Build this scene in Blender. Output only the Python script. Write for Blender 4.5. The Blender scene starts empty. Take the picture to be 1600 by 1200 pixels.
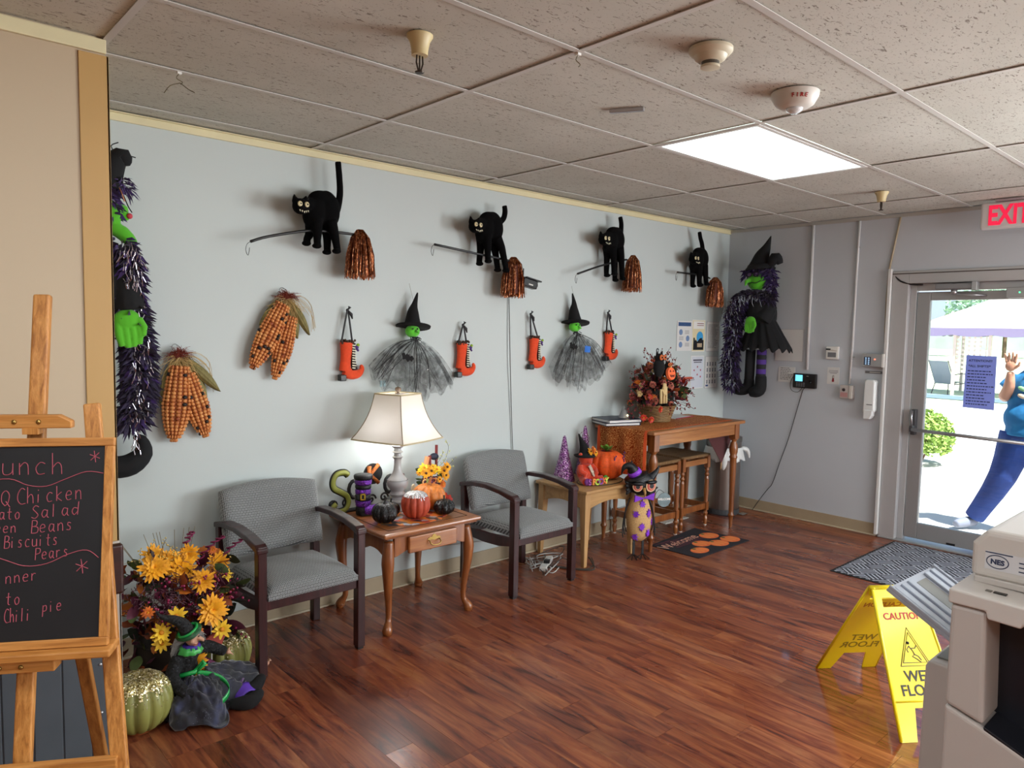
import bpy, bmesh, math, random
from mathutils import Matrix, Vector, Euler, noise
R = math.radians
rnd = random.Random(7)
scene = bpy.context.scene
col = scene.collection
H = 2.592          # ceiling height
XE = 4.247         # east wall plane

# ------------------------------------------------------------------ camera
cam_d = bpy.data.cameras.new('camera'); cam = bpy.data.objects.new('camera', cam_d); col.objects.link(cam)
yaw, pitch, roll = R(47.857), R(-4.308), R(1.070)
fwd = Vector((math.cos(yaw)*math.cos(pitch), math.sin(yaw)*math.cos(pitch), math.sin(pitch)))
rt = Vector((math.sin(yaw), -math.cos(yaw), 0)); up = rt.cross(fwd)
r2 = rt*math.cos(roll) + up*math.sin(roll); u2 = -rt*math.sin(roll) + up*math.cos(roll)
mw = Matrix((r2, u2, -fwd)).transposed().to_4x4(); mw.translation = Vector((-1.9016, -3.7817, 1.6286))
cam.matrix_world = mw
cam_d.sensor_width = 36; cam_d.lens = 36*1138.1/1600; cam_d.clip_start = .02; cam_d.clip_end = 300
scene.camera = cam

# ------------------------------------------------------------------ light, exposure
scene.view_settings.view_transform = 'Standard'; scene.view_settings.look = 'None'
scene.view_settings.gamma = 1; scene.view_settings.use_curve_mapping = False
scene.view_settings.exposure = 1.03
scene.cycles.use_denoising = True
scene.cycles.max_bounces = 8; scene.cycles.diffuse_bounces = 5; scene.cycles.glossy_bounces = 4
scene.cycles.transparent_max_bounces = 12; scene.cycles.sample_clamp_indirect = 6
scene.cycles.caustics_reflective = False; scene.cycles.caustics_refractive = False
wd = bpy.data.worlds.new('sky'); scene.world = wd; wd.use_nodes = True
nt = wd.node_tree; bg = nt.nodes['Background']
sky = nt.nodes.new('ShaderNodeTexSky'); sky.sky_type = 'HOSEK_WILKIE'; sky.turbidity = 5; sky.ground_albedo = .5
sky.sun_direction = Vector((-.15, -.45, .85)).normalized()
nt.links.new(sky.outputs[0], bg.inputs[0]); bg.inputs[1].default_value = 2.4

def light(name, kind, loc, energy, color=(1,1,1), size=None, size_y=None, direction=None, **kw):
    d = bpy.data.lights.new(name, kind); d.energy = energy; d.color = color
    if kind == 'AREA':
        d.shape = 'RECTANGLE'; d.size = size; d.size_y = size_y or size
    elif size is not None:
        if kind == 'SUN': d.angle = size
        else: d.shadow_soft_size = size
    o = bpy.data.objects.new(name, d); col.objects.link(o); o.location = loc
    if direction is not None:
        o.rotation_euler = Vector(direction).to_track_quat('-Z', 'Y').to_euler()
    for k, v in kw.items(): setattr(d, k, v)
    return o
light('sun', 'SUN', (8, -6, 8), 8.0, (1, .97, .92), size=R(1), direction=(.12, .45, -.85))
p_ = light('door_sky_portal', 'AREA', (XE+.16, -2.15, 1.05), 1, size=1.0, size_y=1.95, direction=(-1, 0, 0)); p_.data.cycles.is_portal = True
# added fill lamps standing in for daylight from assumed, unseen east and south windows
light('east_fill_lamp', 'AREA', (XE+.10, -4.4, 1.45), 130, (.92, .97, 1), size=2.2, size_y=1.3, direction=(-1, .45, .03))
light('south_fill_lamp', 'AREA', (2.2, -7.1, 1.5), 62, (.97, .98, 1), size=3.0, size_y=1.4, direction=(-.05, 1, .02))

# ------------------------------------------------------------------ colour and materials
def lin(h):
    if isinstance(h, str):
        h = h.lstrip('#'); c = [int(h[i:i+2], 16)/255 for i in (0, 2, 4)]
        return tuple(v/12.92 if v <= .04045 else ((v+.055)/1.055)**2.4 for v in c)
    return tuple(h)
class NT:
    def __init__(s, name):
        s.m = bpy.data.materials.new(name); s.m.use_nodes = True; s.t = s.m.node_tree
        s.b = s.t.nodes['Principled BSDF']; s.out = s.t.nodes['Material Output']; s._c = None
    def n(s, kind, **kw):
        x = s.t.nodes.new('ShaderNode'+kind)
        for k, v in kw.items():
            if k.startswith('i_'):
                key = k[2:]; key = int(key) if key.isdigit() else key.replace('_', ' ')
                x.inputs[key].default_value = v
            else: setattr(x, k, v)
        return x
    def l(s, a, b): s.t.links.new(a, b)
    def coord(s, scale=(1, 1, 1), rot=(0, 0, 0), random_shift=False, which='Object'):
        tc = s.n('TexCoord'); mp = s.n('Mapping'); s.l(tc.outputs[which], mp.inputs[0])
        mp.inputs['Scale'].default_value = scale; mp.inputs['Rotation'].default_value = rot
        if random_shift:
            oi = s.n('ObjectInfo'); mu = s.n('Math', operation='MULTIPLY', i_1=37.0); s.l(oi.outputs['Random'], mu.inputs[0])
            s.l(mu.outputs[0], mp.inputs['Location'])
        return mp.outputs[0]
    def noise(s, vec, scale, detail=3, rough=.5, dist=0):
        x = s.n('TexNoise'); x.inputs['Scale'].default_value = scale; x.inputs['Detail'].default_value = detail
        x.inputs['Roughness'].default_value = rough; x.inputs['Distortion'].default_value = dist; s.l(vec, x.inputs['Vector']); return x.outputs['Fac']
    def ramp(s, fac, stops, interp='LINEAR'):
        r = s.n('ValToRGB'); r.color_ramp.interpolation = interp; e = r.color_ramp.elements
        while len(e) < len(stops): e.new(.5)
        for i, (p, c) in enumerate(stops):
            e[i].position = p; c = lin(c) if not isinstance(c, (int, float)) else (c, c, c); e[i].color = (*c, 1)
        s.l(fac, r.inputs[0]); return r.outputs['Color']
    def base(s, socket): s.l(socket, s.b.inputs['Base Color'])
    def bump(s, h, strength=.3, dist=.002):
        b = s.n('Bump'); b.inputs['Strength'].default_value = strength; b.inputs['Distance'].default_value = dist
        s.l(h, b.inputs['Height']); s.l(b.outputs[0], s.b.inputs['Normal'])
    def mix(s, fac, a, b, mode='MIX'):
        x = s.n('Mix', data_type='RGBA', blend_type=mode)
        for i, v in ((0, fac), (6, a), (7, b)):
            if hasattr(v, 'links'): s.l(v, x.inputs[i])
            elif i == 0: x.inputs[0].default_value = v
            else: x.inputs[i].default_value = (*lin(v), 1)
        return x.outputs[2]
_mats = {}
def mat(name, color='888888', rough=.5, metal=0, var=0, vs=20, bump=0, bs=60, bd=.002, sheen=0, coat=0, emit=0, stretch=(1, 1, 1), alpha=1, spec=None, trans=0, double=None):
    if name in _mats: return _mats[name]
    k = NT(name); b = k.b; c = lin(color)
    b.inputs['Base Color'].default_value = (*c, 1); b.inputs['Roughness'].default_value = rough; b.inputs['Metallic'].default_value = metal
    if sheen: b.inputs['Sheen Weight'].default_value = sheen
    if coat: b.inputs['Coat Weight'].default_value = coat; b.inputs['Coat Roughness'].default_value = .1
    if spec is not None: b.inputs['Specular IOR Level'].default_value = spec
    if alpha < 1: b.inputs['Alpha'].default_value = alpha
    if emit: b.inputs['Emission Color'].default_value = (*c, 1); b.inputs['Emission Strength'].default_value = emit
    if trans: b.inputs['Transmission Weight'].default_value = trans
    if var:
        v = k.coord(stretch); f = k.noise(v, vs)
        k.base(k.ramp(f, [(.25, tuple(x*(1-var) for x in c)), (.75, tuple(min(1, x*(1+var)) for x in c))]))
    if bump:
        v = k.coord(stretch); k.bump(k.noise(v, bs), bump, bd)
    _mats[name] = k.m; return k.m
def wood(name, dark, mid, light_, axis='Z', scale=1, rough=.4, coat=.2, rand=False):
    if name in _mats: return _mats[name]
    k = NT(name); st = [9*scale]*3; st['XYZ'.index(axis)] = .8*scale
    v = k.coord(tuple(st), random_shift=rand); f = k.noise(v, 3.0, 5, .6, .8)
    c = k.ramp(f, [(.25, dark), (.5, mid), (.75, light_)])
    st2 = [70*scale]*3; st2['XYZ'.index(axis)] = 2*scale
    g = k.noise(k.coord(tuple(st2)), 3, 2); c2 = k.mix(.25, c, k.ramp(g, [(.3, .25), (.6, .9)]), 'MULTIPLY')
    k.base(c2); k.b.inputs['Roughness'].default_value = rough; k.b.inputs['Coat Weight'].default_value = coat; k.b.inputs['Coat Roughness'].default_value = .15
    k.bump(g, .08, .001); _mats[name] = k.m; return k.m
def glitter(name, base, flakes, scale=260, amount=.5, rough=.6, metal=.2):
    if name in _mats: return _mats[name]
    k = NT(name); v = k.coord(); vo = k.n('TexVoronoi'); vo.inputs['Scale'].default_value = scale; k.l(v, vo.inputs['Vector'])
    sp = k.n('SeparateColor'); k.l(vo.outputs['Color'], sp.inputs[0])
    f = k.ramp(sp.outputs[0], [(1-amount-.02, 0.0), (1-amount, 1.0)])
    fl = k.ramp(sp.outputs[1], [(i/max(1, len(flakes)-1), c) for i, c in enumerate(flakes)], 'CONSTANT' if len(flakes) > 2 else 'LINEAR')
    k.base(k.mix(f, base, fl)); k.b.inputs['Roughness'].default_value = rough
    mm = k.n('Math', operation='MULTIPLY', i_1=metal*2); k.l(f, mm.inputs[0]); k.l(mm.outputs[0], k.b.inputs['Metallic'])
    nm = k.n('VectorMath', operation='SUBTRACT'); nm.inputs[1].default_value = (.5, .5, .5); k.l(vo.outputs['Color'], nm.inputs[0])
    sc = k.n('VectorMath', operation='SCALE'); sc.inputs['Scale'].default_value = .9; k.l(nm.outputs[0], sc.inputs[0])
    ge = k.n('NewGeometry'); ad = k.n('VectorMath', operation='ADD'); k.l(ge.outputs['Normal'], ad.inputs[0]); k.l(sc.outputs[0], ad.inputs[1])
    no = k.n('VectorMath', operation='NORMALIZE'); k.l(ad.outputs[0], no.inputs[0]); k.l(no.outputs[0], k.b.inputs['Normal'])
    _mats[name] = k.m; return k.m

# ------------------------------------------------------------------ mesh building
class MB:
    def __init__(s): s.v = []; s.f = []; s.M = Matrix.Identity(4)
    def add(s, vs, fs, M=None):
        n = len(s.v); T = s.M @ M if M is not None else s.M
        s.v += [T @ Vector(v) for v in vs]; s.f += [tuple(i+n for i in f) for f in fs]; return s
    def box(s, a, b, M=None):
        x0, y0, z0 = (min(p, q) for p, q in zip(a, b)); x1, y1, z1 = (max(p, q) for p, q in zip(a, b))
        return s.add([(x0,y0,z0),(x1,y0,z0),(x1,y1,z0),(x0,y1,z0),(x0,y0,z1),(x1,y0,z1),(x1,y1,z1),(x0,y1,z1)],
              [(0,3,2,1),(4,5,6,7),(0,1,5,4),(1,2,6,5),(2,3,7,6),(3,0,4,7)], M)
    def cbox(s, c, d, M=None): return s.box([c[i]-d[i]/2 for i in range(3)], [c[i]+d[i]/2 for i in range(3)], M)
    def lathe(s, prof, c=(0, 0, 0), n=24, M=None, lobes=0, depth=0, squash=(1, 1)):
        vs = []; fs = []
        for r, z in prof:
            for i in range(n):
                a = 2*math.pi*i/n; k = 1
                if lobes: k = 1-depth*(1-abs(math.sin(a*lobes/2)))**1.6
                vs.append((c[0]+r*k*math.cos(a)*squash[0], c[1]+r*k*math.sin(a)*squash[1], c[2]+z))
        m = len(prof)
        for j in range(m-1):
            for i in range(n):
                fs.append((j*n+i, j*n+(i+1) % n, (j+1)*n+(i+1) % n, (j+1)*n+i))
        fs.append(tuple(range(n-1, -1, -1))); fs.append(tuple((m-1)*n+i for i in range(n)))
        return s.add(vs, fs, M)
    def tube(s, pts, r, n=8, M=None, flat=None):
        pts = [Vector(p) for p in pts]; m = len(pts); rs = r if isinstance(r, (list, tuple)) else [r]*m
        vs = []; fs = []; ref = None
        for j, p in enumerate(pts):
            t = (pts[min(j+1, m-1)]-pts[max(j-1, 0)]); t = t.normalized() if t.length > 1e-9 else Vector((0, 0, 1))
            if ref is None: ref = Vector((0, 0, 1)) if abs(t.z) < .9 else Vector((1, 0, 0))
            a = ref - t*ref.dot(t); a = a.normalized() if a.length > 1e-6 else t.orthogonal().normalized(); b = t.cross(a); ref = a
            rr = rs[j] if isinstance(rs[j], (tuple, list)) else (rs[j], rs[j])
            if flat: rr = (rr[0]*flat[0], rr[1]*flat[1])
            for i in range(n):
                w = 2*math.pi*i/n; vs.append(p+a*rr[0]*math.cos(w)+b*rr[1]*math.sin(w))
        for j in range(m-1):
            for i in range(n): fs.append((j*n+i, j*n+(i+1) % n, (j+1)*n+(i+1) % n, (j+1)*n+i))
        fs.append(tuple(range(n-1, -1, -1))); fs.append(tuple((m-1)*n+i for i in range(n)))
        return s.add(vs, fs, M)
    def ball(s, c, r, n=16, m=10, M=None):
        if not isinstance(r, (tuple, list)): r = (r, r, r)
        vs = [(0, 0, 1)]; fs = []
        for j in range(1, m):
            ph = math.pi*j/m
            for i in range(n): th = 2*math.pi*i/n; vs.append((math.sin(ph)*math.cos(th), math.sin(ph)*math.sin(th), math.cos(ph)))
        vs.append((0, 0, -1)); L = len(vs)-1
        for i in range(n): fs.append((0, 1+i, 1+(i+1) % n)); fs.append((L, 1+(m-2)*n+(i+1) % n, 1+(m-2)*n+i))
        for j in range(m-2):
            for i in range(n): fs.append((1+j*n+i, 1+(j+1)*n+i, 1+(j+1)*n+(i+1) % n, 1+j*n+(i+1) % n))
        T = Matrix.Translation(c) @ (M if M is not None else Matrix.Identity(4))
        return s.add([(v[0]*r[0], v[1]*r[1], v[2]*r[2]) for v in vs], fs, T)
    def prism(s, pts, h0, h1, M=None):           # outline in the local XY plane, pushed along Z
        n = len(pts); vs = [(x, y, h0) for x, y in pts]+[(x, y, h1) for x, y in pts]
        fs = [tuple(range(n-1, -1, -1)), tuple(range(n, 2*n))]+[(i, (i+1) % n, n+(i+1) % n, n+i) for i in range(n)]
        return s.add(vs, fs, M)
    def grid(s, fn, nu, nv, M=None):
        vs = [fn(i/nu, j/nv) for j in range(nv+1) for i in range(nu+1)]
        fs = [(j*(nu+1)+i, j*(nu+1)+i+1, (j+1)*(nu+1)+i+1, (j+1)*(nu+1)+i) for j in range(nv) for i in range(nu)]
        return s.add(vs, fs, M)
    def mesh(s, name, smooth=False, fix=True):
        me = bpy.data.meshes.new(name); me.from_pydata([tuple(v) for v in s.v], [], s.f)
        if fix:
            bm = bmesh.new(); bm.from_mesh(me); bmesh.ops.recalc_face_normals(bm, faces=bm.faces); bm.to_mesh(me); bm.free()
        if smooth:
            me.shade_smooth()
        me.update(); return me
    def build(s, name, m, parent=None, smooth=False, bevel=0, seg=2, auto=None, solid=0, sub=0, **kw):
        o = bpy.data.objects.new(name, s.mesh(name, smooth, fix=not kw.pop('raw', False))); col.objects.link(o)
        if m is not None: o.data.materials.append(m)
        if parent is not None: o.parent = parent
        if solid: x = o.modifiers.new('solid', 'SOLIDIFY'); x.thickness = solid; x.offset = 0
        if bevel: x = o.modifiers.new('bevel', 'BEVEL'); x.width = bevel; x.segments = seg; x.limit_method = 'ANGLE'; x.angle_limit = R(40)
        if sub: x = o.modifiers.new('sub', 'SUBSURF'); x.levels = sub; x.render_levels = sub
        if auto:
            o.data.shade_smooth(); o.data.set_sharp_from_angle(angle=R(auto))
        return tag(o, **kw) if kw else o
def tag(o, label=None, cat=None, group=None, kind=None):
    if label: o['label'] = label
    if cat: o['category'] = cat
    if group: o['group'] = group
    if kind: o['kind'] = kind
    return o
def thing(name, loc, label, cat, group=None, rz=0, kind=None):
    o = bpy.data.objects.new(name, None); col.objects.link(o); o.location = loc; o.rotation_euler = (0, 0, rz); o.empty_display_size = .05
    return tag(o, label, cat, group, kind)
def link_copy(src, parent=None, loc=None, rot=None, scale=None, name=None):
    c = src.copy(); col.objects.link(c)
    if parent is not None: c.parent = parent
    if loc is not None: c.location = loc
    if rot is not None: c.rotation_euler = rot
    if scale is not None: c.scale = scale if hasattr(scale, '__len__') else (scale,)*3
    if name: c.name = name
    return c
def copy_tree(o, parent=None):
    c = o.copy(); col.objects.link(c)
    if parent is not None: c.parent = parent
    for ch in list(o.children): copy_tree(ch, c)
    return c
def place(me, name, m, parent=None, M=None, loc=None, rot=None, scale=None):
    o = bpy.data.objects.new(name, me); col.objects.link(o)
    if m is not None and not me.materials: me.materials.append(m)
    if parent is not None: o.parent = parent
    if M is not None: o.matrix_local = M
    if loc is not None: o.location = loc
    if rot is not None: o.rotation_euler = rot
    if scale is not None: o.scale = scale if hasattr(scale, '__len__') else (scale,)*3
    return o
def fuse(mb, name, m, parent=None, voxel=.006, smooth=6, **kw):
    t = bpy.data.objects.new('t', mb.mesh('t')); col.objects.link(t)
    x = t.modifiers.new('r', 'REMESH'); x.mode = 'VOXEL'; x.voxel_size = voxel; x.use_smooth_shade = True
    y = t.modifiers.new('s', 'SMOOTH'); y.iterations = smooth; y.factor = .6
    dg = bpy.context.evaluated_depsgraph_get(); me = bpy.data.meshes.new_from_object(t.evaluated_get(dg)); me.name = name
    od = t.data; bpy.data.objects.remove(t); bpy.data.meshes.remove(od)
    me.shade_smooth(); me.materials.clear()
    o = bpy.data.objects.new(name, me); col.objects.link(o); me.materials.append(m)
    if parent is not None: o.parent = parent
    return tag(o, **kw) if kw else o
def text(s, name, m, parent, loc, size, rot=(R(90), 0, 0), extrude=.0006, align='CENTER', sx=1, bold=0, line=1.0, **kw):
    cu = bpy.data.curves.new('t', 'FONT'); cu.body = s; cu.size = size; cu.extrude = extrude; cu.align_x = align; cu.align_y = 'CENTER'; cu.offset = bold; cu.space_line = line
    cu.resolution_u = 3
    t = bpy.data.objects.new('t', cu); col.objects.link(t); dg = bpy.context.evaluated_depsgraph_get()
    me = bpy.data.meshes.new_from_object(t.evaluated_get(dg)); bpy.data.objects.remove(t); bpy.data.curves.remove(cu); me.name = name; me.materials.clear()
    o = place(me, name, m, parent, loc=loc, rot=rot); o.scale = (sx, 1, 1); return tag(o, **kw) if kw else o
def rot_to(v, axis='Z'):
    return Vector(v).to_track_quat(axis, 'Y' if axis != 'Y' else 'Z').to_matrix().to_4x4()
def RX(a): return Matrix.Rotation(R(a), 4, 'X')
def RY(a): return Matrix.Rotation(R(a), 4, 'Y')
def RZ(a): return Matrix.Rotation(R(a), 4, 'Z')
def TR(*a): return Matrix.Translation(a)
WALLM = RX(90)     # XY outline -> stands upright (x, z), +Z of the outline becomes -y, out of the north wall
def arc(cx, cy, r, a0, a1, n): return [(cx+r*math.cos(R(a0+(a1-a0)*i/n)), cy+r*math.sin(R(a0+(a1-a0)*i/n))) for i in range(n+1)]
def smooth_path(pts, k=4):
    P = [Vector(p) for p in pts]; out = []
    for i in range(len(P)-1):
        p0, p1, p2, p3 = P[max(i-1, 0)], P[i], P[i+1], P[min(i+2, len(P)-1)]
        for j in range(k):
            t = j/k; out.append(.5*((2*p1)+(p2-p0)*t+(2*p0-5*p1+4*p2-p3)*t*t+(3*p1-p0-3*p2+p3)*t**3))
    out.append(P[-1]); return out
def leaf_mesh(name, L=.05, W=.03, bend=.25, lobes=0, n=6):
    vs = []; fs = []
    for i in range(n+1):
        t = i/n; w = W/2*math.sin(math.pi*min(1, t*.92+.06))**.8
        if lobes: w *= 1+.45*math.cos(t*lobes*2*math.pi)
        if i == n: w = .0004
        z = bend*L*(t*t); vs += [(-w, t*L, z+.12*w), (0, t*L, z-.05*w), (w, t*L, z+.12*w)]
    for i in range(n):
        a = i*3; fs += [(a, a+1, a+4, a+3), (a+1, a+2, a+5, a+4)]
    mb = MB(); mb.add(vs, fs); return mb.mesh(name, True, fix=False)
def petal_ring(mb, n, L, W, tilt, z=0, jit=0, rr=rnd, off=0):
    for i in range(n):
        a = 2*math.pi*(i+off)/n+rr.uniform(-jit, jit); l = L*rr.uniform(.9, 1.08); tl = tilt+rr.uniform(-.15, .15)
        c, s_ = math.cos(a), math.sin(a); vs = []; K = 4
        for k in range(K+1):
            t = k/K; w = W/2*math.sin(math.pi*(t*.8+.12)); w = max(w, .0005); rad = l*t*math.cos(tl*(1-.4*t)); zz = z+l*t*math.sin(tl*(1-.4*t))
            for q in (-1, 0, 1): vs.append((c*rad-s_*w*q, s_*rad+c*w*q, zz+(.12*w if q else 0)))
        fs = []
        for k in range(K): b = k*3; fs += [(b, b+1, b+4, b+3), (b+1, b+2, b+5, b+4)]
        mb.add(vs, fs)
def pumpkin(mb, r, h, lobes=10, depth=.16, n=80, M=None, flat_top=.0):
    prof = []
    for i in range(15):
        t = i/14; a = math.pi*t; rr = math.sin(a)**.72; z = (1-math.cos(a))/2
        rad = max(.03, rr); z = z-.10*math.exp(-((rad-.0)/.25)**2)*(1 if t > .5 else -.3)
        prof.append((r*rad, h*max(0, z)))
    mb.lathe(prof, n=n, lobes=lobes, depth=depth, M=M)

# ================================================================== SETTING
M_wall = mat('wall_paint', '#c0c9c8', .55, var=.02, vs=1.5, bump=.08, bs=180, bd=.001)
M_wallw = mat('partition_paint', '#bba98f', .55, var=.015, vs=1.5, bump=.08, bs=180, bd=.001)
M_walle = mat('east_wall_paint', '#c2c8cf', .55, var=.02, vs=1.5, bump=.08, bs=180, bd=.001)
M_cream = mat('cream_moulding', '#dcd3ac', .5, var=.06, vs=6)
M_tan = mat('tan_corner_guard', '#b8935a', .45, var=.04, vs=4)
M_grayw = mat('slate_wainscot', '#4a5259', .5, var=.08, vs=6)
M_offw = mat('off_white_plastic', '#cfcac2', .45)
M_white = mat('white_plastic', '#e6e6e2', .4)
M_blackp = mat('black_plastic', '#141415', .35)
M_base = mat('taupe_vinyl', '#a99a80', .45, var=.05, vs=8)
M_metal = mat('brushed_metal', '#b9babd', .35, metal=.85, bump=.03, bs=300)
M_alu = mat('aluminium_frame', '#a5a5a6', .42, metal=.55, bump=.03, bs=200)
M_dkline = mat('dark_gap', '#4a4038', .8)

def struct(o): o['kind'] = 'structure'; return o
# floor: a slab with separate laminate planks on it
fl = thing('floor', (0, 0, 0), None, None, kind='structure')
kf = NT('plank_wood'); oi = kf.n('ObjectInfo')
mlt = kf.n('Math', operation='MULTIPLY', i_1=53.0); kf.l(oi.outputs['Random'], mlt.inputs[0])
def pc(scale):
    tc = kf.n('TexCoord'); mp = kf.n('Mapping'); kf.l(tc.outputs['Object'], mp.inputs[0]); mp.inputs['Scale'].default_value = scale; kf.l(mlt.outputs[0], mp.inputs['Location']); return mp.outputs[0]
f1 = kf.noise(pc((9, 1.1, 9)), 2.2, 5, .62, .9)
f2 = kf.noise(pc((42, 1.6, 42)), 2.0, 3, .6, .3)
cA = kf.ramp(f1, [(.30, '#40221d'), (.42, '#7a4130'), (.55, '#985a3c'), (.72, '#b0764e')])
tone = kf.ramp(oi.outputs['Random'], [(0, '#c4a6a4'), (.3, '#fff2e4'), (.55, '#dcc0b8'), (.8, '#ffffff'), (1, '#b09a9c')])
cB = kf.mix(.85, cA, tone, 'MULTIPLY'); cC = kf.mix(.35, cB, kf.ramp(f2, [(.3, .35), (.6, 1.0)]), 'MULTIPLY')
kf.base(cC)
rr_ = kf.ramp(kf.noise(kf.coord(which='Object'), 1.3, 3), [(.3, .23), (.7, .36)])
ge_ = kf.n('NewGeometry'); sb_ = kf.n('VectorMath', operation='SUBTRACT'); sb_.inputs[1].default_value = (1.55, -2.75, 0); kf.l(ge_.outputs['Position'], sb_.inputs[0])
ln_ = kf.n('VectorMath', operation='LENGTH'); kf.l(sb_.outputs[0], ln_.inputs[0]); nw_ = kf.noise(ge_.outputs['Position'], 1.6, 3); aw_ = kf.n('Math', operation='MULTIPLY_ADD', i_1=.9, i_2=-.35); kf.l(nw_, aw_.inputs[0]); ws_ = kf.n('Math', operation='ADD'); kf.l(ln_.outputs['Value'], ws_.inputs[0]); kf.l(aw_.outputs[0], ws_.inputs[1])
wet_ = kf.ramp(ws_.outputs[0], [(.55, 1.0), (.95, 0.0)])       # mopped patch, still wet around the caution sign
kf.l(kf.mix(wet_, rr_, (.10, .10, .10)), kf.b.inputs['Roughness']); cw_ = kf.n('Math', operation='MULTIPLY', i_1=.55); kf.l(wet_, cw_.inputs[0]); kf.l(cw_.outputs[0], kf.b.inputs['Coat Weight']); kf.b.inputs['Coat Roughness'].default_value = .05
kf.b.inputs['Specular IOR Level'].default_value = .5
kf.bump(f2, .10, .0012); M_plank = kf.m
MB().box((-7, -8, -.12), (XE+.16, .2, -.0045)).build('subfloor', M_plank, fl)
pl_mesh = {}
def plank_mesh(L, w=.1262):
    k = round(L, 2)
    if k not in pl_mesh: pl_mesh[k] = MB().box((-w/2, -L/2, -.0045), (w/2, L/2, 0)).mesh('plank'); pl_mesh[k].materials.append(M_plank)
    return pl_mesh[k]
rp = random.Random(3); x = XE-.065; npk = 0
while x > -1.95:
    y = -rp.uniform(0, .5) ; first = True; ylim = -4.05 if x < 2.2 else -3.0
    y0 = 0.0
    while y0 > ylim:
        L = rp.choice([.7, .9, 1.1, 1.2, 1.2]) if not first else rp.choice([.3, .5, .8, 1.0]); first = False
        o = place(plank_mesh(L-.0012), 'plank', None, fl, loc=(x, y0-L/2, 0)); y0 -= L; npk += 1
    x -= .127
# fill beyond the planks at the same level
MB().box((-7, -8, -.004), (-1.97, 0, -.0005)).box((-1.97, -8, -.004), (XE, -5.3, -.0005)).build('plank_field', M_plank, fl)

# ceiling: slab, T-bars and tegular tiles
ce = thing('ceiling', (0, 0, H), None, None, kind='structure')
MB().box((-7, -8, .03), (XE+.16, .2, .15)).build('ceiling_slab', M_offw, ce)
kt = NT('fissured_tile'); 
v1 = kt.coord((1, 2.6, 1), rot=(0, 0, .45), random_shift=True); wv = kt.noise(v1, 34, 3, .6, 1.1)
fis = kt.ramp(wv, [(.35, 0.0), (.405, 1.0)])
v2 = kt.coord((1, 1, 1), random_shift=True); vo = kt.n('TexVoronoi'); vo.inputs['Scale'].default_value = 75; kt.l(v2, vo.inputs['Vector'])
pin = kt.ramp(vo.outputs['Distance'], [(.10, 0.0), (.16, 1.0)])
mx = kt.mix(1, fis, pin, 'MULTIPLY'); tintv = kt.ramp(kt.noise(v2, 2.2, 2), [(.3, '#bebcb1'), (.7, '#cac8be')])
kt.base(kt.mix(mx, '#8a8277', tintv)); kt.b.inputs['Roughness'].default_value = .9; kt.bump(mx, .5, .003); M_tile = kt.m
M_tbar = mat('grid_bar', '#c9c6c0', .5)
P0, Q0 = 0.0, -.1656
def tile_mesh(w, d):
    k = ('t', round(w, 3), round(d, 3))
    if k not in pl_mesh: pl_mesh[k] = MB().box((-w/2, -d/2, 0), (w/2, d/2, .016)).mesh('ceiling_tile'); pl_mesh[k].materials.append(M_tile)
    return pl_mesh[k]
xs = [P0+1.2192*i for i in range(-4, 4)]+[XE]
ys = [0.0]+[Q0-.6096*j for j in range(0, 12)]
LIGHTS = {(5, 3)}
off_lights = {(2, 5), (2, 9), (5, 7), (5, 10), (0, 7)}
def fixture(xa, xb, ya, yb, label):
    t = thing('ceiling_light', ((xa+xb)/2, (ya+yb)/2, H), label, 'light', group=None)
    w, d = (xb-xa), (yb-ya); fr = MB()
    fr.box((-w/2+.010, -d/2+.010, -.004), (w/2-.010, -d/2+.034, .006)).box((-w/2+.010, d/2-.034, -.004), (w/2-.010, d/2-.010, .006))
    fr.box((-w/2+.010, -d/2+.034, -.004), (-w/2+.034, d/2-.034, .006)).box((w/2-.034, -d/2+.034, -.004), (w/2-.010, d/2-.034, .006))
    fr.build('frame', M_white, t)
    MB().box((-w/2+.03, -d/2+.03, .001), (w/2-.03, d/2-.03, .004)).build('diffuser', M_diff, t)
    return t
kd = NT('lit_diffuser'); nz = kd.noise(kd.coord(), 3, 2); kd.b.inputs['Base Color'].default_value = (.8, .85, .85, 1)
kd.l(kd.ramp(nz, [(.3, '#cfeeea'), (.7, '#f2faff')]), kd.b.inputs['Emission Color']); kd.b.inputs['Emission Strength'].default_value = 1.9; M_diff = kd.m
for i in range(len(xs)-1):
    for j in range(len(ys)-1):
        xa, xb, yb, ya = xs[i], xs[i+1], ys[j], ys[j+1]
        if xb < -1.3 and yb > -.9: continue
        if (i, j) == (5, 3): fixture(xa, xb, ya, yb, 'lit white fluorescent ceiling panel between the ceiling tiles'); continue
        if (i, j) in off_lights: continue
        cx, cy = (xa+xb)/2, (ya+yb)/2
        place(tile_mesh(abs(xb-xa)-.012, abs(yb-ya)-.012), 'ceiling_tile', None, ce, loc=(cx, cy, .003+rp.uniform(0, .0025)))
bars = []
for xx in xs[1:-1]: MB().box((xx-.012, ys[-1], -.002), (xx+.012, 0, .001)).build('grid_bar', M_tbar, ce)
for yy in ys[1:]: MB().box((xs[0], yy-.012, -.0025), (XE, yy+.012, .0005)).build('grid_bar', M_tbar, ce)
# more lit panels over the part of the room behind the camera
k_ = 0
for (i, j), nm in zip(sorted(off_lights), ['over the far end of the room', 'ahead of the partition', 'over the middle of the room', 'nearest the copier', 'in the last row']):
    f = fixture(xs[i], xs[i+1], ys[j+1], ys[j], 'lit white ceiling panel '+nm)
    light('panel_light', 'AREA', ((xs[i]+xs[i+1])/2, (ys[j]+ys[j+1])/2, H-.03), 12, (.96, .98, 1), size=1.1, size_y=.5, direction=(0, 0, -1))

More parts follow.
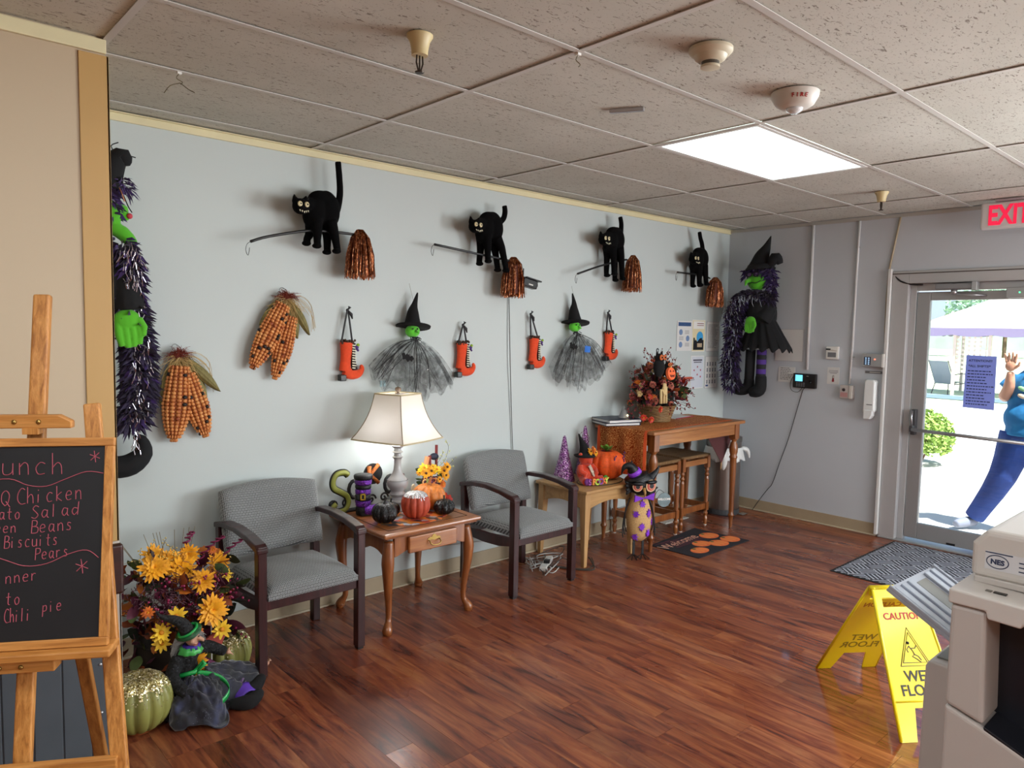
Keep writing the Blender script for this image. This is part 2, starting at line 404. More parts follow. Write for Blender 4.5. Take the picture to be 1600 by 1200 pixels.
# walls
struct(MB().box((-1.3, 0, 0), (XE+.16, .14, H+.03)).build('wall_north', M_wall))
pt = MB(); pt.box((-6.9, -.915, 0), (-1.222, 0.0, H+.03)); struct(pt.build('wall_partition', M_wallw))
struct(MB().box((-7, -8, 0), (-6.9, 0, H+.03)).build('wall_west', M_wallw))
# south wall with an unseen opening placed for the fill lamp, x .7 .. 3.7, z .8 .. 2.2
s = MB(); s.box((-7, -7.15, 0), (.7, -7.0, H+.03)).box((3.7, -7.15, 0), (XE+.16, -7.0, H+.03)).box((.7, -7.15, 0), (3.7, -7.0, .8)).box((.7, -7.15, 2.2), (3.7, -7.0, H+.03))
struct(s.build('wall_south', M_wallw))
# east wall: openings door y -1.48..-3.70 (z 0..2.11), window y -3.9..-5.5+
e = MB(); e.box((XE, -1.48, 0), (XE+.16, 0, H+.03)).box((XE, -2.75, 2.13), (XE+.16, -1.48, H+.03)).box((XE, -3.25, 0), (XE+.16, -2.75, H+.03))
e.box((XE, -5.55, 0), (XE+.16, -3.25, .8)).box((XE, -5.55, 2.1), (XE+.16, -3.25, H+.03)).box((XE, -8, 0), (XE+.16, -5.55, H+.03))
struct(e.build('wall_east', M_walle))
# mouldings
struct(MB().box((-1.22, -.012, H-.042), (XE, 0, H-.002)).box((-1.22, -.03, H-.008), (XE, 0, H-.002)).build('trim_1', M_cream, bevel=.003))
struct(MB().box((-6.9, -.93, H-.05), (-1.222, -.915, H-.003)).build('trim_2', M_cream, bevel=.003))
struct(MB().box((XE-.010, -8, H-.03), (XE, -.012, H-.002)).build('trim_3', mat('grey_moulding', '#b0aea8', .5)))
# baseboards (vinyl cove) with the pale toe line
def baseb(name, a, b, n):
    o = MB().box(a, b).build(name, M_base, bevel=.003); struct(o); return o
baseb('baseboard_north', (-1.22, -.010, 0), (XE-.01, 0, .10), 0); baseb('baseboard_east', (XE-.010, -1.46, 0), (XE, -.01, .10), 1)
q = MB().box((-1.22, -.020, 0), (XE-.01, -.010, .012)); q.build('toe_line', mat('pale_toe', '#c0b49c', .5), bpy.data.objects['baseboard_north'], bevel=.003)
q = MB().box((XE-.020, -1.46, 0), (XE-.010, -.02, .012)); q.build('toe_line', mat('pale_toe', '#c0b49c', .5), bpy.data.objects['baseboard_east'], bevel=.003)
# partition corner guard, slate wainscot
g = MB().box((-1.306, -.921, .84), (-1.2135, -.915, H-.055)).box((-1.222, -.921, .84), (-1.2135, -.80, H-.055)); struct(g.build('trim_4', M_tan, bevel=.002))
g = MB().box((-1.262, -.927, .09), (-1.212, -.915, .66)).box((-1.222, -.927, .09), (-1.212, -.80, .66)).box((-1.262, -.925, .66), (-1.2135, -.915, .84)); struct(g.build('trim_5', mat('pale_corner_guard', '#b7afa4', .4), bevel=.003))
g = MB(); xx = -2.9
wp = thing('wall_wainscot', (0, -.915, 0), None, None, kind='structure')
MB().box((-3.4, -.004, 0), (-1.222, 0, .80)).build('backing', M_grayw, wp)
while xx < -1.29:
    MB().box((xx+.002, -.0085, 0.0), (min(xx+.086, -1.264), -.003, .80)).build('panel', M_grayw, wp, bevel=.0025); xx += .088
for z in (.55, .40, .22, .08):
    MB().lathe([(.0001, 0), (.006, 0), (.006, .001), (.004, .004), (.0001, .005)], n=10, M=TR(-1.285, -.0085, z) @ RX(90)).build('screw', M_metal, wp, smooth=True)
MB().box((-1.24, -.006, 0), (-1.221, .0, .09)).build('backing', M_grayw, wp)
t = thing('handrail', (-1.25, -.915, .78), 'dark brown wooden handrail end on the partition behind the chalkboard', 'handrail')
M_mahog = wood('dark_handrail_wood', '#1d0a07', '#35140d', '#4b1f14', 'X', 1)
MB().box((-1.6, -.165, -.085), (.012, -.135, .09)).build('rail', M_mahog, t, bevel=.01, seg=3)
MB().box((-.62, -.135, -.02), (-.54, 0, .03)).box((-.10, -.135, -.02), (-.03, 0, .03)).build('bracket', M_mahog, t, bevel=.004)

# ------------------------------------------------------------------ door
dr = thing('door_1', (XE, 0, 0), None, None, kind='structure')
M_fr = mat('door_frame_paint', '#b5b4b5', .4, metal=.25, var=.03, vs=5)
fr = MB(); fr.box((-.02, -1.60, 0), (.16, -1.478, 2.14)).box((-.02, -2.78, 2.04), (.16, -1.60, 2.14)).box((-.02, -2.78, 0), (.16, -2.66, 2.04))
fr.build('frame', M_fr, dr, bevel=.004)
fs_ = MB(); fs_.box((.03, -1.645, 0), (.09, -1.60, 2.04)).box((.03, -2.66, 1.985), (.09, -1.645, 2.04)).build('door_stop', M_fr, dr, bevel=.003)
lf = MB(); lf.box((.035, -1.745, .035), (.08, -1.65, 1.975)); lf.build('stile', M_alu, dr, bevel=.006)
lf = MB(); lf.box((.035, -2.655, .035), (.08, -2.56, 1.975)); lf.build('stile', M_alu, dr, bevel=.006)
MB().box((.035, -2.56, .035), (.08, -1.745, .16)).build('bottom_rail', M_alu, dr, bevel=.004)
MB().box((.035, -2.56, 1.91), (.08, -1.745, 1.975)).build('top_rail', M_alu, dr, bevel=.004)
kg = NT('door_glass'); tr = kg.n('BsdfTransparent'); tr.inputs[0].default_value = (.96, .98, .98, 1); gl = kg.n('BsdfGlossy'); gl.inputs['Roughness'].default_value = .02
fr_ = kg.n('Fresnel'); fr_.inputs[0].default_value = 1.45; mxs = kg.n('MixShader'); kg.l(fr_.outputs[0], mxs.inputs[0]); kg.l(tr.outputs[0], mxs.inputs[1]); kg.l(gl.outputs[0], mxs.inputs[2]); kg.l(mxs.outputs[0], kg.out.inputs[0]); M_glass = kg.m
MB().box((.055, -2.562, .158), (.059, -1.743, 1.912)).build('glass', M_glass, dr)
MB().box((-.03, -2.78, 0), (.2, -1.478, .012)).build('threshold', M_alu, dr, bevel=.003)
MB().tube([(-.045, -1.69, .905), (-.045, -2.60, .888)], .013, 12).build('push_bar', M_metal, dr, smooth=True)
hb = MB().box((-.012, -1.705, .86), (.035, -1.67, 1.06)).box((-.05, -1.700, .885), (.0, -1.675, .935)).box((-.012, -2.61, .84), (.035, -2.58, .95)); hb.build('latch_bracket', mat('dark_metal', '#55565a', .4, metal=.6), dr, bevel=.006)
MB().tube([(-.03, -1.685, 1.05), (-.055, -1.688, 1.0), (-.04, -1.69, .93)], .008, 8).build('latch_lever', M_metal, dr, smooth=True)
cl = MB().box((-.06, -2.05, 1.985), (.035, -1.80, 2.03)); cl.build('closer_body', mat('closer_grey', '#8b8b8e', .4, metal=.4), dr, bevel=.008)
MB().box((-.065, -2.08, 1.975), (-.005, -2.045, 2.04)).build('closer_cap', M_metal, dr, bevel=.004)
MB().tube([(-.02, -1.92, 1.985), (-.02, -1.92, 1.95)], .022, 12).tube([(-.02, -1.92, 1.955), (-.03, -2.03, 1.945), (.03, -2.12, 1.94)], .007, 8).build('closer_arm', M_metal, dr, smooth=True)
MB().box((-.045, -2.62, 1.915), (.03, -2.26, 1.99)).build('magnetic_lock', M_alu, dr, bevel=.004)
MB().box((-.047, -2.345, 1.95), (-.045, -2.337, 1.957)).build('indicator_lamp', mat('green_led', '#30ff80', .4, emit=3), dr)
MB().tube(smooth_path([(-.012, -1.49, 2.11), (-.02, -1.54, 2.06), (-.012, -1.62, 2.035), (-.012, -1.70, 2.03)]), .007, 6).build('door_cable', M_blackp, dr, smooth=True)
MB().box((.03, -2.02, .04), (.034, -1.96, .055)).build('brush_strip', M_blackp, dr)
MB().box((-.024, -2.78, 2.115), (-.018, -1.478, 2.122)).build('frame_gap', M_dkline, dr)
MB().box((-.045, -1.476, .02), (-.0, -1.45, 2.16)).build('wire_cover', mat('white_wire_cover', '#d2d2d0', .4), dr, bevel=.005)
# assumed east window, out of view, added for its light
for nm, wx, (a, b) in (('window_1', XE, (-5.55, -3.25)),):
    w = thing(nm, (wx, 0, 0), None, None, kind='structure')
    q = MB(); q.box((0, a, .8), (.08, a+.06, 2.1)).box((0, b-.06, .8), (.08, b, 2.1)).box((0, a, .8), (.08, b, .86)).box((0, a, 2.04), (.08, b, 2.1)).box((0, (a+b)/2-.03, .8), (.08, (a+b)/2+.03, 2.1)); q.build('frame', M_alu, w)
    MB().box((.04, a+.06, .86), (.044, b-.06, 2.04)).build('glass', M_glass, w)

# notice taped to the glass
t = thing('door_notice', (XE+.047, -2.105, 1.30), 'periwinkle blue paper notice taped on the door glass', 'sign')
_k = NT('blue_paper'); _k.b.inputs['Base Color'].default_value = (*lin('#b4c0f4'), 1); _tl = _k.n('BsdfTranslucent'); _tl.inputs[0].default_value = (*lin('#b4c0f8'), 1); _ms = _k.n('MixShader'); _ms.inputs[0].default_value = .6; _k.l(_k.b.outputs[0], _ms.inputs[1]); _k.l(_tl.outputs[0], _ms.inputs[2]); _k.l(_ms.outputs[0], _k.out.inputs[0]); kp = _k.m
MB().prism([(-.098, -.195), (.106, -.20), (.102, .195), (-.094, .198)], 0, .0012, M=RZ(-90) @ RX(90)).build('sheet', kp, t)
ink = mat('notice_ink', '#23265c', .7)
text('ATTENTION!!!', 'lettering', ink, t, (-.0022, 0, .158), .024, rot=(R(90), 0, R(-90)), bold=.0004)
text('*ALL SHIFTS!*', 'lettering', ink, t, (-.0022, 0.004, .118), .024, rot=(R(90), 0, R(-90)), bold=.0004)
q = MB(); rq = random.Random(5)
for i in range(12):
    z = .082-i*.0225; xw = -.08
    lim = rq.uniform(.02, .085)
    while xw < lim:
        w = rq.uniform(.008, .022); q.cbox((-.0018, -(xw+w/2), z), (.0008, w, .007)); xw += w+.005
q.build('text_lines', ink, t)

# ================================================================== OUTSIDE
M_conc = mat('pale_concrete', '#d6d3cc', .8, var=.04, vs=.6)
struct(MB().box((XE+.16, -40, -.12), (19.0, 25, -.012)).build('ground', M_conc))
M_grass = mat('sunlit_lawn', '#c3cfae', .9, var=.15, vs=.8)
struct(MB().box((19.0, -60, -.14), (160, 90, -.02)).build('lawn', M_grass))
# gazebo
t = thing('gazebo', (21.4, 1.2, 0), 'white canopy gazebo with scalloped valance and thin posts across the patio', 'gazebo')
M_cv = mat('canopy_cloth', '#f3eee6', .7); M_post = mat('gazebo_post', '#c9b9b2', .5)
z0 = 1.86; q = MB()
q.add([(-1.9, -3, z0), (1.9, -3, z0), (1.9, 2.4, z0), (-1.9, 2.4, z0), (0, -.3, 3.1), (0, .2, 3.1)], [(0, 1, 4), (1, 2, 5, 4), (2, 3, 5), (3, 0, 4, 5)]); q.build('canopy', M_cv, t, solid=.02)
MB().tube([(-1.9, 2.4, z0+.02), (-.75, 1.62, 2.35)], .045, 6).build('canopy_edge', mat('red_binding', '#b98c93', .7), t)
for side in range(4):
    q = MB(); n = 48
    P = [(-1.9, -3), (1.9, -3), (1.9, 2.4), (-1.9, 2.4)]; a = Vector(P[side]); b = Vector(P[(side+1) % 4])
    up_ = []; lo = []
    for i in range(n+1):
        c = a.lerp(b, i/n); up_.append((c.x, c.y, z0+.02)); lo.append((c.x, c.y, z0-.16-.05*abs(math.sin(i/n*math.pi*6))))
    q.add(up_+lo, [(i, i+1, n+2+i, n+1+i) for i in range(n)]); q.build('valance', mat('lilac_valance', '#8f84a6', .8), t, solid=.015)
for (px, py) in ((-1.8, 2.3), (-1.8, -2.9), (1.8, 2.3), (1.8, -2.9), (-1.8, 1.45), (-1.8, 0.65), (-1.8, -.9)):
    MB().box((px-.035, py-.035, 0), (px+.035, py+.035, z0)).build('post', M_post, t)
q = MB()
for i in range(5):
    for j in range(9):
        q.cbox((-1.8, 1.38-i*.13, .75+j*.11), (.015, .05, .06))
q.box((-1.81, .72, .6), (-1.79, .74, z0)).build('lattice', M_post, t)
MB().box((-1.86, -3.3, 0), (-1.7, 2.9, .10)).build('base_kerb', mat('blue_kerb', '#8fa3c4', .8), t)
# lounge chair and table on the patio
def patio_chair(loc, rz):
    t = thing('patio_chair', loc, 'grey sling patio chair under the gazebo canopy', 'chair', rz=rz)
    M_s = mat('sling_fabric', '#8a93a2', .8); M_pf = mat('patio_frame', '#4b4750', .5)
    MB().grid(lambda u, v: (-.27+.54*u, -.25+.5*v, .40-.05*v+.03*math.sin(v*3)), 4, 6).build('seat', M_s, t, solid=.015)
    MB().grid(lambda u, v: (-.27+.54*u, .25+.28*v, .36+.62*v), 4, 6).build('backrest', M_s, t, solid=.015)
    for sx in (-1, 1):
        MB().tube(smooth_path([(sx*.29, -.3, 0), (sx*.29, -.26, .58), (sx*.29, .2, .62), (sx*.29, .33, .55)]), .014, 6).build('armrest', M_pf, t)
        MB().tube([(sx*.29, .38, 0), (sx*.29, .22, .36), (sx*.29, .53, 1.0)], .014, 6).build('leg', M_pf, t)
        MB().tube([(sx*.29, -.28, .38), (sx*.29, .24, .35)], .014, 6).build('side_rail', M_pf, t)
patio_chair((20.6, 3.0, 0), R(70))
c_ = patio_chair
t = thing('patio_table', (21.2, .1, 0), 'low round patio table beside the lounge chair', 'table')
MB().lathe([(.01, .0), (.55, .0), (.55, .03), (.01, .03)], (0, 0, .68), 28).build('tabletop', mat('table_blue', '#7d97b6', .5), t)
for k in range(4): MB().tube([(.1*math.cos(k*1.57), .1*math.sin(k*1.57), .68), (.42*math.cos(k*1.57), .42*math.sin(k*1.57), 0)], .015, 6).build('leg', mat('patio_frame', '#4b4750', .5), t)
# bush beside the door path
def bush(loc, rx, ry, h, label, n, seed, size=.05, color=('#5f7f35', '#8fae50', '#b9cf7c'), name='shrub', cat='shrub', stem_h=.0):
    rb = random.Random(seed); t = thing(name, loc, label, cat)
    k = NT('leaf_'+name+str(seed)); k.base(k.ramp(k.noise(k.coord(), 9/max(rx, .4), 3), [(.3, color[0]), (.5, color[1]), (.7, color[2])])); k.b.inputs['Roughness'].default_value = .7
    q = MB()
    for i in range(n):
        th, ph = rb.uniform(0, 6.28), math.acos(rb.uniform(-.6, 1)); r = rb.uniform(.7, 1.02)
        c = Vector((rx*math.sin(ph)*math.cos(th)*r, ry*math.sin(ph)*math.sin(th)*r, stem_h+h*.5+h*.5*math.cos(ph)*r))
        M = Matrix.Translation(c) @ Euler((rb.uniform(0, 6), rb.uniform(0, 6), rb.uniform(0, 6))).to_matrix().to_4x4(); s_ = size*rb.uniform(.7, 1.3)
        q.add([(0, -s_, 0), (s_*.5, 0, .2*s_), (0, s_, 0), (-s_*.5, 0, .2*s_)], [(0, 1, 2, 3)], M)
    q.build('foliage', k.m, t, raw=True, kind='stuff')
    w = MB()
    for i in range(7 if stem_h == 0 else 1):
        a = i*.9; w.tube([(0, 0, 0), (rx*.5*math.cos(a)*(stem_h == 0), ry*.5*math.sin(a)*(stem_h == 0), stem_h+h*.6)], .012 if stem_h == 0 else .16, 6)
    w.build('stem' if stem_h == 0 else 'trunk', mat('bark', '#6b5645', .9), t)
bush((8.3, -.42, 0), .42, .36, .70, 'low bushy green shrub outside beside the door path', 2600, 1, .035)
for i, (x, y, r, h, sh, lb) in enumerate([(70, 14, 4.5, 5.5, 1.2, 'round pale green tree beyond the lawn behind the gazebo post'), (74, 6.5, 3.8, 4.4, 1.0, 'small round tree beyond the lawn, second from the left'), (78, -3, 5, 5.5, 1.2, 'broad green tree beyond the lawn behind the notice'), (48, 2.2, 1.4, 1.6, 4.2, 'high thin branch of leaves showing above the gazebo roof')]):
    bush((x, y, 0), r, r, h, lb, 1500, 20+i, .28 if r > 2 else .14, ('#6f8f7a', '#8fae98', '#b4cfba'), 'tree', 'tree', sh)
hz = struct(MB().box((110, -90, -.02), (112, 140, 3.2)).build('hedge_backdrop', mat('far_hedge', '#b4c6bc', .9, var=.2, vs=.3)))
hz.name = 'far_hedge'

# ================================================================== FURNITURE
kf_ = NT('woven_fabric'); v = kf_.coord((1, 1, 1)); 
bt = kf_.n('TexBrick'); bt.offset = .5; bt.inputs['Scale'].default_value = 1; kf_.l(v, bt.inputs['Vector'])
def tri_fabric(name, c_lo, c_hi, c_line):
    k = NT(name); tc = k.n('TexCoord'); sep = k.n('SeparateXYZ'); k.l(tc.outputs['Object'], sep.inputs[0])
    ad = k.n('Math', operation='ADD'); k.l(sep.outputs[1], ad.inputs[0]); k.l(sep.outputs[2], ad.inputs[1])
    cb = k.n('CombineXYZ'); k.l(sep.outputs[0], cb.inputs[0]); k.l(ad.outputs[0], cb.inputs[1])
    b = k.n('TexBrick'); b.offset = .5; b.inputs['Scale'].default_value = 1; b.inputs['Brick Width'].default_value = .0165; b.inputs['Row Height'].default_value = .0145
    b.inputs['Mortar Size'].default_value = .0016; b.inputs['Mortar Smooth'].default_value = .4
    b.inputs['Color1'].default_value = (*lin(c_hi), 1); b.inputs['Color2'].default_value = (*lin(c_lo), 1); b.inputs['Mortar'].default_value = (*lin(c_line), 1); k.l(cb.outputs[0], b.inputs['Vector'])
    b2 = k.n('TexBrick'); b2.offset = .5; b2.inputs['Scale'].default_value = 1; b2.inputs['Brick Width'].default_value = .0165; b2.inputs['Row Height'].default_value = .0145
    b2.inputs['Mortar Size'].default_value = .0048; b2.inputs['Mortar Smooth'].default_value = .2; k.l(cb.outputs[0], b2.inputs['Vector'])
    b2.inputs['Color1'].default_value = (0, 0, 0, 1); b2.inputs['Color2'].default_value = (0, 0, 0, 1); b2.inputs['Mortar'].default_value = (1, 1, 1, 1)
    w = k.noise(k.coord((400, 400, 400)), 1, 1)
    c = k.mix(b2.outputs['Color'], b.outputs['Color'], k.mix(b.outputs['Fac'], '#9a9d9c', c_line)); c = k.mix(.3, c, k.ramp(w, [(.35, .35), (.65, 1.0)]), 'MULTIPLY')
    k.base(c); k.b.inputs['Roughness'].default_value = .95; k.b.inputs['Sheen Weight'].default_value = .2; k.bump(w, .2, .001); return k.m
M_fab = tri_fabric('chair_fabric', '#62656a', '#777a7c', '#2e3034')
M_mah = wood('mahogany', '#1c0809', '#301012', '#43181a', 'Z', 1.2, .35, .3)
M_cher = wood('cherry_wood', '#7c4524', '#a06235', '#b97b45', 'X', .9, .35, .35)
M_cherd = wood('cherry_wood_leg', '#6e3a1a', '#8f5228', '#a86835', 'Z', .9, .33, .4)
M_brass = mat('antique_brass', '#a98c4e', .35, metal=.9)

def make_chair():
    t = thing('waiting_chair', (0, 0, 0), 'x', 'chair', 'grey upholstered waiting chairs')
    for sx in (-1, 1):
        MB().tube([(sx*.255, -.235, 0), (sx*.255, -.235, .60)], .031, 4, M=None).M if False else None
        q = MB(); q.box((sx*.255-.021, -.262, .012), (sx*.255+.021, -.215, .622)); q.build('leg', M_mah, t, bevel=.004)
        MB().cbox((sx*.255, -.238, .006), (.030, .034, .012)).build('foot_glide', M_blackp, t)
        q = MB(); q.prism([(.215, 0), (.262, 0), (.258, .35), (.268, .62), (.226, .62), (.214, .35)], -.020, .020, M=TR(sx*.255, 0, 0) @ Matrix(((0, 0, 1, 0), (1, 0, 0, 0), (0, 1, 0, 0), (0, 0, 0, 1)))); q.build('leg', M_mah, t, bevel=.004)
        # arm, gently curved, seen from the side
        top = [(-.266, .612), (-.24, .632), (-.12, .652), (.02, .662), (.16, .655), (.27, .632)]; bot = [(.27, .606), (.16, .628), (.02, .634), (-.12, .622), (-.22, .600), (-.266, .590)]
        MB().prism(top+bot, -.027, .027, M=TR(sx*.256, 0, 0) @ Matrix(((0, 0, 1, 0), (1, 0, 0, 0), (0, 1, 0, 0), (0, 0, 0, 1)))).build('armrest', M_mah, t, bevel=.006, seg=3)
        pr = [(-.22, .315), (-.22, .365), (0, .350), (.22, .345), (.22, .295), (.05, .285), (-.1, .292)]
        MB().prism(pr, -.013, .013, M=TR(sx*.250, 0, 0) @ Matrix(((0, 0, 1, 0), (1, 0, 0, 0), (0, 1, 0, 0), (0, 0, 0, 1)))).build('side_rail', M_mah, t, bevel=.003)
    MB().box((-.235, -.252, .318), (.235, -.225, .366)).build('front_rail', M_mah, t, bevel=.003)
    MB().box((-.235, .225, .30), (.235, .25, .35)).build('back_rail', M_mah, t, bevel=.003)
    # seat: domed cushion
    def top(u, v):
        x, y = -.232+.464*u, -.268+.47*v; e = min(u, 1-u, v, 1-v)
        return (x, y, .412+.040*(math.sin(math.pi*u)*math.sin(math.pi*min(1, v*.9+.08)))**.55 - .02*(1-min(1, e/.06))**2)
    q = MB(); N = 24; q.grid(top, N, N); n0 = len(q.v)
    ring = [i for i in range(N+1)]+[(j*(N+1)+N) for j in range(1, N+1)]+[N*(N+1)+i for i in range(N-1, -1, -1)]+[j*(N+1) for j in range(N-1, 0, -1)]
    for i in ring: p_ = q.v[i]; q.v.append(Vector((p_.x*1.0, p_.y, .366)))
    m_ = len(ring); q.f += [(ring[i], n0+i, n0+(i+1) % m_, ring[(i+1) % m_]) for i in range(m_)]; q.f.append(tuple(n0+i for i in range(m_)))
    q.build('seat', M_fab, t, smooth=True, auto=50, bevel=0)
    # back cushion, curved, tilted
    def bk(side):
        def f(u, v):
            x = -.262+.524*u; cz = .465+.32*v; arch = .028*math.sin(math.pi*u)*v; bow = .035*(1-(2*u-1)**2); e = min(u, 1-u); ee = min(v, 1-v)
            rd = .018*((1-min(1, e/.07))**2+(1-min(1, ee/.10))**2)
            y = .165+.09*v+bow*.6+side*(.036-min(.034, rd*1.3)); return (x, y, cz+arch)
        return f
    q = MB(); q.grid(bk(-1), 26, 16); q.grid(bk(1), 26, 16)
    A = 27*17; rg = [i for i in range(27)]+[(j*27+26) for j in range(1, 17)]+[16*27+i for i in range(25, -1, -1)]+[j*27 for j in range(15, 0, -1)]
    q.f += [(rg[i], rg[(i+1) % len(rg)], A+rg[(i+1) % len(rg)], A+rg[i]) for i in range(len(rg))]
    q.build('backrest', M_fab, t, smooth=True)
    for sx in (-1, 1): MB().box((sx*.235-.02, .19, .58), (sx*.235+.02, .235, .61)).build('back_bracket', M_mah, t)
    return t
ch = make_chair(); ch.location = (-.306, -.378, 0); ch['label'] = 'grey upholstered armchair between the floor flowers and the lamp table'
c2 = copy_tree(ch); c2.location = (1.270, -.365, 0); c2['label'] = 'grey upholstered armchair between the lamp table and the pumpkin table'

def cabriole(dx, dy):
    pts = [(0, 0, .50), (.006*dx, .006*dy, .44), (.012*dx, .012*dy, .38), (.008*dx, .008*dy, .28), (-.002*dx, -.002*dy, .18), (-.006*dx, -.006*dy, .10), (-.002*dx, -.002*dy, .065), (.010*dx, .010*dy, .04), (.016*dx, .016*dy, .022), (.012*dx, .012*dy, .006), (.010*dx, .010*dy, 0)]
    rs = [.026, .031, .034, .026, .019, .0155, .0165, .023, .028, .024, .018]
    return MB().tube(smooth_path(pts, 3), [rs[min(len(rs)-1, i//3)]*(1-(i % 3)/3)+rs[min(len(rs)-1, i//3+1)]*((i % 3)/3) for i in range(3*(len(pts)-1)+1)], 12)
t = thing('side_table', (.415, -.325, 0), 'cherry wood side table with curved cabriole legs and one drawer', 'table')
q = MB(); q.box((-.325, -.300, .532), (.325, .300, .556)); q.build('tabletop', M_cher, t, bevel=.009, seg=3)
MB().box((-.305, -.282, .522), (.305, .282, .533)).build('top_moulding', M_cherd, t, bevel=.003)
q = MB(); q.tube([(-.265, -.24, .5572), (.265, -.24, .5572), (.265, .24, .5572), (-.265, .24, .5572), (-.265, -.24, .5572)], .0016, 4); q.build('inlay_groove', mat('dark_groove', '#2d130a', .5), t)
for sx in (-1, 1):
    for sy in (-1, 1): cabriole(sx, sy).build('leg', M_cherd, t, smooth=True, M=None) if False else (lambda o: setattr(o, 'location', (sx*.258, sy*.235, .0)))(cabriole(sx, sy).build('leg', M_cherd, t, smooth=True))
def apron(w, h=.095, n=24):
    lo = [(-w/2+w*i/n, -h+ .022*abs(2*i/n-1)**.5*0 - .028*math.exp(-((i/n-.5)/.10)**2) - .028*(math.exp(-((i/n-.0)/.12)**2)+math.exp(-((i/n-1)/.12)**2)) + .012) for i in range(n+1)]
    return lo+[(w/2, 0), (-w/2, 0)]
MB().prism(apron(.47), -.009, .009, M=TR(0, -.247, .523) @ WALLM).build('front_apron', M_cherd, t, bevel=.002)
MB().prism(apron(.47), -.009, .009, M=TR(0, .247, .523) @ WALLM).build('back_apron', M_cherd, t)
for sx in (-1, 1): MB().prism(apron(.43), -.009, .009, M=TR(sx*.262, 0, .523) @ RZ(90) @ WALLM).build('side_apron', M_cherd, t)
d = MB().box((-.155, -.278, .422), (.165, -.256, .512)).build('drawer', M_cher, t, bevel=.006, seg=3)
q = MB()
q.prism([(-.045, .006), (-.03, .016), (-.018, .014), (-.008, .026), (0, .032), (.008, .026), (.018, .014), (.03, .016), (.045, .006), (.032, -.004), (.016, 0), (0, -.006), (-.016, 0), (-.032, -.004)], 0, .0025, M=TR(.005, -.279, .475) @ WALLM)
q.build('handle_plate', M_brass, d, bevel=.001)
MB().tube(smooth_path([(-.033, -.285, .474), (-.035, -.297, .462), (-.022, -.302, .452), (0, -.303, .449), (.022, -.302, .452), (.035, -.297, .462), (.033, -.285, .474)], 3), .0035, 7, M=TR(.005, 0, 0)).build('drawer_pull', M_brass, d, smooth=True)

# lamp
LX, LY = .435, -.215
t = thing('table_lamp', (LX, LY, .556), 'grey turned table lamp with square bell cream shade, lit', 'lamp', rz=R(18))
M_lampb = mat('pewter_grey', '#a2a3a5', .35, coat=.2, var=.05, vs=8)
pf = [(.0001, 0), (.072, 0), (.074, .012), (.066, .02), (.05, .028), (.046, .04), (.055, .05), (.055, .058), (.036, .068), (.034, .082), (.044, .092), (.046, .10), (.038, .112), (.040, .122), (.058, .145), (.062, .165), (.058, .182), (.045, .198), (.032, .215), (.024, .24), (.0205, .275), (.020, .30), (.026, .31), (.033, .316), (.022, .322), (.020, .338), (.033, .346), (.022, .352), (.020, .366), (.031, .374), (.036, .384), (.018, .390), (.012, .405), (.0001, .405)]
MB().lathe(pf, n=32).build('base', M_lampb, t, smooth=True, auto=45)
MB().lathe([(.0465, .0), (.062, .001), (.0465, .003)], (0, 0, .181), 32).build('base_ring', mat('dark_ring', '#2b2626', .4), t)
M_sh = NT('lamp_shade_fabric'); M_sh.b.inputs['Base Color'].default_value = (*lin('#efe9dc'), 1); M_sh.b.inputs['Roughness'].default_value = .9
tl = M_sh.n('BsdfTranslucent'); tl.inputs[0].default_value = (*lin('#ece8e4'), 1); ms = M_sh.n('MixShader'); ms.inputs[0].default_value = .16
M_sh.l(M_sh.b.outputs[0], ms.inputs[1]); M_sh.l(tl.outputs[0], ms.inputs[2]); M_sh.l(ms.outputs[0], M_sh.out.inputs[0])
def shade(u, s_, n=10):
    z = .425+.262*u; half = .188-(.188-.095)*(u**.82)-.012*math.sin(math.pi*u); return half, z
def shade_pt(side, a, u):
    h, z = shade(u, 0); bow = .012*(1-a*a)*(1-u*.4); p_ = {0: (a*h, -h-bow), 1: (h+bow, a*h), 2: (-a*h, h+bow), 3: (-h-bow, -a*h)}[side]; return (p_[0], p_[1], z)
q = MB()
for sd in range(4): q.grid(lambda u, v, sd=sd: shade_pt(sd, 2*u-1, v), 10, 12)
q.build('lamp_shade', M_sh.m, t, smooth=True, auto=40)
M_trim = mat('shade_trim', '#cdbf9a', .7)
for u in (0, 1):
    pts = [shade_pt(sd, a/5-1, u) for sd in range(4) for a in range(0, 11)]; MB().tube(pts+[pts[0]], .0045, 6).build('shade_trim', M_trim, t, smooth=True)
q = MB()
for sd in range(4): q.tube([shade_pt(sd, -1, k/8) for k in range(9)], .0028, 6)
q.build('shade_seam', mat('seam_brown', '#8a7a5e', .7), t, smooth=True)
MB().tube([(0, 0, .40), (0, 0, .70)], .004, 6).tube([(-.105, 0, .684), (.105, 0, .684)], .002, 5).build('harp', M_metal, t)
MB().lathe([(.0001, .684), (.012, .686), (.012, .69), (.006, .694), (.016, .704), (.019, .712), (.016, .722), (.0001, .728)], n=20).build('finial', mat('brown_glass_finial', '#7a6350', .15, coat=.8), t, smooth=True)
MB().ball((0, 0, .50), (.028, .028, .038), 14, 10).build('bulb', mat('lit_bulb', '#fff4e4', .4, emit=2), t, smooth=True)
light('lamp_bulb_light', 'POINT', (LX, LY, .556+.50), 2.5, (.97, .98, 1), size=.045)
bpy.data.objects['lamp_bulb_light'].location.z = .556+.455

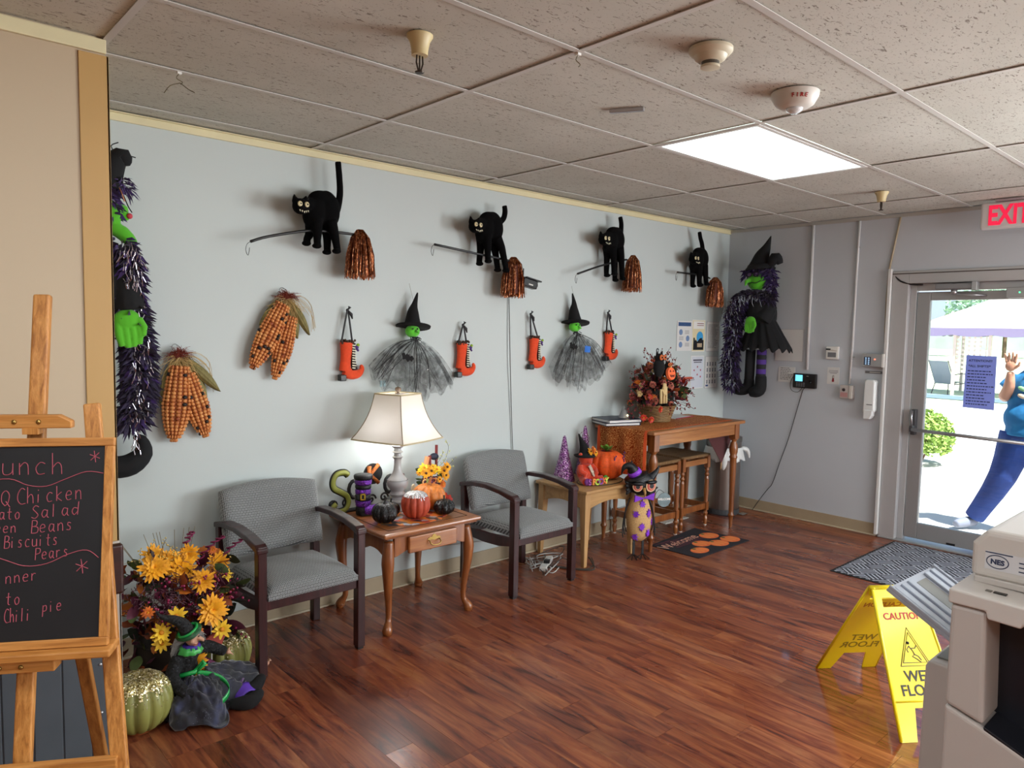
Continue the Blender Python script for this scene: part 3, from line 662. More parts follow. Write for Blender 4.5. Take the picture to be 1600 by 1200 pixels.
# placemat under the pumpkins
t = thing('placemat', (.40, -.42, .5565), 'colourful Halloween placemat under the pumpkins on the cherry table', 'placemat')
k = NT('halloween_print'); vo = k.n('TexVoronoi'); vo.inputs['Scale'].default_value = 26; k.l(k.coord(), vo.inputs['Vector']); sp = k.n('SeparateColor'); k.l(vo.outputs['Color'], sp.inputs[0])
k.base(k.ramp(sp.outputs[0], [(0, '#e0782a'), (.25, '#b34a3a'), (.42, '#3a3236'), (.58, '#a7aab4'), (.74, '#5c4a3c'), (.88, '#de8f3a')], 'CONSTANT'))
out = []
for i in range(48):
    a = 2*math.pi*i/48; r = 1+.04*math.cos(a*12); out.append((.215*r*math.cos(a), .135*r*math.sin(a)))
MB().prism(out, 0, .0025).build('mat_cloth', k.m, t)

def mk_pumpkin(name, loc, r, h, m, label, lobes=10, depth=.16, stem=None, top=None, group=None, cat='pumpkin', rz=0, tilt=0):
    t = thing(name, loc, label, cat, group, rz)
    q = MB(); pumpkin(q, r, h, lobes, depth, n=lobes*8); b = q.build('body', m, t, smooth=True)
    if stem: st = MB().tube(smooth_path([(0, 0, h*.86), (.002, 0, h*.98), (r*.08, 0, h*1.12), (r*.18, 0, h*1.22)], 3), [r*.13]*4+[r*.09]*5+[r*.11], 7).build('stem', stem, t, smooth=True)
    if top:
        def f(u, v, rr=r): return None
        q = MB(); pumpkin(q, r*1.008, h*1.01, lobes, depth, n=lobes*8)
        keep = MB(); keep.v = q.v; keep.f = [f_ for f_ in q.f if len(f_) == 4 and min(q.v[i].z for i in f_) > h*top[1]-rnd.uniform(0, .12)*h]
        keep.build('glitter_top', top[0], t, smooth=True)
    if tilt: t.rotation_euler = (tilt, 0, rz)
    return t
M_blkg = glitter('black_glitter', '#08080a', ['#101014', '#1c1c20', '#77777c'], 500, .16, .22, .2)
M_redp = mat('rust_red_pumpkin', '#b0452c', .6, var=.18, vs=40, bump=.4, bs=60)
M_silv = glitter('silver_glitter', '#9a9490', ['#f4f4f6', '#c8c8cc', '#ffffff'], 420, .6, .35, .4)
M_orgp = mat('speckled_orange', '#cf7a33', .5, var=.28, vs=70, bump=.5, bs=70)
M_stemb = mat('dark_stem', '#1b1712', .7)
mk_pumpkin('pumpkin', (.222, -.415, .559), .072, .112, M_blkg, 'shiny black pumpkin beside the lamp base, its thin stem upright', 10, .14, M_stemb)
mk_pumpkin('pumpkin', (.415, -.432, .559), .083, .152, M_redp, 'rust red pumpkin with silver glitter top on the cherry table', 12, .15, None, (M_silv, .84))
mk_pumpkin('pumpkin', (.590, -.465, .559), .062, .086, M_blkg, 'small black pumpkin at the front corner by the orange pumpkin', 9, .14, M_stemb, rz=1)
mk_pumpkin('pumpkin', (.592, -.312, .558), .100, .152, M_orgp, 'speckled orange pumpkin behind the red and black pumpkins', 12, .15, mat('orange_stem', '#9a5a22', .6))
mk_pumpkin('pumpkin', (.325, -.315, .558), .055, .080, M_blkg, 'small black pumpkin half hidden behind the shiny black one', 9, .14, M_stemb, rz=.5)

# SPOOKY letters sign standing against the wall
t = thing('word_sign', (.245, -.085, .556), 'black scrollwork standing sign with green S and orange K', 'sign')
M_blk = mat('black_wood', '#0f0f10', .5); M_grnl = mat('olive_green_paint', '#8a8f3c', .5); M_orl = glitter('orange_glitter_letter', '#c06a2c', ['#e08a48', '#c06a2c', '#f2b070'], 400, .4, .5, .1)
def scroll_s(w, h): return [(w*.42, h*.40), (w*.20, h*.48), (-w*.22, h*.46), (-w*.42, h*.30), (-w*.36, h*.12), (0, 0), (w*.34, -h*.12), (w*.42, -h*.30), (w*.22, -h*.46), (-w*.22, -h*.48), (-w*.44, -h*.36), (-w*.26, -h*.28)]
def stroke(pts, r, thick, k=5): return MB().tube([(p[0], 0, p[1]) for p in smooth_path([(a, b, 0) for a, b in pts], k)], r, 8, M=Matrix.Diagonal((1, thick/r, 1, 1)))
S_ = scroll_s(.115, .23)
q = MB().tube([(p[0], 0, p[1]) for p in smooth_path([(a, b, 0) for a, b in S_], 5)], .021, 8, M=TR(-.11, 0, .125) @ Matrix.Diagonal((1, .45, 1, 1))); q.build('letter_backing', M_blk, t, smooth=True)
MB().tube([(p[0], 0, p[1]) for p in smooth_path([(a, b, 0) for a, b in S_], 5)], .015, 8, M=TR(-.11, -.008, .125) @ Matrix.Diagonal((1, .5, 1, 1))).build('letter', M_grnl, t, smooth=True)
q = MB()
for px in (-.02, .04, .22): q.tube([(.035*math.cos(a_*.5), 0, .05*math.sin(a_*.5)) for a_ in range(14)], .012, 8, M=TR(px, 0, .13) @ Matrix.Diagonal((1, .6, 1, 1)))
q.build('letter', M_blk, t, smooth=True)
q = MB(); q.prism(arc(0, 0, .062, 0, 350, 20), -.006, .006, M=TR(.105, .002, .205) @ WALLM); q.build('scroll_backing', M_blk, t)
MB().tube([(-.032, 0, -.055), (-.028, 0, .05)], .013, 8, M=TR(.10, -.012, .205)).tube([(.035, 0, .055), (-.02, 0, 0), (.035, 0, -.055)], .012, 8, M=TR(.10, -.012, .205)).build('letter', M_orl, t, smooth=True)
q = MB()
for i in range(6):
    cx = -.16+i*.085; q.tube([(cx+.030*(1-j/16)*math.cos(j*.55), 0, .055+.03*(1-j/16)*math.sin(j*.55)) for j in range(15)], .006, 6)
q.tube([(-.17, 0, .01), (.30, 0, .01)], .012, 8); q.build('scrollwork', M_blk, t, smooth=True)

# purple glitter witch boot
t = thing('witch_boot', (.225, -.185, .557), 'purple and black striped glitter witch boot with gold buckle', 'boot decoration', rz=R(-12))
M_pg = glitter('purple_glitter', '#43186b', ['#8a3fc0', '#5a2090', '#c27be8'], 330, .6, .4, .3)
M_bkt = mat('black_tinsel', '#0d0c10', .5, bump=.8, bs=120, bd=.004)
seg = [(.0, .05, 'b', .041), (.05, .085, 'p', .043), (.085, .12, 'b', .044), (.12, .15, 'p', .044), (.15, .175, 'b', .045), (.175, .205, 'p', .047), (.205, .232, 'b', .053)]
for a, b, c, r in seg: MB().lathe([(.0001, a), (r-.004, a), (r, a+.006), (r+.001, b-.006), (r-.003, b), (.0001, b)], n=24).build('stripe' if c == 'p' else 'shaft_band', M_pg if c == 'p' else M_bkt, t, smooth=True)
MB().tube(smooth_path([(0, -.02, .028), (.05, -.03, .028), (.09, -.035, .032), (.115, -.035, .05), (.112, -.035, .066)], 4), [.03]*5+[.032]*4+[.028]*4+[.018]*3+[.008], 12).build('toe', M_pg, t, smooth=True)
MB().box((-.025, -.045, -.001), (.03, .03, .02)).build('heel', M_blk, t, bevel=.005)
MB().box((-.0450, -.046, .10), (-.0, -.03, .128)).build('strap', M_blk, t)
q = MB(); q.box((-.034, -.053, .094), (-.004, -.046, .101)).box((-.034, -.053, .125), (-.004, -.046, .132)).box((-.034, -.053, .094), (-.027, -.046, .132)).box((-.011, -.053, .094), (-.004, -.046, .132)); q.build('buckle', mat('gold_glitter', '#c8a43a', .35, metal=.7), t)

# striped tin behind the lamp and small ghost
t = thing('striped_jar', (.522, -.085, .557), 'dark red and cream striped jar between the lamp and the candy arrangement', 'jar')
for i in range(7):
    MB().lathe([(.0001, 0), (.040+.004*math.sin(i), 0), (.042+.004*math.sin(i), .013), (.040, .026), (.0001, .026)], (0, 0, i*.026), 20).build('stripe', mat('jar_red', '#3f1512', .5) if i % 2 == 0 else mat('jar_cream', '#c9bda6', .6), t, smooth=True)
t = thing('carved_ghost', (.598, -.155, .557), 'small cream wooden ghost leaning beside the candy arrangement', 'figurine')
MB().prism([(-.02, 0), (.03, 0), (.022, .05), (.012, .10), (-.006, .125), (-.02, .115), (-.024, .09), (-.016, .05)], -.008, .008, M=WALLM).build('body', mat('ghost_cream', '#d8c8a8', .7), t, bevel=.003)

# ---- flower parts shared by all arrangements
def flower(name, n, L, W, layers, m, mc, cr, seed=1):
    rr = random.Random(seed); q = MB()
    for k in range(layers): petal_ring(q, n-k*1, L*(1-.2*k), W, .18+.38*k, z=.002*k, jit=.12, rr=rr, off=.5*(k % 2))
    me = q.mesh(name, True, fix=False); me.materials.append(m)
    if mc is not None:
        me.materials.append(mc); nb = len(me.polygons)
        q2 = MB(); q2.ball((0, 0, .006+.15*L), (cr, cr, cr*.6), 10, 6); base = len(q.v); q.v += q2.v; q.f += [tuple(i+base for i in f) for f in q2.f]
        me2 = q.mesh(name, True, fix=False); me2.materials.append(m); me2.materials.append(mc)
        for i, p_ in enumerate(me2.polygons): p_.material_index = 1 if i >= nb else 0
        bpy.data.meshes.remove(me); me = me2
    return me
M_yel = mat('golden_petal', '#f2a510', .6, var=.22, vs=30, sheen=.1); M_yel2 = mat('lemon_petal', '#efc328', .6, var=.15, vs=30)
M_orp = mat('orange_petal', '#d9701e', .6, var=.2, vs=30); M_brn = mat('seed_brown', '#4a2a12', .8); M_yelc = mat('petal_heart', '#d88a12', .7)
M_lf = mat('leaf_green', '#4a5a30', .6, var=.3, vs=20); M_lfd = mat('leaf_dark', '#27301f', .6, var=.2, vs=20); M_lfr = mat('leaf_rust', '#8c4420', .6, var=.3, vs=20); M_lfo = mat('leaf_orange', '#b5641f', .6, var=.25, vs=20); M_lfb = mat('leaf_burgundy', '#4a1228', .55, var=.25, vs=20)
F_mum = flower('flower', 16, .060, .017, 4, M_yel, None, 0, 1); F_dai = flower('flower', 9, .045, .017, 2, M_yel2, M_yelc, .010, 2); F_sm = flower('flower', 9, .030, .013, 2, M_yel, M_brn, .007, 3); F_or = flower('flower', 10, .030, .013, 3, M_orp, M_yelc, .006, 4)
L_map = {}
def leafm(key, m, L=.06, W=.035, lobes=0, bend=.25):
    if key not in L_map:
        me = leaf_mesh('leaf', L, W, bend, lobes); me.materials.append(m); L_map[key] = me
    return L_map[key]
def aim(p_, d, roll=0, scale=1):
    return Matrix.Translation(p_) @ rot_to(d) @ Matrix.Rotation(roll, 4, 'Z') @ Matrix.Scale(scale, 4)
def aimY(p_, d, roll=0, scale=1):
    d = Vector(d).normalized(); q = d.to_track_quat('Y', 'Z').to_matrix().to_4x4(); return Matrix.Translation(p_) @ q @ Matrix.Rotation(roll, 4, 'Y') @ Matrix.Scale(scale, 4)
def berries(t, name, paths, m_stem, m_berry, rb, every=.02, side=.012, rs=.0012, seed=1):
    rr = random.Random(seed); q = MB(); b = MB()
    for pts in paths:
        sp = smooth_path(pts, 5); q.tube(sp, rs, 4)
        for i in range(3, len(sp)):
            if rr.random() < every: b.ball(tuple(sp[i]+Vector((rr.uniform(-side, side), rr.uniform(-side, side), rr.uniform(-side, side)))), rb*rr.uniform(.8, 1.2), 6, 4)
    q.build('stem', m_stem, t); b.build(name, m_berry, t, smooth=True, kind='stuff')

# candy arrangement
t = thing('candy_arrangement', (.715, -.150, .557), 'small autumn flower arrangement with candy letters on the cherry table', 'flower arrangement')
MB().lathe([(.0001, 0), (.045, 0), (.062, .12), (.058, .12), (.0001, .02)], n=20).build('pot', mat('wine_pot', '#5a1420', .5, var=.2), t, smooth=True)
q = MB().box((-.10, -.062, .115), (.02, -.052, .165)); q.build('name_board', mat('board_plum', '#4e2236', .7), t, bevel=.003)
for i, (ch_, c_) in enumerate(zip('CANDY', ['#d8b070', '#8f9a4a', '#7a3a6a', '#c86a2a', '#d8b070'])):
    text(ch_, 'letter', mat('letter_'+c_[1:], c_, .5), t, (-.088+i*.024, -.066, .14), .044, extrude=.003, bold=.0012)
rr = random.Random(4)
for i in range(16):
    a = rr.uniform(0, 6.28); r = rr.uniform(0, .075); x, y = r*math.cos(a)*1.1-.01, r*math.sin(a)*.8
    place([F_sm, F_dai, F_or][i % 3], 'flower', None, t, M=aim((x-.02, y-.02, .165+rr.uniform(0, .05)), (x*6-.1, -.8+y*4, .7), rr.uniform(0, 6), .8))
for (x, z) in ((-.075, .19), (-.035, .20), (.06, .19), (.075, .16), (.085, .21)): place(F_sm, 'flower', None, t, M=aim((x, -.055, z), (x, -1, .35), 0, 1.15))
place(F_or, 'flower', None, t, M=aim((.045, -.07, .11), (0, -1, .2), 0, .9)); place(F_sm, 'flower', None, t, M=aim((.02, -.07, .145), (0, -1, .2), 0, .7))
for i in range(26):
    a = rr.uniform(0, 6.28); place(leafm('g', M_lf), 'leaf', None, t, M=aimY((.05*math.cos(a), .04*math.sin(a), .11+rr.uniform(0, .08)), (math.cos(a), math.sin(a)*.8, rr.uniform(-.2, .9)), rr.uniform(0, 6), rr.uniform(.6, .95)))
for i, (x, z) in enumerate([(-.05, .02), (-.03, .055), (.0, .09), (.05, .07), (.07, .04), (.02, .03)]):
    place(leafm('r', mat('leaf_red', '#a3271a', .55, var=.3, vs=30), .06, .045, 2.5), 'leaf', None, t, M=aimY((x, -.07, z), (x*3, -.6, -.4), i, .9))
MB().box((-.012, -.01, .14), (.002, .004, .285)).build('cinnamon_stick', mat('stick_red', '#7a1c1a', .6), t); MB().box((.045, 0, .2), (.058, .012, .345)).build('cinnamon_stick', mat('stick_red', '#7a1c1a', .6), t)
MB().tube([(-.04, 0, .2), (-.02, 0, .28)], .016, 8).build('spool', mat('spool_peach', '#d89060', .6), t); MB().ball((.03, 0, .275), (.03, .026, .022), 10, 8).build('bow', mat('navy_plaid', '#23283a', .7, var=.3, vs=200), t, smooth=True)
berries(t, 'berries', [[(.05, 0, .2), (.11, 0, .24), (.14, 0, .32), (.115, 0, .37)], [(.05, 0, .2), (.12, -.02, .21), (.17, -.02, .25)], [(.05, 0, .2), (.11, -.03, .19), (.15, -.03, .205)], [(.03, 0, .2), (.08, 0, .26), (.10, 0, .30)]], mat('twig', '#4a4a2c', .7), mat('cream_berry', '#d9dca0', .5), .0045, .8, .010, .0012, 5)

# ------------------------------------------------------------------ oak table and things on it
M_oak = wood('light_oak', '#9c7444', '#b98f5a', '#caa36c', 'X', .8, .45, .15); M_oakl = wood('light_oak_leg', '#a47c4c', '#bb9260', '#cda873', 'Z', .8, .45, .1)
t = thing('oak_side_table', (2.035, -.27, 0), 'light oak table holding the orange pumpkin and purple cones', 'table')
MB().box((-.285, -.25, .513), (.285, .25, .536)).build('tabletop', M_oak, t, bevel=.006, seg=3)
for sx in (-1, 1):
    for sy in (-1, 1):
        a, b = .026, .015; x, y = sx*.245, sy*.205; q = MB()
        q.add([(x-a, y-a, .513), (x+a, y-a, .513), (x+a, y+a, .513), (x-a, y+a, .513), (x-a, y-a, .40), (x+a, y-a, .40), (x+a, y+a, .40), (x-a, y+a, .40)]+[(x+sx*.01+p_*b, y+sy*.01+r_*b, 0) for p_, r_ in ((-1, -1), (1, -1), (1, 1), (-1, 1))],
              [(0, 1, 2, 3), (0, 4, 5, 1), (1, 5, 6, 2), (2, 6, 7, 3), (3, 7, 4, 0), (4, 8, 9, 5), (5, 9, 10, 6), (6, 10, 11, 7), (7, 11, 8, 4), (11, 10, 9, 8)])
        q.build('leg', M_oakl, t, bevel=.003)
arch = lambda w: [(-w/2, 0), (w/2, 0), (w/2, -.11)]+[(w/2-w*i/10, -.11+.035*math.sin(math.pi*i/10)) for i in range(1, 10)]+[(-w/2, -.11)]
for sy in (-1, 1): MB().prism(arch(.44), -.009, .009, M=TR(0, sy*.212, .513) @ WALLM).build('apron', M_oak, t)
for sx in (-1, 1): MB().prism(arch(.36), -.009, .009, M=TR(sx*.252, 0, .513) @ RZ(90) @ WALLM).build('apron', M_oak, t)
t = thing('woven_placemat', (2.10, -.335, .5365), 'tan oval woven placemat under the big orange pumpkin', 'placemat', rz=.05)
k = NT('woven_tan'); wv = k.n('TexWave', wave_type='RINGS'); wv.inputs['Scale'].default_value = 55; k.l(k.coord((1, 1.7, 1)), wv.inputs['Vector']); k.base(k.ramp(wv.outputs['Fac'], [(.2, '#9a7846'), (.7, '#c8a873')]))
MB().prism([(.21*math.cos(i*.157), .13*math.sin(i*.157)) for i in range(40)], 0, .004).build('weave', k.m, t); MB().tube([(.21*math.cos(i*.157), .13*math.sin(i*.157), .003) for i in range(41)], .003, 5).build('edge', mat('mat_edge', '#33281c', .7), t)
M_pgc = glitter('purple_tinsel_glitter', '#421248', ['#8a3a90', '#d8b8dc', '#5e1c68'], 210, .62, .45, .3)
for lc, r, h, lb in (((1.900, -.160), .080, .330, 'purple glitter cone beside the armchair, behind the spooky bear'), ((2.205, -.085), .072, .370, 'purple glitter cone behind the orange pumpkin')):
    t = thing('glitter_cone', (*lc, .537), lb, 'cone decoration')
    MB().lathe([(.0001, 0), (r, 0), (r*1.02, .01), (r*.5, h*.5), (.012, h*.96), (.004, h), (.0001, h)], n=28).build('body', M_pgc, t, smooth=True)
    q = MB(); rr = random.Random(9)
    for i in range(260):
        u = rr.random()**1.3; a = rr.uniform(0, 6.28); rad = r*(1-u)*1.02+.004; z = u*h*.96
        q.cbox((0, 0, 0), (.007, .001, .0018), TR(rad*math.cos(a), rad*math.sin(a), z) @ RZ(math.degrees(a)+90+rr.uniform(-50, 50)) @ RY(rr.uniform(-50, 50)))
    q.build('tinsel_flecks', mat('violet_foil', '#c79ad0', .25, metal=.7), t, kind='stuff', raw=True)
M_bigp = mat('bright_orange_burlap', '#dd5312', .7, var=.22, vs=60, bump=.5, bs=160, bd=.002)
t = mk_pumpkin('pumpkin', (2.195, -.305, .541), .148, .212, M_bigp, 'large bright orange pumpkin with green leaves on the oak table', 11, .10, None)
rr = random.Random(8)
for i in range(9):
    a = i*.75; place(leafm('pg', mat('bright_leaf', '#5f8a2c', .5, var=.3, vs=30), .065, .042, 0, .1), 'leaf', None, t, M=aimY((0.0, 0, .205+.006*(i % 3)), (math.cos(a), math.sin(a)*.8, .25+.3*(i % 2)), 0, .95))
for i in range(22):
    a = rr.uniform(0, 6.28); place(leafm('pp', mat('plum_leaf', '#3c2444', .5, var=.3, vs=30), .08, .03, 0, -.5), 'leaf', None, t, M=aimY((.02*math.cos(a), .02*math.sin(a), .203), (math.cos(a), math.sin(a), .05), 0, rr.uniform(.9, 1.6)))
for (a, zz) in ((-1.9, .15), (-1.1, .14), (-.6, .16)):
    q = MB()
    for kk in range(5): q.ball((.135*math.cos(a)+rr.uniform(-.008, .008), .135*math.sin(a)+rr.uniform(-.008, .008), zz+kk*.009), .006, 6, 4)
    q.build('berry_cluster', mat('violet_berry', '#5a2a60', .4), t, smooth=True)

# spooky bear with witch hat
t = thing('plush_bear', (1.985, -.285, .537), 'orange-red plush bear in a black witch hat holding spooky letters', 'stuffed toy', rz=R(-10))
M_plush = mat('orange_red_plush', '#c93c1c', .9, var=.2, vs=40, sheen=.4, bump=.5, bs=160, bd=.003)
q = MB(); q.ball((0, 0, .075), (.062, .055, .072), 18, 12).ball((0, -.012, .165), (.052, .047, .042), 18, 12).ball((-.045, -.01, .20), .018).ball((.045, -.01, .20), .018).ball((0, -.055, .155), (.022, .02, .018))
q.tube([(-.05, -.01, .12), (-.068, -.045, .085), (-.04, -.08, .07)], [.022, .02, .018], 10).tube([(.05, -.01, .12), (.068, -.04, .085), (.05, -.075, .07)], [.022, .02, .018], 10)
q.tube([(-.03, -.02, .03), (-.06, -.08, .025), (-.075, -.115, .025)], [.03, .027, .026], 10).tube([(.03, -.02, .03), (.07, -.07, .025), (.105, -.085, .03)], [.03, .027, .026], 10)
fuse(q, 'body', M_plush, t, .005, 4)
M_felt = mat('black_felt', '#0c0b0d', .95, bump=.3, bs=100)
MB().lathe([(.0001, .19), (.075, .186), (.082, .195), (.05, .205), (.044, .215), (.0001, .215)], n=24).build('hat_brim', M_felt, t, smooth=True)
MB().tube(smooth_path([(0, 0, .20), (-.01, .0, .25), (-.035, .0, .30), (-.062, .0, .355)], 4), [.048, .045, .041, .037, .034, .030, .026, .021, .017, .013, .009, .006, .003], 14).build('hat', M_felt, t, smooth=True)
for (x, z, f_) in ((.01, .225, F_sm), (.04, .238, F_or), (.055, .215, F_sm)): place(f_, 'flower', None, t, M=aim((x, -.045, z), (.3, -1, .5), 0, .95))
q = MB()
for i in range(10):
    a = i*.628; q.tube([(0, .01, .27), (.042*math.cos(a), .01+.02*math.sin(a), .32+.042*math.sin(a))], .0016, 4)
q.tube([(.042*math.cos(i*.628), .01+.02*math.sin(i*.628), .32+.042*math.sin(i*.628)) for i in range(11)], .0016, 4).tube([(.024*math.cos(i*.628), .01+.012*math.sin(i*.628), .318+.024*math.sin(i*.628)) for i in range(11)], .0014, 4)
q.build('wire_web', mat('plum_wire', '#4a1630', .4, metal=.5), t)
MB().prism([(-.02, .02), (.0, .03), (.05, -.055), (.03, -.06)], -.004, .004, M=TR(.005, -.06, .105) @ WALLM).build('patterned_scarf', mat('scarf_print', '#b8ab9a', .8, var=.5, vs=160), t)
for (x, y) in ((-.078, -.135), (.118, -.095)): MB().ball((x, y, .03), (.024, .014, .026), 12, 8).build('paw_pad', mat('paw_purple', '#6a2a78', .8) if x < 0 else mat('paw_green', '#3c8a2c', .8), t, smooth=True)
for i, (c_, cc) in enumerate(zip('SPOOKY', ['#8a3a90', '#e08a30', '#a8c83a', '#7a3a9a', '#d86a24', '#b8cc4a'])):
    text(c_, 'letter', mat('spooky_'+cc[1:], cc, .5), t, (-.068+i*.030, -.150+.012*(abs(i-2.5) < 2)*-1, .030+.002*math.sin(i*2)), .058, extrude=.004, bold=.0022)

# ------------------------------------------------------------------ tall owl figure
t = thing('owl_figure', (2.245, -.585, 0), 'tall black owl figure with straw belly and witch hat', 'owl decoration', rz=R(-26))
k = NT('straw_belly'); n1 = k.noise(k.coord((1, 1, 4)), 160, 2); k.base(k.ramp(n1, [(.35, '#b08650'), (.65, '#e2bd84')])); k.b.inputs['Roughness'].default_value = .8; k.bump(n1, .6, .004)
MB().lathe([(.0001, .125), (.035, .130), (.065, .155), (.083, .20), (.092, .255), (.092, .31), (.082, .37), (.066, .42), (.048, .45), (.0001, .462)], n=28, squash=(1, .8)).build('body', k.m, t, smooth=True)
M_owl = mat('black_owl_metal', '#17181b', .45, metal=.3, bump=.5, bs=40, bd=.004); M_pur = mat('vivid_purple', '#7b2fc4', .7, var=.2, vs=60)
q = MB(); rr = random.Random(2)
def belly(th, z):
    zs = [.125, .155, .2, .255, .31, .37, .42, .45]; rs_ = [.02, .065, .083, .092, .092, .082, .066, .048]
    for i in range(7):
        if zs[i] <= z <= zs[i+1]: r = rs_[i]+(rs_[i+1]-rs_[i])*(z-zs[i])/(zs[i+1]-zs[i]); break
    return Vector((r*math.sin(th), -r*.8*math.cos(th)-.001, z))
for (th, z) in ((-.05, .405), (-.62, .335), (.55, .335), (-.1, .245), (.6, .195), (-.75, .17), (1.15, .27)):
    c = belly(th, z); n_ = Vector((math.sin(th), -math.cos(th), 0)); M = Matrix.Translation(c+n_*.001) @ n_.to_track_quat('Z', 'Y').to_matrix().to_4x4()
    out = []
    for i in range(16): a = i*math.pi/8; r = (.033 if i % 2 == 0 else .017)*rr.uniform(.8, 1.15); out.append((r*math.cos(a)*.8, r*math.sin(a)))
    q.prism(out, -.006, .004, M)
q.build('purple_blossom', M_pur, t)
hd = MB(); hd.ball((0, -.005, .545), (.105, .055, .085), 22, 14); hd.tube([(-.07, 0, .58), (-.11, 0, .62), (-.13, 0, .60)], [.03, .015, .003], 8)
for sx in (-1, 1):
    hd.tube([(sx*.06, 0, .59), (sx*.10, 0, .65), (sx*.115, 0, .70)], [.035, .018, .002], 8)
    for i in range(4): hd.tube([(sx*.07, 0, .52-.012*i), (sx*(.125-.008*i), -.01, .535-.028*i), (sx*(.14-.012*i), -.01, .545-.033*i)], [.02, .01, .001], 6)
hd_m = Matrix.Translation((0, 0, .5)) @ RY(12) @ Matrix.Translation((0, 0, -.5))
h2 = MB(); h2.M = hd_m; h2.v = [hd_m @ v_ for v_ in hd.v]; h2.f = hd.f; fuse(h2, 'head', M_owl, t, .006, 1)
def ring_disc(r, depth): return [(.0001, 0), (r, 0), (r*1.0, depth), (.0001, depth)]
for sx, r in ((-1, .036), (1, .044)):
    c = hd_m @ Vector((sx*.050, -.055, .535+.012*sx)); M = Matrix.Translation(c) @ RX(90) @ RY(sx*12)
    for kk, (f_, cl_) in enumerate(((1.0, '#d8b890'), (.78, '#c0483c'), (.58, '#d98a78'), (.40, '#17181b'))):
        MB().lathe(ring_disc(r*f_, .004), n=22, M=M @ TR(0, 0, kk*.0035)).build(['eye_rim', 'eye_ring', 'eye_ring', 'pupil'][kk], mat('owl_eye'+str(kk), cl_, .5), t)
    MB().lathe([(.0001, 0), (.03, 0), (.022, .012), (.0001, .014)], n=16, M=M @ TR(-.0, r*.62, .012) @ Matrix.Diagonal((1.6, .5, 1, 1))).build('eyelid', M_owl, t, smooth=True)
MB().tube([hd_m @ Vector((.0, -.058, .52)), hd_m @ Vector((.006, -.082, .488)), hd_m @ Vector((.008, -.076, .46))], [.012, .009, .001], 8).build('beak', mat('beak_tan', '#a8834a', .5), t, smooth=True)
MB().add([(-.0, -.07, .452), (-.075, -.08, .478), (-.078, -.078, .430), (.078, -.078, .490), (.070, -.08, .436)], [(0, 1, 2), (0, 4, 3)]).build('bow_tie', M_pur, t, solid=.014)
MB().lathe([(.0001, 0), (.085, 0), (.088, .006), (.05, .014), (.0001, .016)], n=26, M=TR(-.035, -.01, .595) @ RY(-22)).build('hat_brim', M_owl, t, smooth=True)
MB().tube(smooth_path([(-.035, -.01, .60), (-.06, -.01, .64), (-.085, -.01, .672), (-.125, -.01, .672), (-.145, -.01, .64), (-.148, -.01, .615)], 3), [.05, .046, .043, .04, .037, .034, .03, .027, .023, .019, .016, .012, .009, .006, .004, .003], 14).build('hat', M_owl, t, smooth=True)
MB().tube([(-.043, -.01, .615), (-.058, -.01, .640)], [.051, .047], 16).build('hat_band', mat('purple_glit_band', '#8a3ad0', .5), t, smooth=True)
for sx in (-1, 1):
    q = MB()
    for kk in range(3): q.tube(smooth_path([(sx*.07, .01, .44), (sx*(.105+.006*kk), .0, .36-.03*kk), (sx*(.112+.008*kk), -.005, .26-.03*kk), (sx*(.10+.012*kk), -.01, .20-.02*kk)], 3), .0045, 6)
    q.build('wing', M_owl, t, smooth=True)
    q = MB(); q.box((sx*.035-.008, -.008, .02), (sx*.035+.008, .002, .14))
    for a in (-70, -35, 0, 35, 160): q.tube(smooth_path([(sx*.035, 0, .03), (sx*.035+.03*math.sin(R(a)), -.03*math.cos(R(a)), .018), (sx*.035+.062*math.sin(R(a)), -.062*math.cos(R(a)), .003)], 3), .0035, 5)
    q.build('leg', M_owl, t)
s_ = MB().lathe([(.0001, 0), (.052, 0), (.052, .004), (.0001, .004)], n=26, M=TR(.185, -.02, .42) @ RX(90)).build('hanging_sign', mat('galvanised', '#6f7f83', .5, metal=.4, var=.3, vs=20), t)
text('WELCOME', 'lettering', mat('white_letter', '#e8e8e4', .5), s_, (.185, -.0255, .425), .021, bold=.0006)
MB().tube(smooth_path([(.11, 0, .43), (.15, 0, .49), (.185, -.02, .472)], 3), .002, 5).build('sign_wire', M_owl, t)

# ------------------------------------------------------------------ high table, runner, stools
M_hc = wood('chestnut_top', '#80502a', '#a56c3c', '#bd864e', 'X', .8, .38, .3); M_hl = wood('chestnut_leg', '#683818', '#8a5026', '#a66a38', 'Z', .8, .33, .4)
t = thing('high_table', (2.985, -.325, 0), 'tall chestnut console table with turned legs and orange runner', 'table')
MB().box((-.625, -.285, .878), (.625, .285, .905)).build('tabletop', M_hc, t, bevel=.008, seg=3)
MB().box((-.55, -.250, .79), (.55, -.230, .878)).build('apron', M_hc, t); MB().box((-.55, .23, .79), (.55, .25, .878)).build('apron', M_hc, t)
for sx in (-1, 1): MB().box((sx*.56-.01, -.21, .79), (sx*.56+.01, .21, .878)).build('apron', M_hc, t)
tl_ = [(.0001, 0), (.013, 0), (.016, .06), (.019, .09), (.026, .10), (.026, .108), (.018, .118), (.020, .14), (.024, .35), (.028, .55), (.028, .58), (.033, .59), (.033, .60), (.026, .61), (.034, .64), (.036, .67), (.030, .70), (.020, .725), (.020, .735), (.032, .745), (.032, .752), (.0001, .752)]
for sx in (-1, 1):
    for sy in (-1, 1):
        l_ = MB().lathe(tl_, (sx*.55, sy*.228, 0), 18).build('leg', M_hl, t, smooth=True, auto=50); MB().cbox((sx*.55, sy*.228, .815), (.062, .062, .127)).build('leg_block', M_hl, l_, bevel=.003)
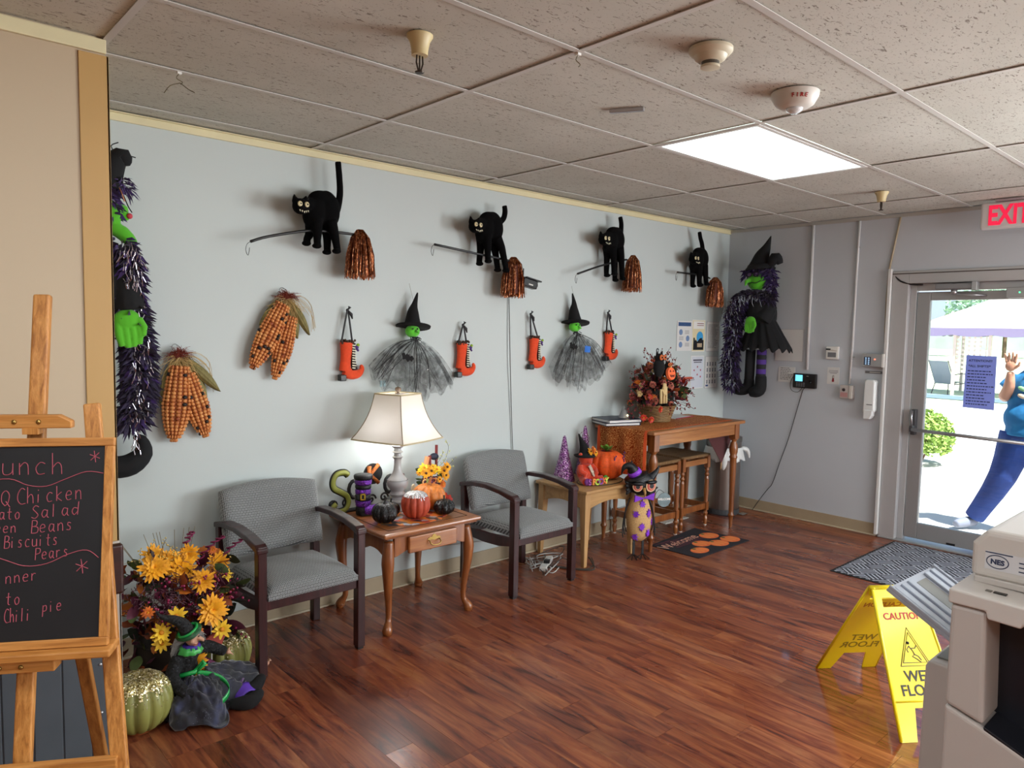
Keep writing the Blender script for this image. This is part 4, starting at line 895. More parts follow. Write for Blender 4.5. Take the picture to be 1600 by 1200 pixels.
# runner (rests on the table: own thing)
t = thing('table_runner', (2.985, -.30, .9055), 'rust orange damask runner hanging over the end of the tall table', 'table runner')
k = NT('damask'); vv = k.coord(); nz = k.n('TexNoise'); nz.inputs['Scale'].default_value = 10; k.l(vv, nz.inputs[0])
wv = k.n('TexWave', wave_type='RINGS', rings_direction='SPHERICAL'); wv.inputs['Scale'].default_value = 26; wv.inputs['Distortion'].default_value = 26; wv.inputs['Detail'].default_value = 1.0; wv.inputs['Detail Scale'].default_value = 1.2; k.l(vv, wv.inputs[0])
k.base(k.ramp(wv.outputs['Fac'], [(.5, '#8c3a10'), (.68, '#a24a16'), (.8, '#d89a58')])); k.b.inputs['Roughness'].default_value = .75; k.b.inputs['Specular IOR Level'].default_value = .2
def run(u, v):
    y = -.255+.47*v
    if u < .30:
        d = (.30-u)/.30*.34; fold = .014*math.sin(v*19)*min(1, d/.1); return (-.632-fold-.004, y, -d)
    x = -.630+(u-.30)/.70*1.14; return (x, y*(1-.0*u), .002)
MB().grid(run, 60, 36).build('cloth', k.m, t, smooth=True, solid=.002, auto=60)
bm_ = mat('runner_border', '#d0501c', .6)
for v0, v1 in ((0, .045), (.955, 1.0)): MB().grid(lambda u, v: tuple(Vector(run(u, v0+(v1-v0)*v))+Vector((-.0025 if u < .30 else 0, 0, .002))), 60, 2).build('border', bm_, t, smooth=True)
MB().grid(lambda u, v: tuple(Vector(run(.0+.03*u, v))+Vector((-.0025, 0, 0))), 2, 30).build('border', bm_, t, smooth=True)
MB().add([(.50, -.14, .003), (.50, .21, .003), (.615, .035, .003)], [(0, 1, 2)]).build('point', k.m, t, solid=.002)
t = thing('cloth_corner', (3.33, -.615, .80), 'dark red pointed cloth corner hanging below the tall table', 'cloth')
M_dr = mat('maroon_cloth', '#4a1418', .8, sheen=.3); M_dr2 = mat('tassel_gold', '#a8865a', .7)
t.location = (3.52, -.42, .878)
MB().add([(-.25, .0, -.0), (.16, 0, 0), (-.03, -.008, -.245), (-.05, .02, -.1), (.02, .02, -.1)], [(0, 2, 1)]).build('cloth', M_dr, t, solid=.004); MB().tube([(-.03, -.006, -.235), (-.032, -.006, -.30)], [.006, .004], 6).build('tassel', M_dr2, t)
t.location = (3.50, -.475, .785)
t = thing('magazine', (3.30, -.13, .9065), 'magazine with a pink spine lying at the back of the tall table', 'magazine', rz=.12)
MB().box((-.16, -.09, 0), (.13, .09, .004)).build('pages', mat('paper_white', '#d8d8d6', .6), t); MB().box((-.16, -.10, 0), (.13, -.085, .006)).build('cover_edge', mat('magenta', '#b8284c', .5), t)
def binder(loc, rz, lb, w=.30, d_=.26, h=.022):
    t = thing('ring_binder', loc, lb, 'binder', 'navy binders stacked on the tall table', rz)
    MB().box((-w/2, -d_/2, 0), (w/2, d_/2, .003)).box((-w/2, -d_/2, h-.003), (w/2, d_/2, h)).box((w/2-.003, -d_/2, 0), (w/2, d_/2, h)).build('cover', mat('navy_cover', '#20243c', .4), t, bevel=.0015)
    MB().box((-w/2+.008, -d_/2+.006, .0035), (w/2-.006, d_/2-.006, h-.0035)).build('pages', mat('paper_white', '#d8d8d6', .6), t)
binder((2.475, -.15, .9095), R(-22), 'navy binder lying directly on the orange table runner'); binder((2.482, -.155, .932), R(-16), 'navy binder on top of the other binder on the tall table', h=.024)

def rush_mat():
    k = NT('rush_weave'); tc = k.n('TexCoord'); sp = k.n('SeparateXYZ'); k.l(tc.outputs['Object'], sp.inputs[0])
    ax = k.n('Math', operation='ABSOLUTE'); ay = k.n('Math', operation='ABSOLUTE'); k.l(sp.outputs[0], ax.inputs[0]); k.l(sp.outputs[1], ay.inputs[0])
    mx_ = k.n('Math', operation='MINIMUM'); k.l(ax.outputs[0], mx_.inputs[0]); k.l(ay.outputs[0], mx_.inputs[1]); m2 = k.n('Math', operation='MULTIPLY', i_1=620.0); k.l(mx_.outputs[0], m2.inputs[0])
    sn = k.n('Math', operation='SINE'); k.l(m2.outputs[0], sn.inputs[0]); k.base(k.ramp(sn.outputs[0], [(.1, '#5e4326'), (.7, '#a88254')])); k.bump(sn.outputs[0], .6, .004); k.b.inputs['Roughness'].default_value = .8; return k.m
M_rush = rush_mat()
def stool(cx, cy, w, lb):
    t = thing('bar_stool', (cx, cy, 0), lb, 'stool', 'rush seat stools under the tall table')
    pf = [(.0001, 0), (.012, 0), (.012, .01), (.017, .03), (.019, .06), (.012, .08), (.020, .10), (.020, .105), (.014, .115), (.017, .135), (.0001, .135)]
    pu = [(.0001, .195), (.017, .195), (.021, .30), (.019, .40), (.014, .42), (.021, .435), (.014, .45), (.013, .455), (.020, .475), (.013, .495), (.0001, .50)]
    a = w/2-.02
    for sx in (-1, 1):
        for sy in (-1, 1):
            l_ = MB().lathe(pf, (sx*a, sy*a, 0), 14).lathe(pu, (sx*a, sy*a, 0), 14).box((sx*a-.019, sy*a-.019, .13), (sx*a+.019, sy*a+.019, .20)).box((sx*a-.019, sy*a-.019, .495), (sx*a+.019, sy*a+.019, .60)).build('leg', M_hl, t, bevel=.0015)
            MB().lathe([(.0001, 0), (.014, 0), (.014, .006), (.0001, .006)], (sx*a, sy*a, 0), 10).build('felt_pad', M_offw, l_)
    for sy in (-1, 1):
        MB().box((-a, sy*a-.009, .14), (a, sy*a+.009, .19)).build('stretcher', M_hl, t, bevel=.003); MB().box((-a, sy*a-.012, .53), (a, sy*a+.012, .575)).build('seat_rail', M_hc, t, bevel=.003)
        MB().box((sy*a-.009, -a, .14), (sy*a+.009, a, .19)).build('stretcher', M_hl, t, bevel=.003); MB().box((sy*a-.012, -a, .53), (sy*a+.012, a, .575)).build('seat_rail', M_hc, t, bevel=.003)
    q = MB(); q.grid(lambda u, v: (-a-.016+(2*a+.032)*u, -a-.016+(2*a+.032)*v, .604-.012*math.sin(math.pi*u)*math.sin(math.pi*v)), 12, 12); q.build('seat', M_rush, t, solid=.022, smooth=True, auto=40)
stool(2.795, -.225, .385, 'rush seat wooden stool behind the owl figure'); stool(3.245, -.20, .395, 'rush seat wooden stool beside the steel bin')

# trash can
t = thing('pedal_bin', (3.93, -.22, 0), 'brushed steel pedal bin with white liner behind the tall table', 'bin')
M_st = mat('stainless', '#8d8580', .32, metal=.85, var=.2, vs=6, stretch=(8, 8, .2))
MB().lathe([(.0001, .0), (.15, 0), (.155, .01), (.155, .05), (.0001, .05)], n=30).build('base', mat('dark_grey_plastic', '#3a3b3e', .5), t)
MB().lathe([(.148, .05), (.150, .06), (.150, .56), (.0001, .56)], n=36).build('body', M_st, t, smooth=True, auto=50)
MB().lathe([(.150, .60), (.153, .605), (.153, .68), (.0001, .70)], n=36).build('lid', M_st, t, smooth=True, auto=50); MB().lathe([(.154, .655), (.157, .66), (.157, .70), (.10, .712), (.0001, .715)], n=36).build('lid_rim', mat('lid_dark', '#6f6c68', .4, metal=.6), t, smooth=True)
M_bag = mat('white_liner', '#e4e6e4', .5, trans=.0, bump=.6, bs=25, bd=.01); rr = random.Random(6)
q = MB(); NB = 60; dr_ = [rr.uniform(-.012, .022) for _ in range(NB)]
q.grid(lambda u, v: ((.158+.012*v+dr_[int(u*NB) % NB]*v)*math.cos(6.2832*u), (.158+.012*v+dr_[int(u*NB) % NB]*v)*math.sin(6.2832*u), .61-.115*v+.012*math.sin(u*44)*v), NB, 6); q.build('liner', M_bag, t, smooth=True, solid=.002)
MB().tube(smooth_path([(-.14, -.07, .60), (-.165, -.10, .56), (-.165, -.105, .48), (-.16, -.10, .42)], 4), [.014, .02, .026, .03, .032, .034, .034, .032, .03, .026, .02, .014, .006], 10).build('liner_tail', M_bag, t, smooth=True)
MB().tube(smooth_path([(.10, -.12, .60), (.15, -.15, .57), (.17, -.16, .50)], 4), [.012, .016, .02, .022, .02, .018, .014, .01, .004], 8).build('liner_tail', M_bag, t, smooth=True)
MB().prism([(-.05, 0), (.05, 0), (.045, .06), (-.045, .06)], 0, .012, M=TR(.05, -.155, .015) @ RX(180) @ RZ(0)).build('pedal', mat('chrome', '#c9ccd0', .2, metal=1), t, bevel=.003)

# ================================================================== EASEL, CHALKBOARD
M_pine = wood('pine_easel', '#8a4f1c', '#c38440', '#dca05a', 'Z', 3.4, .5, .1); M_pineh = wood('pine_easel_flat', '#9a5f26', '#c38440', '#d69a55', 'X', 2.2, .5, .1)
t = thing('easel', (-1.593, -1.647, 0), 'pine wood easel with tall centre post holding the lunch chalkboard', 'easel', rz=R(-30.7))
LE = math.tan(R(9.5)); ey = lambda z: .035+(z-1.35)*LE
def slab(q, p0, p1, w, th):      # straight batten between two points, wide in local x
    p0, p1 = Vector(p0), Vector(p1); d = (p1-p0); L = d.length; z = d.normalized(); x = Vector((1, 0, 0)); x = (x-z*x.dot(z)).normalized(); y = z.cross(x)
    M = Matrix((x, y, z)).transposed().to_4x4(); M.translation = p0; q.box((-w/2, -th/2, 0), (w/2, th/2, L), M); return q
slab(MB(), (0, ey(.35)+.03, .35), (0, ey(1.70)+.03, 1.695), .041, .022).build('centre_post', M_pine, t, bevel=.006, seg=3)
for sx in (-1, 1):
    slab(MB(), (sx*.128, ey(1.41)+.028, 1.415), (sx*.285, ey(.0)-.0, .0), .040, .020).build('front_leg', M_pine, t, bevel=.005, seg=3)
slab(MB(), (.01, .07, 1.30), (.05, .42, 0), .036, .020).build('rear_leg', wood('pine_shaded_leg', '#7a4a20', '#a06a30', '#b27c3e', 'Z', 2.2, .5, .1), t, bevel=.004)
MB().prism([(-.10, 0), (.095, 0), (.095, .018), (.065, .034), (-.10, .034)], -.012, .012, M=TR(0, ey(1.36)-.0, 1.357) @ WALLM).build('top_clamp', M_pineh, t, bevel=.003)
q = MB()
for xx in (-.035, .020): MB().lathe([(.0001, 0), (.006, 0), (.005, .003), (.0001, .004)], n=10, M=TR(xx, ey(1.36)-.013, 1.374) @ RX(90)).build('screw', M_brass, t, smooth=True)
MB().box((-.018, ey(1.345)-.01, 1.342), (.018, ey(1.345)+.02, 1.358)).build('clamp_foot', M_pine, t)
MB().box((-.215, ey(.825)-.060, .810), (.215, ey(.825)+.02, .830)).build('ledge', M_pineh, t, bevel=.004)
MB().box((-.10, ey(.80)-.035, .776), (.085, ey(.80)+.01, .808)).build('ledge_clamp', M_pineh, t, bevel=.003)
for xx in (-.035, .012): MB().lathe([(.0001, 0), (.006, 0), (.005, .003), (.0001, .004)], n=10, M=TR(xx, ey(.80)-.036, .792) @ RX(90)).build('screw', M_brass, t, smooth=True)
slab(MB(), (0, 0, 0), (.01, 0, 0), .01, .01)
MB().box((-.225, ey(.53)-.012, .518), (.225, ey(.53)+.01, .553)).build('crossbar', M_pineh, t, bevel=.003)
# board
tb = thing('chalkboard', (-1.593, -1.647, 0), 'framed black chalkboard with pink handwritten lunch menu on the easel', 'chalkboard', rz=R(-30.7))
BM = TR(0, ey(.83)-.028, .8305) @ RX(-9.5)
# board local: x right, z up along the board, -y toward the viewer
w, h = .203, .512
def bbox(q, a, b): return q.box(a, b, BM)
bbox(MB(), (-w+.012, -.004, .012), (w-.012, .004, h-.012)).build('slate', mat('chalkboard_black', '#15161a', .55, var=.25, vs=9), tb)
bbox(MB(), (-w, -.010, 0), (w, .008, .021)).build('frame_bottom', M_pineh, tb, bevel=.002); bbox(MB(), (-w, -.010, h-.021), (w, .008, h)).build('frame_top', M_pineh, tb, bevel=.002)
bbox(MB(), (w-.021, -.010, .021), (w, .008, h-.021)).build('frame_side', M_pine, tb, bevel=.002); bbox(MB(), (-w, -.010, .021), (-w+.021, .008, h-.021)).build('frame_side', M_pine, tb, bevel=.002)
GL = {'L': [[(0,1),(0,0),(.6,0)]], 'u': [[(0,.6),(.02,.1),(.25,0),(.5,.15),(.52,.6)],[(.52,.6),(.55,0)]], 'n': [[(0,.6),(.03,0)],[(.03,.4),(.25,.62),(.45,.5),(.5,0)]], 'c': [[(.5,.55),(.25,.62),(.02,.35),(.15,.02),(.5,.05)]],
 'h': [[(0,1.1),(.05,0)],[(.05,.35),(.3,.6),(.5,.45),(.55,0)]], 'C': [[(.65,.95),(.35,1.05),(.05,.7),(.05,.25),(.35,0),(.75,.05)]], 'i': [[(.1,.55),(.1,0)],[(.1,.8),(.12,.86)]], 'k': [[(0,1),(.04,0)],[(.45,.6),(.06,.28),(.5,0)]],
 'e': [[(.02,.32),(.45,.38),(.4,.6),(.15,.6),(.0,.3),(.15,.02),(.48,.08)]], 'B': [[(.05,0),(.1,1)],[(.1,1),(.55,.95),(.5,.6),(.12,.52)],[(.12,.52),(.65,.45),(.6,.05),(.05,0)]], 'Q': [[(.35,0),(.02,.3),(.05,.8),(.4,1),(.7,.7),(.6,.2),(.35,0)],[(.4,.3),(.8,-.1)]],
 'P': [[(.05,0),(.1,1)],[(.1,1),(.6,.95),(.55,.6),(.1,.5)]], 'o': [[(.25,.6),(0,.35),(.15,0),(.42,.1),(.45,.45),(.25,.6)]], 't': [[(.22,.95),(.2,.1),(.4,0)],[(0,.6),(.45,.62)]], 'a': [[(.45,.55),(.15,.6),(0,.25),(.2,0),(.45,.3)],[(.47,.6),(.45,.1),(.6,0)]],
 'S': [[(.6,.9),(.3,1),(.1,.75),(.35,.5),(.55,.25),(.3,0),(.0,.1)]], 'l': [[(.1,1),(.1,0)]], 'd': [[(.45,.5),(.15,.55),(0,.25),(.2,0),(.45,.25)],[(.55,1.05),(.47,.0)]], 'G': [[(.6,.9),(.3,1),(.02,.5),(.3,0),(.6,.1),(.6,.45),(.35,.45)]], 'r': [[(0,.6),(.03,0)],[(.03,.4),(.2,.6),(.4,.58)]],
 's': [[(.4,.55),(.15,.6),(.1,.4),(.35,.25),(.3,.02),(0,.05)]], 'D': [[(.05,0),(.05,1),(.5,.8),(.55,.3),(.05,0)]], 'F': [[(.05,0),(.05,1),(.6,1)],[(.05,.55),(.45,.55)]], 'p': [[(.05,.6),(0,-.35)],[(.05,.5),(.4,.6),(.45,.2),(.05,.1)]]}
cw = MB()
def wpt(px, py): return BM @ Vector(((px-33)*.00138, -.0052, (1003-py)*.00163))
def wr(s_, x0, x1, base, hgt, slant=0):
    n = len(s_); cwid = (x1-x0)/n
    for i, c_ in enumerate(s_):
        if c_ == ' ': continue
        for st in GL[c_]:
            pts = [wpt(x0+cwid*i+p[0]*cwid*1.15, base-p[1]*hgt*.86+slant*(i/n)) for p in st]
            cw.tube(smooth_path(pts, 3) if len(pts) > 2 else pts, .0011, 4)
wr('Lunch', -28, 104, 744, 34, 0); wr('BBQ', -32, 14, 790, 26); wr('Chicken', 24, 134, 788, 26, -6); wr('Potato', -40, 34, 810, 20); wr('Salad', 48, 130, 810, 22, -5)
wr('Green', -32, 28, 830, 18); wr('Beans', 48, 120, 832, 22, -4); wr('Biscuits', 6, 96, 853, 21, -3); wr('Pears', 56, 114, 872, 20, -5)
wr('Dinner', -16, 66, 907, 20, -6); wr('Frito', -26, 40, 936, 21); wr('Chili', 12, 56, 962, 22, -2); wr('pie', 72, 106, 950, 20, -3)
for pts in ([(-90, 745), (-40, 752), (10, 750), (40, 760), (70, 762), (100, 752), (135, 741), (163, 744)], [(-90, 868), (-30, 860), (5, 869), (40, 880), (75, 878), (110, 865), (140, 860), (160, 872)]):
    cw.tube(smooth_path([wpt(*p) for p in pts], 4), .0011, 4)
for cx, cy, r in ((148, 718, 9), (133, 884, 11)):
    for a in (0, 60, 120): cw.tube([wpt(cx+r*math.cos(R(a+20)), cy+r*math.sin(R(a+20))), wpt(cx-r*math.cos(R(a+20)), cy-r*math.sin(R(a+20)))], .0011, 4)
cw.build('chalk_writing', mat('pink_chalk', '#a8505e', .8), tb, kind='stuff')

# ================================================================== CATS ON BROOMS
M_cat = mat('black_cat_fur', '#050506', 1, bump=.6, bs=180, bd=.004, spec=.15); M_teeth = mat('ivory', '#d9d4bb', .5); M_eye = mat('cat_eye', '#d6caa0', .4)
M_tins = NT('copper_tinsel'); k = M_tins; cc = k.noise(k.coord((1, 1, .5)), 120, 2, .7); k.base(k.ramp(cc, [(.36, '#3e1a0c'), (.48, '#8a4420'), (.58, '#b86a38'), (.68, '#ffd0a8')])); k.b.inputs['Metallic'].default_value = .65; k.b.inputs['Roughness'].default_value = .35; M_tins = k.m  # dark and pale noise tones put glints into the tinsel colour
M_tinr = mat('tinsel_glint', '#e89a68', .25, metal=.9)
def cat(ax, az, tail, pole, bt, bw, bh, label, head=(-.125, .0), lean=0, s=1.0, paws=None):
    """ax,az: body centre on the wall; tail/pole: local (x,z) lists; bt: top of the tassel; bw,bh: its half width and height"""
    t = thing('cat_on_broom', (ax, -.11, az), label, 'halloween decoration', 'black cats riding brooms on the wall')
    hx, hz = head; q = MB()
    q.ball((-.035, 0, -.005), (.068*s, .058, .098*s), 20, 14, RY(18)); q.ball((.035, 0, .012), (.070*s, .060, .102*s), 20, 14, RY(-8)); q.ball((0, 0, .055), (.078*s, .05, .055*s), 18, 12)
    q.tube([(-.05, 0, .02), (hx*.75, -.02, hz+.01), (hx, -.035, hz)], [.05, .042, .035], 12)
    q.ball((hx, -.045, hz), (.044, .038, .042), 18, 12); q.ball((hx-.006, -.078, hz-.022), (.026, .018, .018), 12, 8)
    for sx in (-1, 1): q.tube([(hx+sx*.026, -.04, hz+.025), (hx+sx*.034, -.04, hz+.062)], [.020, .004], 8)
    P = paws or ((-.062, -.20), (-.035, -.215), (.045, -.225), (.07, -.225))
    for i, (fx, fz) in enumerate(P):
        x0 = -.045 if i < 2 else .04; y0 = -.028 if i % 2 else .028
        q.tube(smooth_path([(x0, y0, -.05), ((x0+fx)/2+.004, y0, -.12), (fx, y0, fz+.03), (fx, y0-.004, fz+.008)], 3), [.036, .033, .029, .026, .023, .021, .020, .020, .021, .02], 10)
        q.ball((fx-.012, y0-.018, fz+.006), (.026, .028, .015), 12, 8)
    tp = smooth_path([(x, 0.0, z) for x, z in tail], 4); q.tube(tp, [.021-.004*i/len(tp) for i in range(len(tp))], 10)
    body = fuse(q, 'body', M_cat, t, .0055, 3)
    for sx, dy in ((-1, 0), (1, 0)):
        e = MB().ball((hx+sx*.019, -.080, hz+.008), (.0135, .006, .0145), 14, 8).build('eye', M_eye, t, smooth=True); MB().ball((hx+sx*.019+.002, -.0865, hz+.008), (.0045, .002, .005), 8, 6).build('pupil', M_blackp, e, smooth=True)
    q = MB()
    for i in range(5): x = hx-.026+i*.0115; z = hz-.030+.006*abs(i-2)*.5; q.add([(x-.004, -.098+.003*abs(i-2), z), (x+.004, -.098+.003*abs(i-2), z), (x, -.0985, z-.011)], [(0, 1, 2)])
    q.build('teeth', M_teeth, t, solid=.002)
    sp = smooth_path([(x, -.006, z) for x, z in pole], 4); MB().tube(sp, .0075, 8).build('broomstick', M_blackp, t, smooth=True)
    a = Vector((pole[0][0], -.006, pole[0][1])); MB().tube(smooth_path([a, a+Vector((-.018, 0, -.015)), a+Vector((-.024, 0, -.045)), a+Vector((-.012, 0, -.07)), a+Vector((-.004, 0, -.03))], 3), .0016, 5).build('hanging_loop', M_blackp, t)
    q = MB(); rr = random.Random(int(ax*100)+5); bx, bz = bt
    for i in range(430):
        th = rr.uniform(0, 6.283); r = math.sqrt(rr.random()); L = bh*rr.uniform(.82, 1.02); x1 = bx+r*bw*math.cos(th); y1 = -.006+r*bw*.8*math.sin(th)
        pts = [(bx+.018*math.cos(th)*r, -.006+.014*math.sin(th), bz), (bx+(x1-bx)*.62, -.006+(y1+.006)*.7, bz-.18*L), (bx+(x1-bx)*.9+rr.uniform(-.004, .004), y1*.95, bz-.55*L), (x1+rr.uniform(-.006, .006), y1, bz-L)]
        w_ = .0024; n = len(q.v); tw = rr.uniform(0, 3.14)
        for p_ in pts: q.v += [Vector((p_[0]-w_*math.cos(tw), p_[1]-w_*math.sin(tw), p_[2])), Vector((p_[0]+w_*math.cos(tw), p_[1]+w_*math.sin(tw), p_[2]))]; tw += rr.uniform(-.8, .8)
        for j in range(3): q.f.append((n+2*j, n+2*j+1, n+2*j+3, n+2*j+2))
    q.build('tinsel', M_tins, t, raw=True, kind='stuff')
    MB().lathe([(.0001, 0), (bw*.2, -.01), (bw*.66, -bh*.2), (bw*.82, -bh*.6), (bw*.8, -bh*.9), (.0001, -bh*.92)], (bx, -.006, bz), 14, M=None, squash=(1, .8)).build('tassel_core', mat('tassel_core', '#5a2512', .5, metal=.4), t)
    return t
cat(.005, 2.246, [(.055, .03), (.085, -.0), (.105, .06), (.112, .14), (.100, .28)], [(-.395, -.200), (-.30, -.165), (-.09, -.115), (.04, -.105), (.20, -.105)], (.235, -.075), .088, .275, 'black cat riding a broom above the large corn ornaments', head=(-.142, .003), paws=((-.070, -.185), (-.038, -.20), (.050, -.222), (.078, -.218)))
cat(1.195, 2.276, [(.06, .03), (.09, .05), (.125, .085), (.135, .13), (.128, .165)], [(-.44, -.14), (-.15, -.165), (.15, -.19), (.20, -.20)], (.215, -.165), .092, .27, 'black cat with curled tail on a broom beside the security camera', head=(-.155, -.005), paws=((-.055, -.235), (-.030, -.22), (.10, -.265), (.125, -.27)))
cat(2.440, 2.315, [(.055, .0), (.075, .01), (.085, .08), (.086, .14), (.070, .19)], [(-.40, -.275), (-.15, -.20), (.10, -.14), (.16, -.13)], (.235, -.09), .088, .285, 'black cat on a broom above the second hanging ghost witch', head=(-.165, -.010), s=.95, paws=((-.04, -.27), (-.02, -.26), (.06, -.30), (.08, -.29)))
cat(3.59, 2.260, [(.05, .0), (.055, .06), (.035, .14), (.01, .185), (-.01, .24)], [(-.32, -.128), (0, -.13), (.10, -.135), (.17, -.15)], (.255, -.135), .092, .265, 'black cat on a broom in the corner above the posters', head=(-.150, -.01), s=.95, paws=((-.045, -.235), (-.02, -.225), (.055, -.225), (.08, -.215)))

# ================================================================== CORN ORNAMENTS
M_k = NT('kernel_orange'); k = M_k; k.base(k.ramp(k.noise(k.coord(), 24, 2, .7), [(.32, '#8e4220'), (.42, '#c87a40'), (.6, '#dc9656'), (.75, '#e5a868')])); k.b.inputs['Roughness'].default_value = .55; M_k = k.m
M_kd = mat('kernel_black', '#1c1410', .6); M_husk = mat('husk_green', '#7a7040', .7, var=.3, vs=40, bump=.6, bs=60, stretch=(3, 3, .5)); M_raf = mat('raffia', '#b89a62', .8); M_silk = mat('red_silk', '#7a2c1c', .8)
def ear(t, top, vec, hw, seed):
    rr = random.Random(seed); e_ = MB(); top = Vector(top); vec = Vector(vec); L = vec.length; z = -vec.normalized(); x = Vector((1, 0, 0)); x = (x-z*x.dot(z)).normalized(); y = z.cross(x)
    M = Matrix((x, y, z)).transposed().to_4x4(); M.translation = top
    prof = lambda u: hw*min(1, (math.sin(math.pi*min(1, (.10+.9*u)))**.55 if u > .5 else (.62+.38*(u/.5)**.7)))*(1 if u < .97 else .8)
    rad = [(max(.004, prof(1-i/14))*.93, -L*(1-i/14)) for i in range(15)]
    o = e_.lathe([(.0001, -L)]+rad+[(.0001, 0)], n=22, M=M, squash=(1, .55)).build('corn_ear', mat('cob_shadow', '#8a4820', .8), t, smooth=True)
    ker = MB(); nr = 7; drk = 0
    for r_ in range(nr):
        a = math.pi+math.pi*(r_+.5)/nr      # front half
        nz_ = int(L/.0172)
        for j in range(nz_):
            u = (j+.5)/nz_; pr = prof(u); c = (pr*math.cos(a), pr*.55*math.sin(a), -L*u); wd_ = pr*math.pi/nr*.80
            loc = M @ TR(*c) @ Matrix.Rotation(a+math.pi/2, 4, 'Z') @ Matrix.Diagonal((max(.002, wd_*(.60+.42*abs(math.sin(a)))), .0075, .0088, 1))
            if rr.random() < .065 and u > .1:
                if 'kd' not in L_map: L_map['kd'] = MB().ball((0, 0, 0), 1, 8, 5).mesh('dark_kernel', True); L_map['kd'].materials.append(M_kd)
                place(L_map['kd'], 'dark_kernel', None, o, M=loc @ Matrix.Diagonal((.62, 1.25, 1, 1)))
            else: ker.ball((0, 0, 0), (.56, 1.1, 1.02), 6, 4, M=None) if False else ker.add([v_ for v_ in UB], UF, loc @ Matrix.Diagonal((.56, 1.1, 1.05, 1)))
    ker.build('kernels', M_k, o, smooth=True, kind='stuff', raw=True)
_u = MB().ball((0, 0, 0), 1, 7, 5); UB, UF = [tuple(v_) for v_ in _u.v], list(_u.f)
def husk(t, p0, vec, w_, out=.03, curl=.02):
    p0 = Vector(p0); vec = Vector(vec); L = vec.length; d = vec.normalized(); s_ = Vector((d.z, 0, -d.x)) if abs(d.z) > .1 else Vector((0, 0, 1))
    def f(u, v):
        wd_ = w_/2*math.sin(math.pi*min(1, .12+.88*u))**.7*(1 if u < 1 else 0); c = p0+vec*u+Vector((0, -out*math.sin(math.pi*u*.8)-.025, 0)); a = (2*v-1)
        return tuple(c+s_*wd_*a+Vector((0, curl*(a*a)+.003*math.sin(v*24), 0)))
    MB().grid(f, 14, 12).build('husk', M_husk, t, smooth=True, solid=.002)
def corn(loc, label, ears, husks, seed, tuft):
    t = thing('corn_ornament', loc, label, 'corn decoration', 'indian corn wall ornaments'); rr = random.Random(seed)
    for i, (a, v_, hw) in enumerate(ears): ear(t, a, v_, hw, seed*10+i)
    for h_ in husks: husk(t, *h_)
    q = MB(); tx, tz = tuft
    for i in range(150):
        a = rr.uniform(0, 6.28); L = rr.uniform(.03, .075); p0 = Vector((tx+rr.uniform(-.02, .02), -.03, tz+rr.uniform(-.01, .01))); q.tube(smooth_path([p0, p0+Vector((.4*L*math.cos(a), -.015*rr.random()-.01, .5*L*abs(math.sin(a)))), p0+Vector((L*math.cos(a), -.01, L*.6*math.sin(a)))], 2), .0009, 3)
    q.build('silk', M_silk, t, kind='stuff', raw=True); q = MB()
    for i in range(60):
        a = rr.uniform(3.3, 6.1); L = rr.uniform(.06, .17); p0 = Vector((tx+rr.uniform(-.02, .02), -.035, tz-.01)); e = p0+Vector((L*math.cos(a)*.8, -.02*rr.random(), L*math.sin(a))); q.tube(smooth_path([p0, p0.lerp(e, .5)+Vector((rr.uniform(-.02, .02), -.02, rr.uniform(-.01, .03))), e], 3), .0011, 3)
    for i in range(6):
        a = rr.uniform(-.9, .5); p0 = Vector((tx, -.03, tz)); q.tube(smooth_path([p0, p0+Vector((.08, -.01, .03*a)), p0+Vector((.15, 0, -.06+.05*a)), p0+Vector((.13+.05*rr.random(), 0, -.14-.05*rr.random()))], 3), .0011, 3)
    q.build('raffia', M_raf, t, kind='stuff', raw=True)
    MB().tube(smooth_path([(tx-.01, -.02, tz+.01), (tx-.025, -.012, tz+.04), (tx-.005, -.006, tz+.055), (tx+.02, -.012, tz+.03), (tx+.01, -.02, tz)], 3), .0012, 5).build('hanging_wire', mat('grey_wire', '#4a4a48', .4, metal=.6), t)
corn((-.72, 0, 1.47), 'pair of orange corn ears with husks, the lower ornament beside the tall witch', [((.0, -.045, -.05), (-.033, 0, -.375), .067), ((.035, -.040, -.09), (.090, 0, -.325), .056)], [((-.01, 0, -.03), (-.075, 0, -.21), .07), ((.02, 0, -.02), (.115, 0, -.225), .075), ((.03, -.012, -.015), (.165, 0, -.17), .055)], 3, (0, .0))
corn((-.165, 0, 1.775), 'pair of orange corn ears with husks, the upper ornament below the first cat', [((-.02, -.045, -.035), (-.175, 0, -.345), .060), ((.03, -.040, -.10), (-.100, 0, -.34), .050)], [((-.02, 0, -.015), (-.125, 0, -.135), .06), ((.02, 0, -.02), (.045, 0, -.20), .065), ((.03, -.012, -.02), (.10, 0, -.18), .05)], 4, (0, .0))

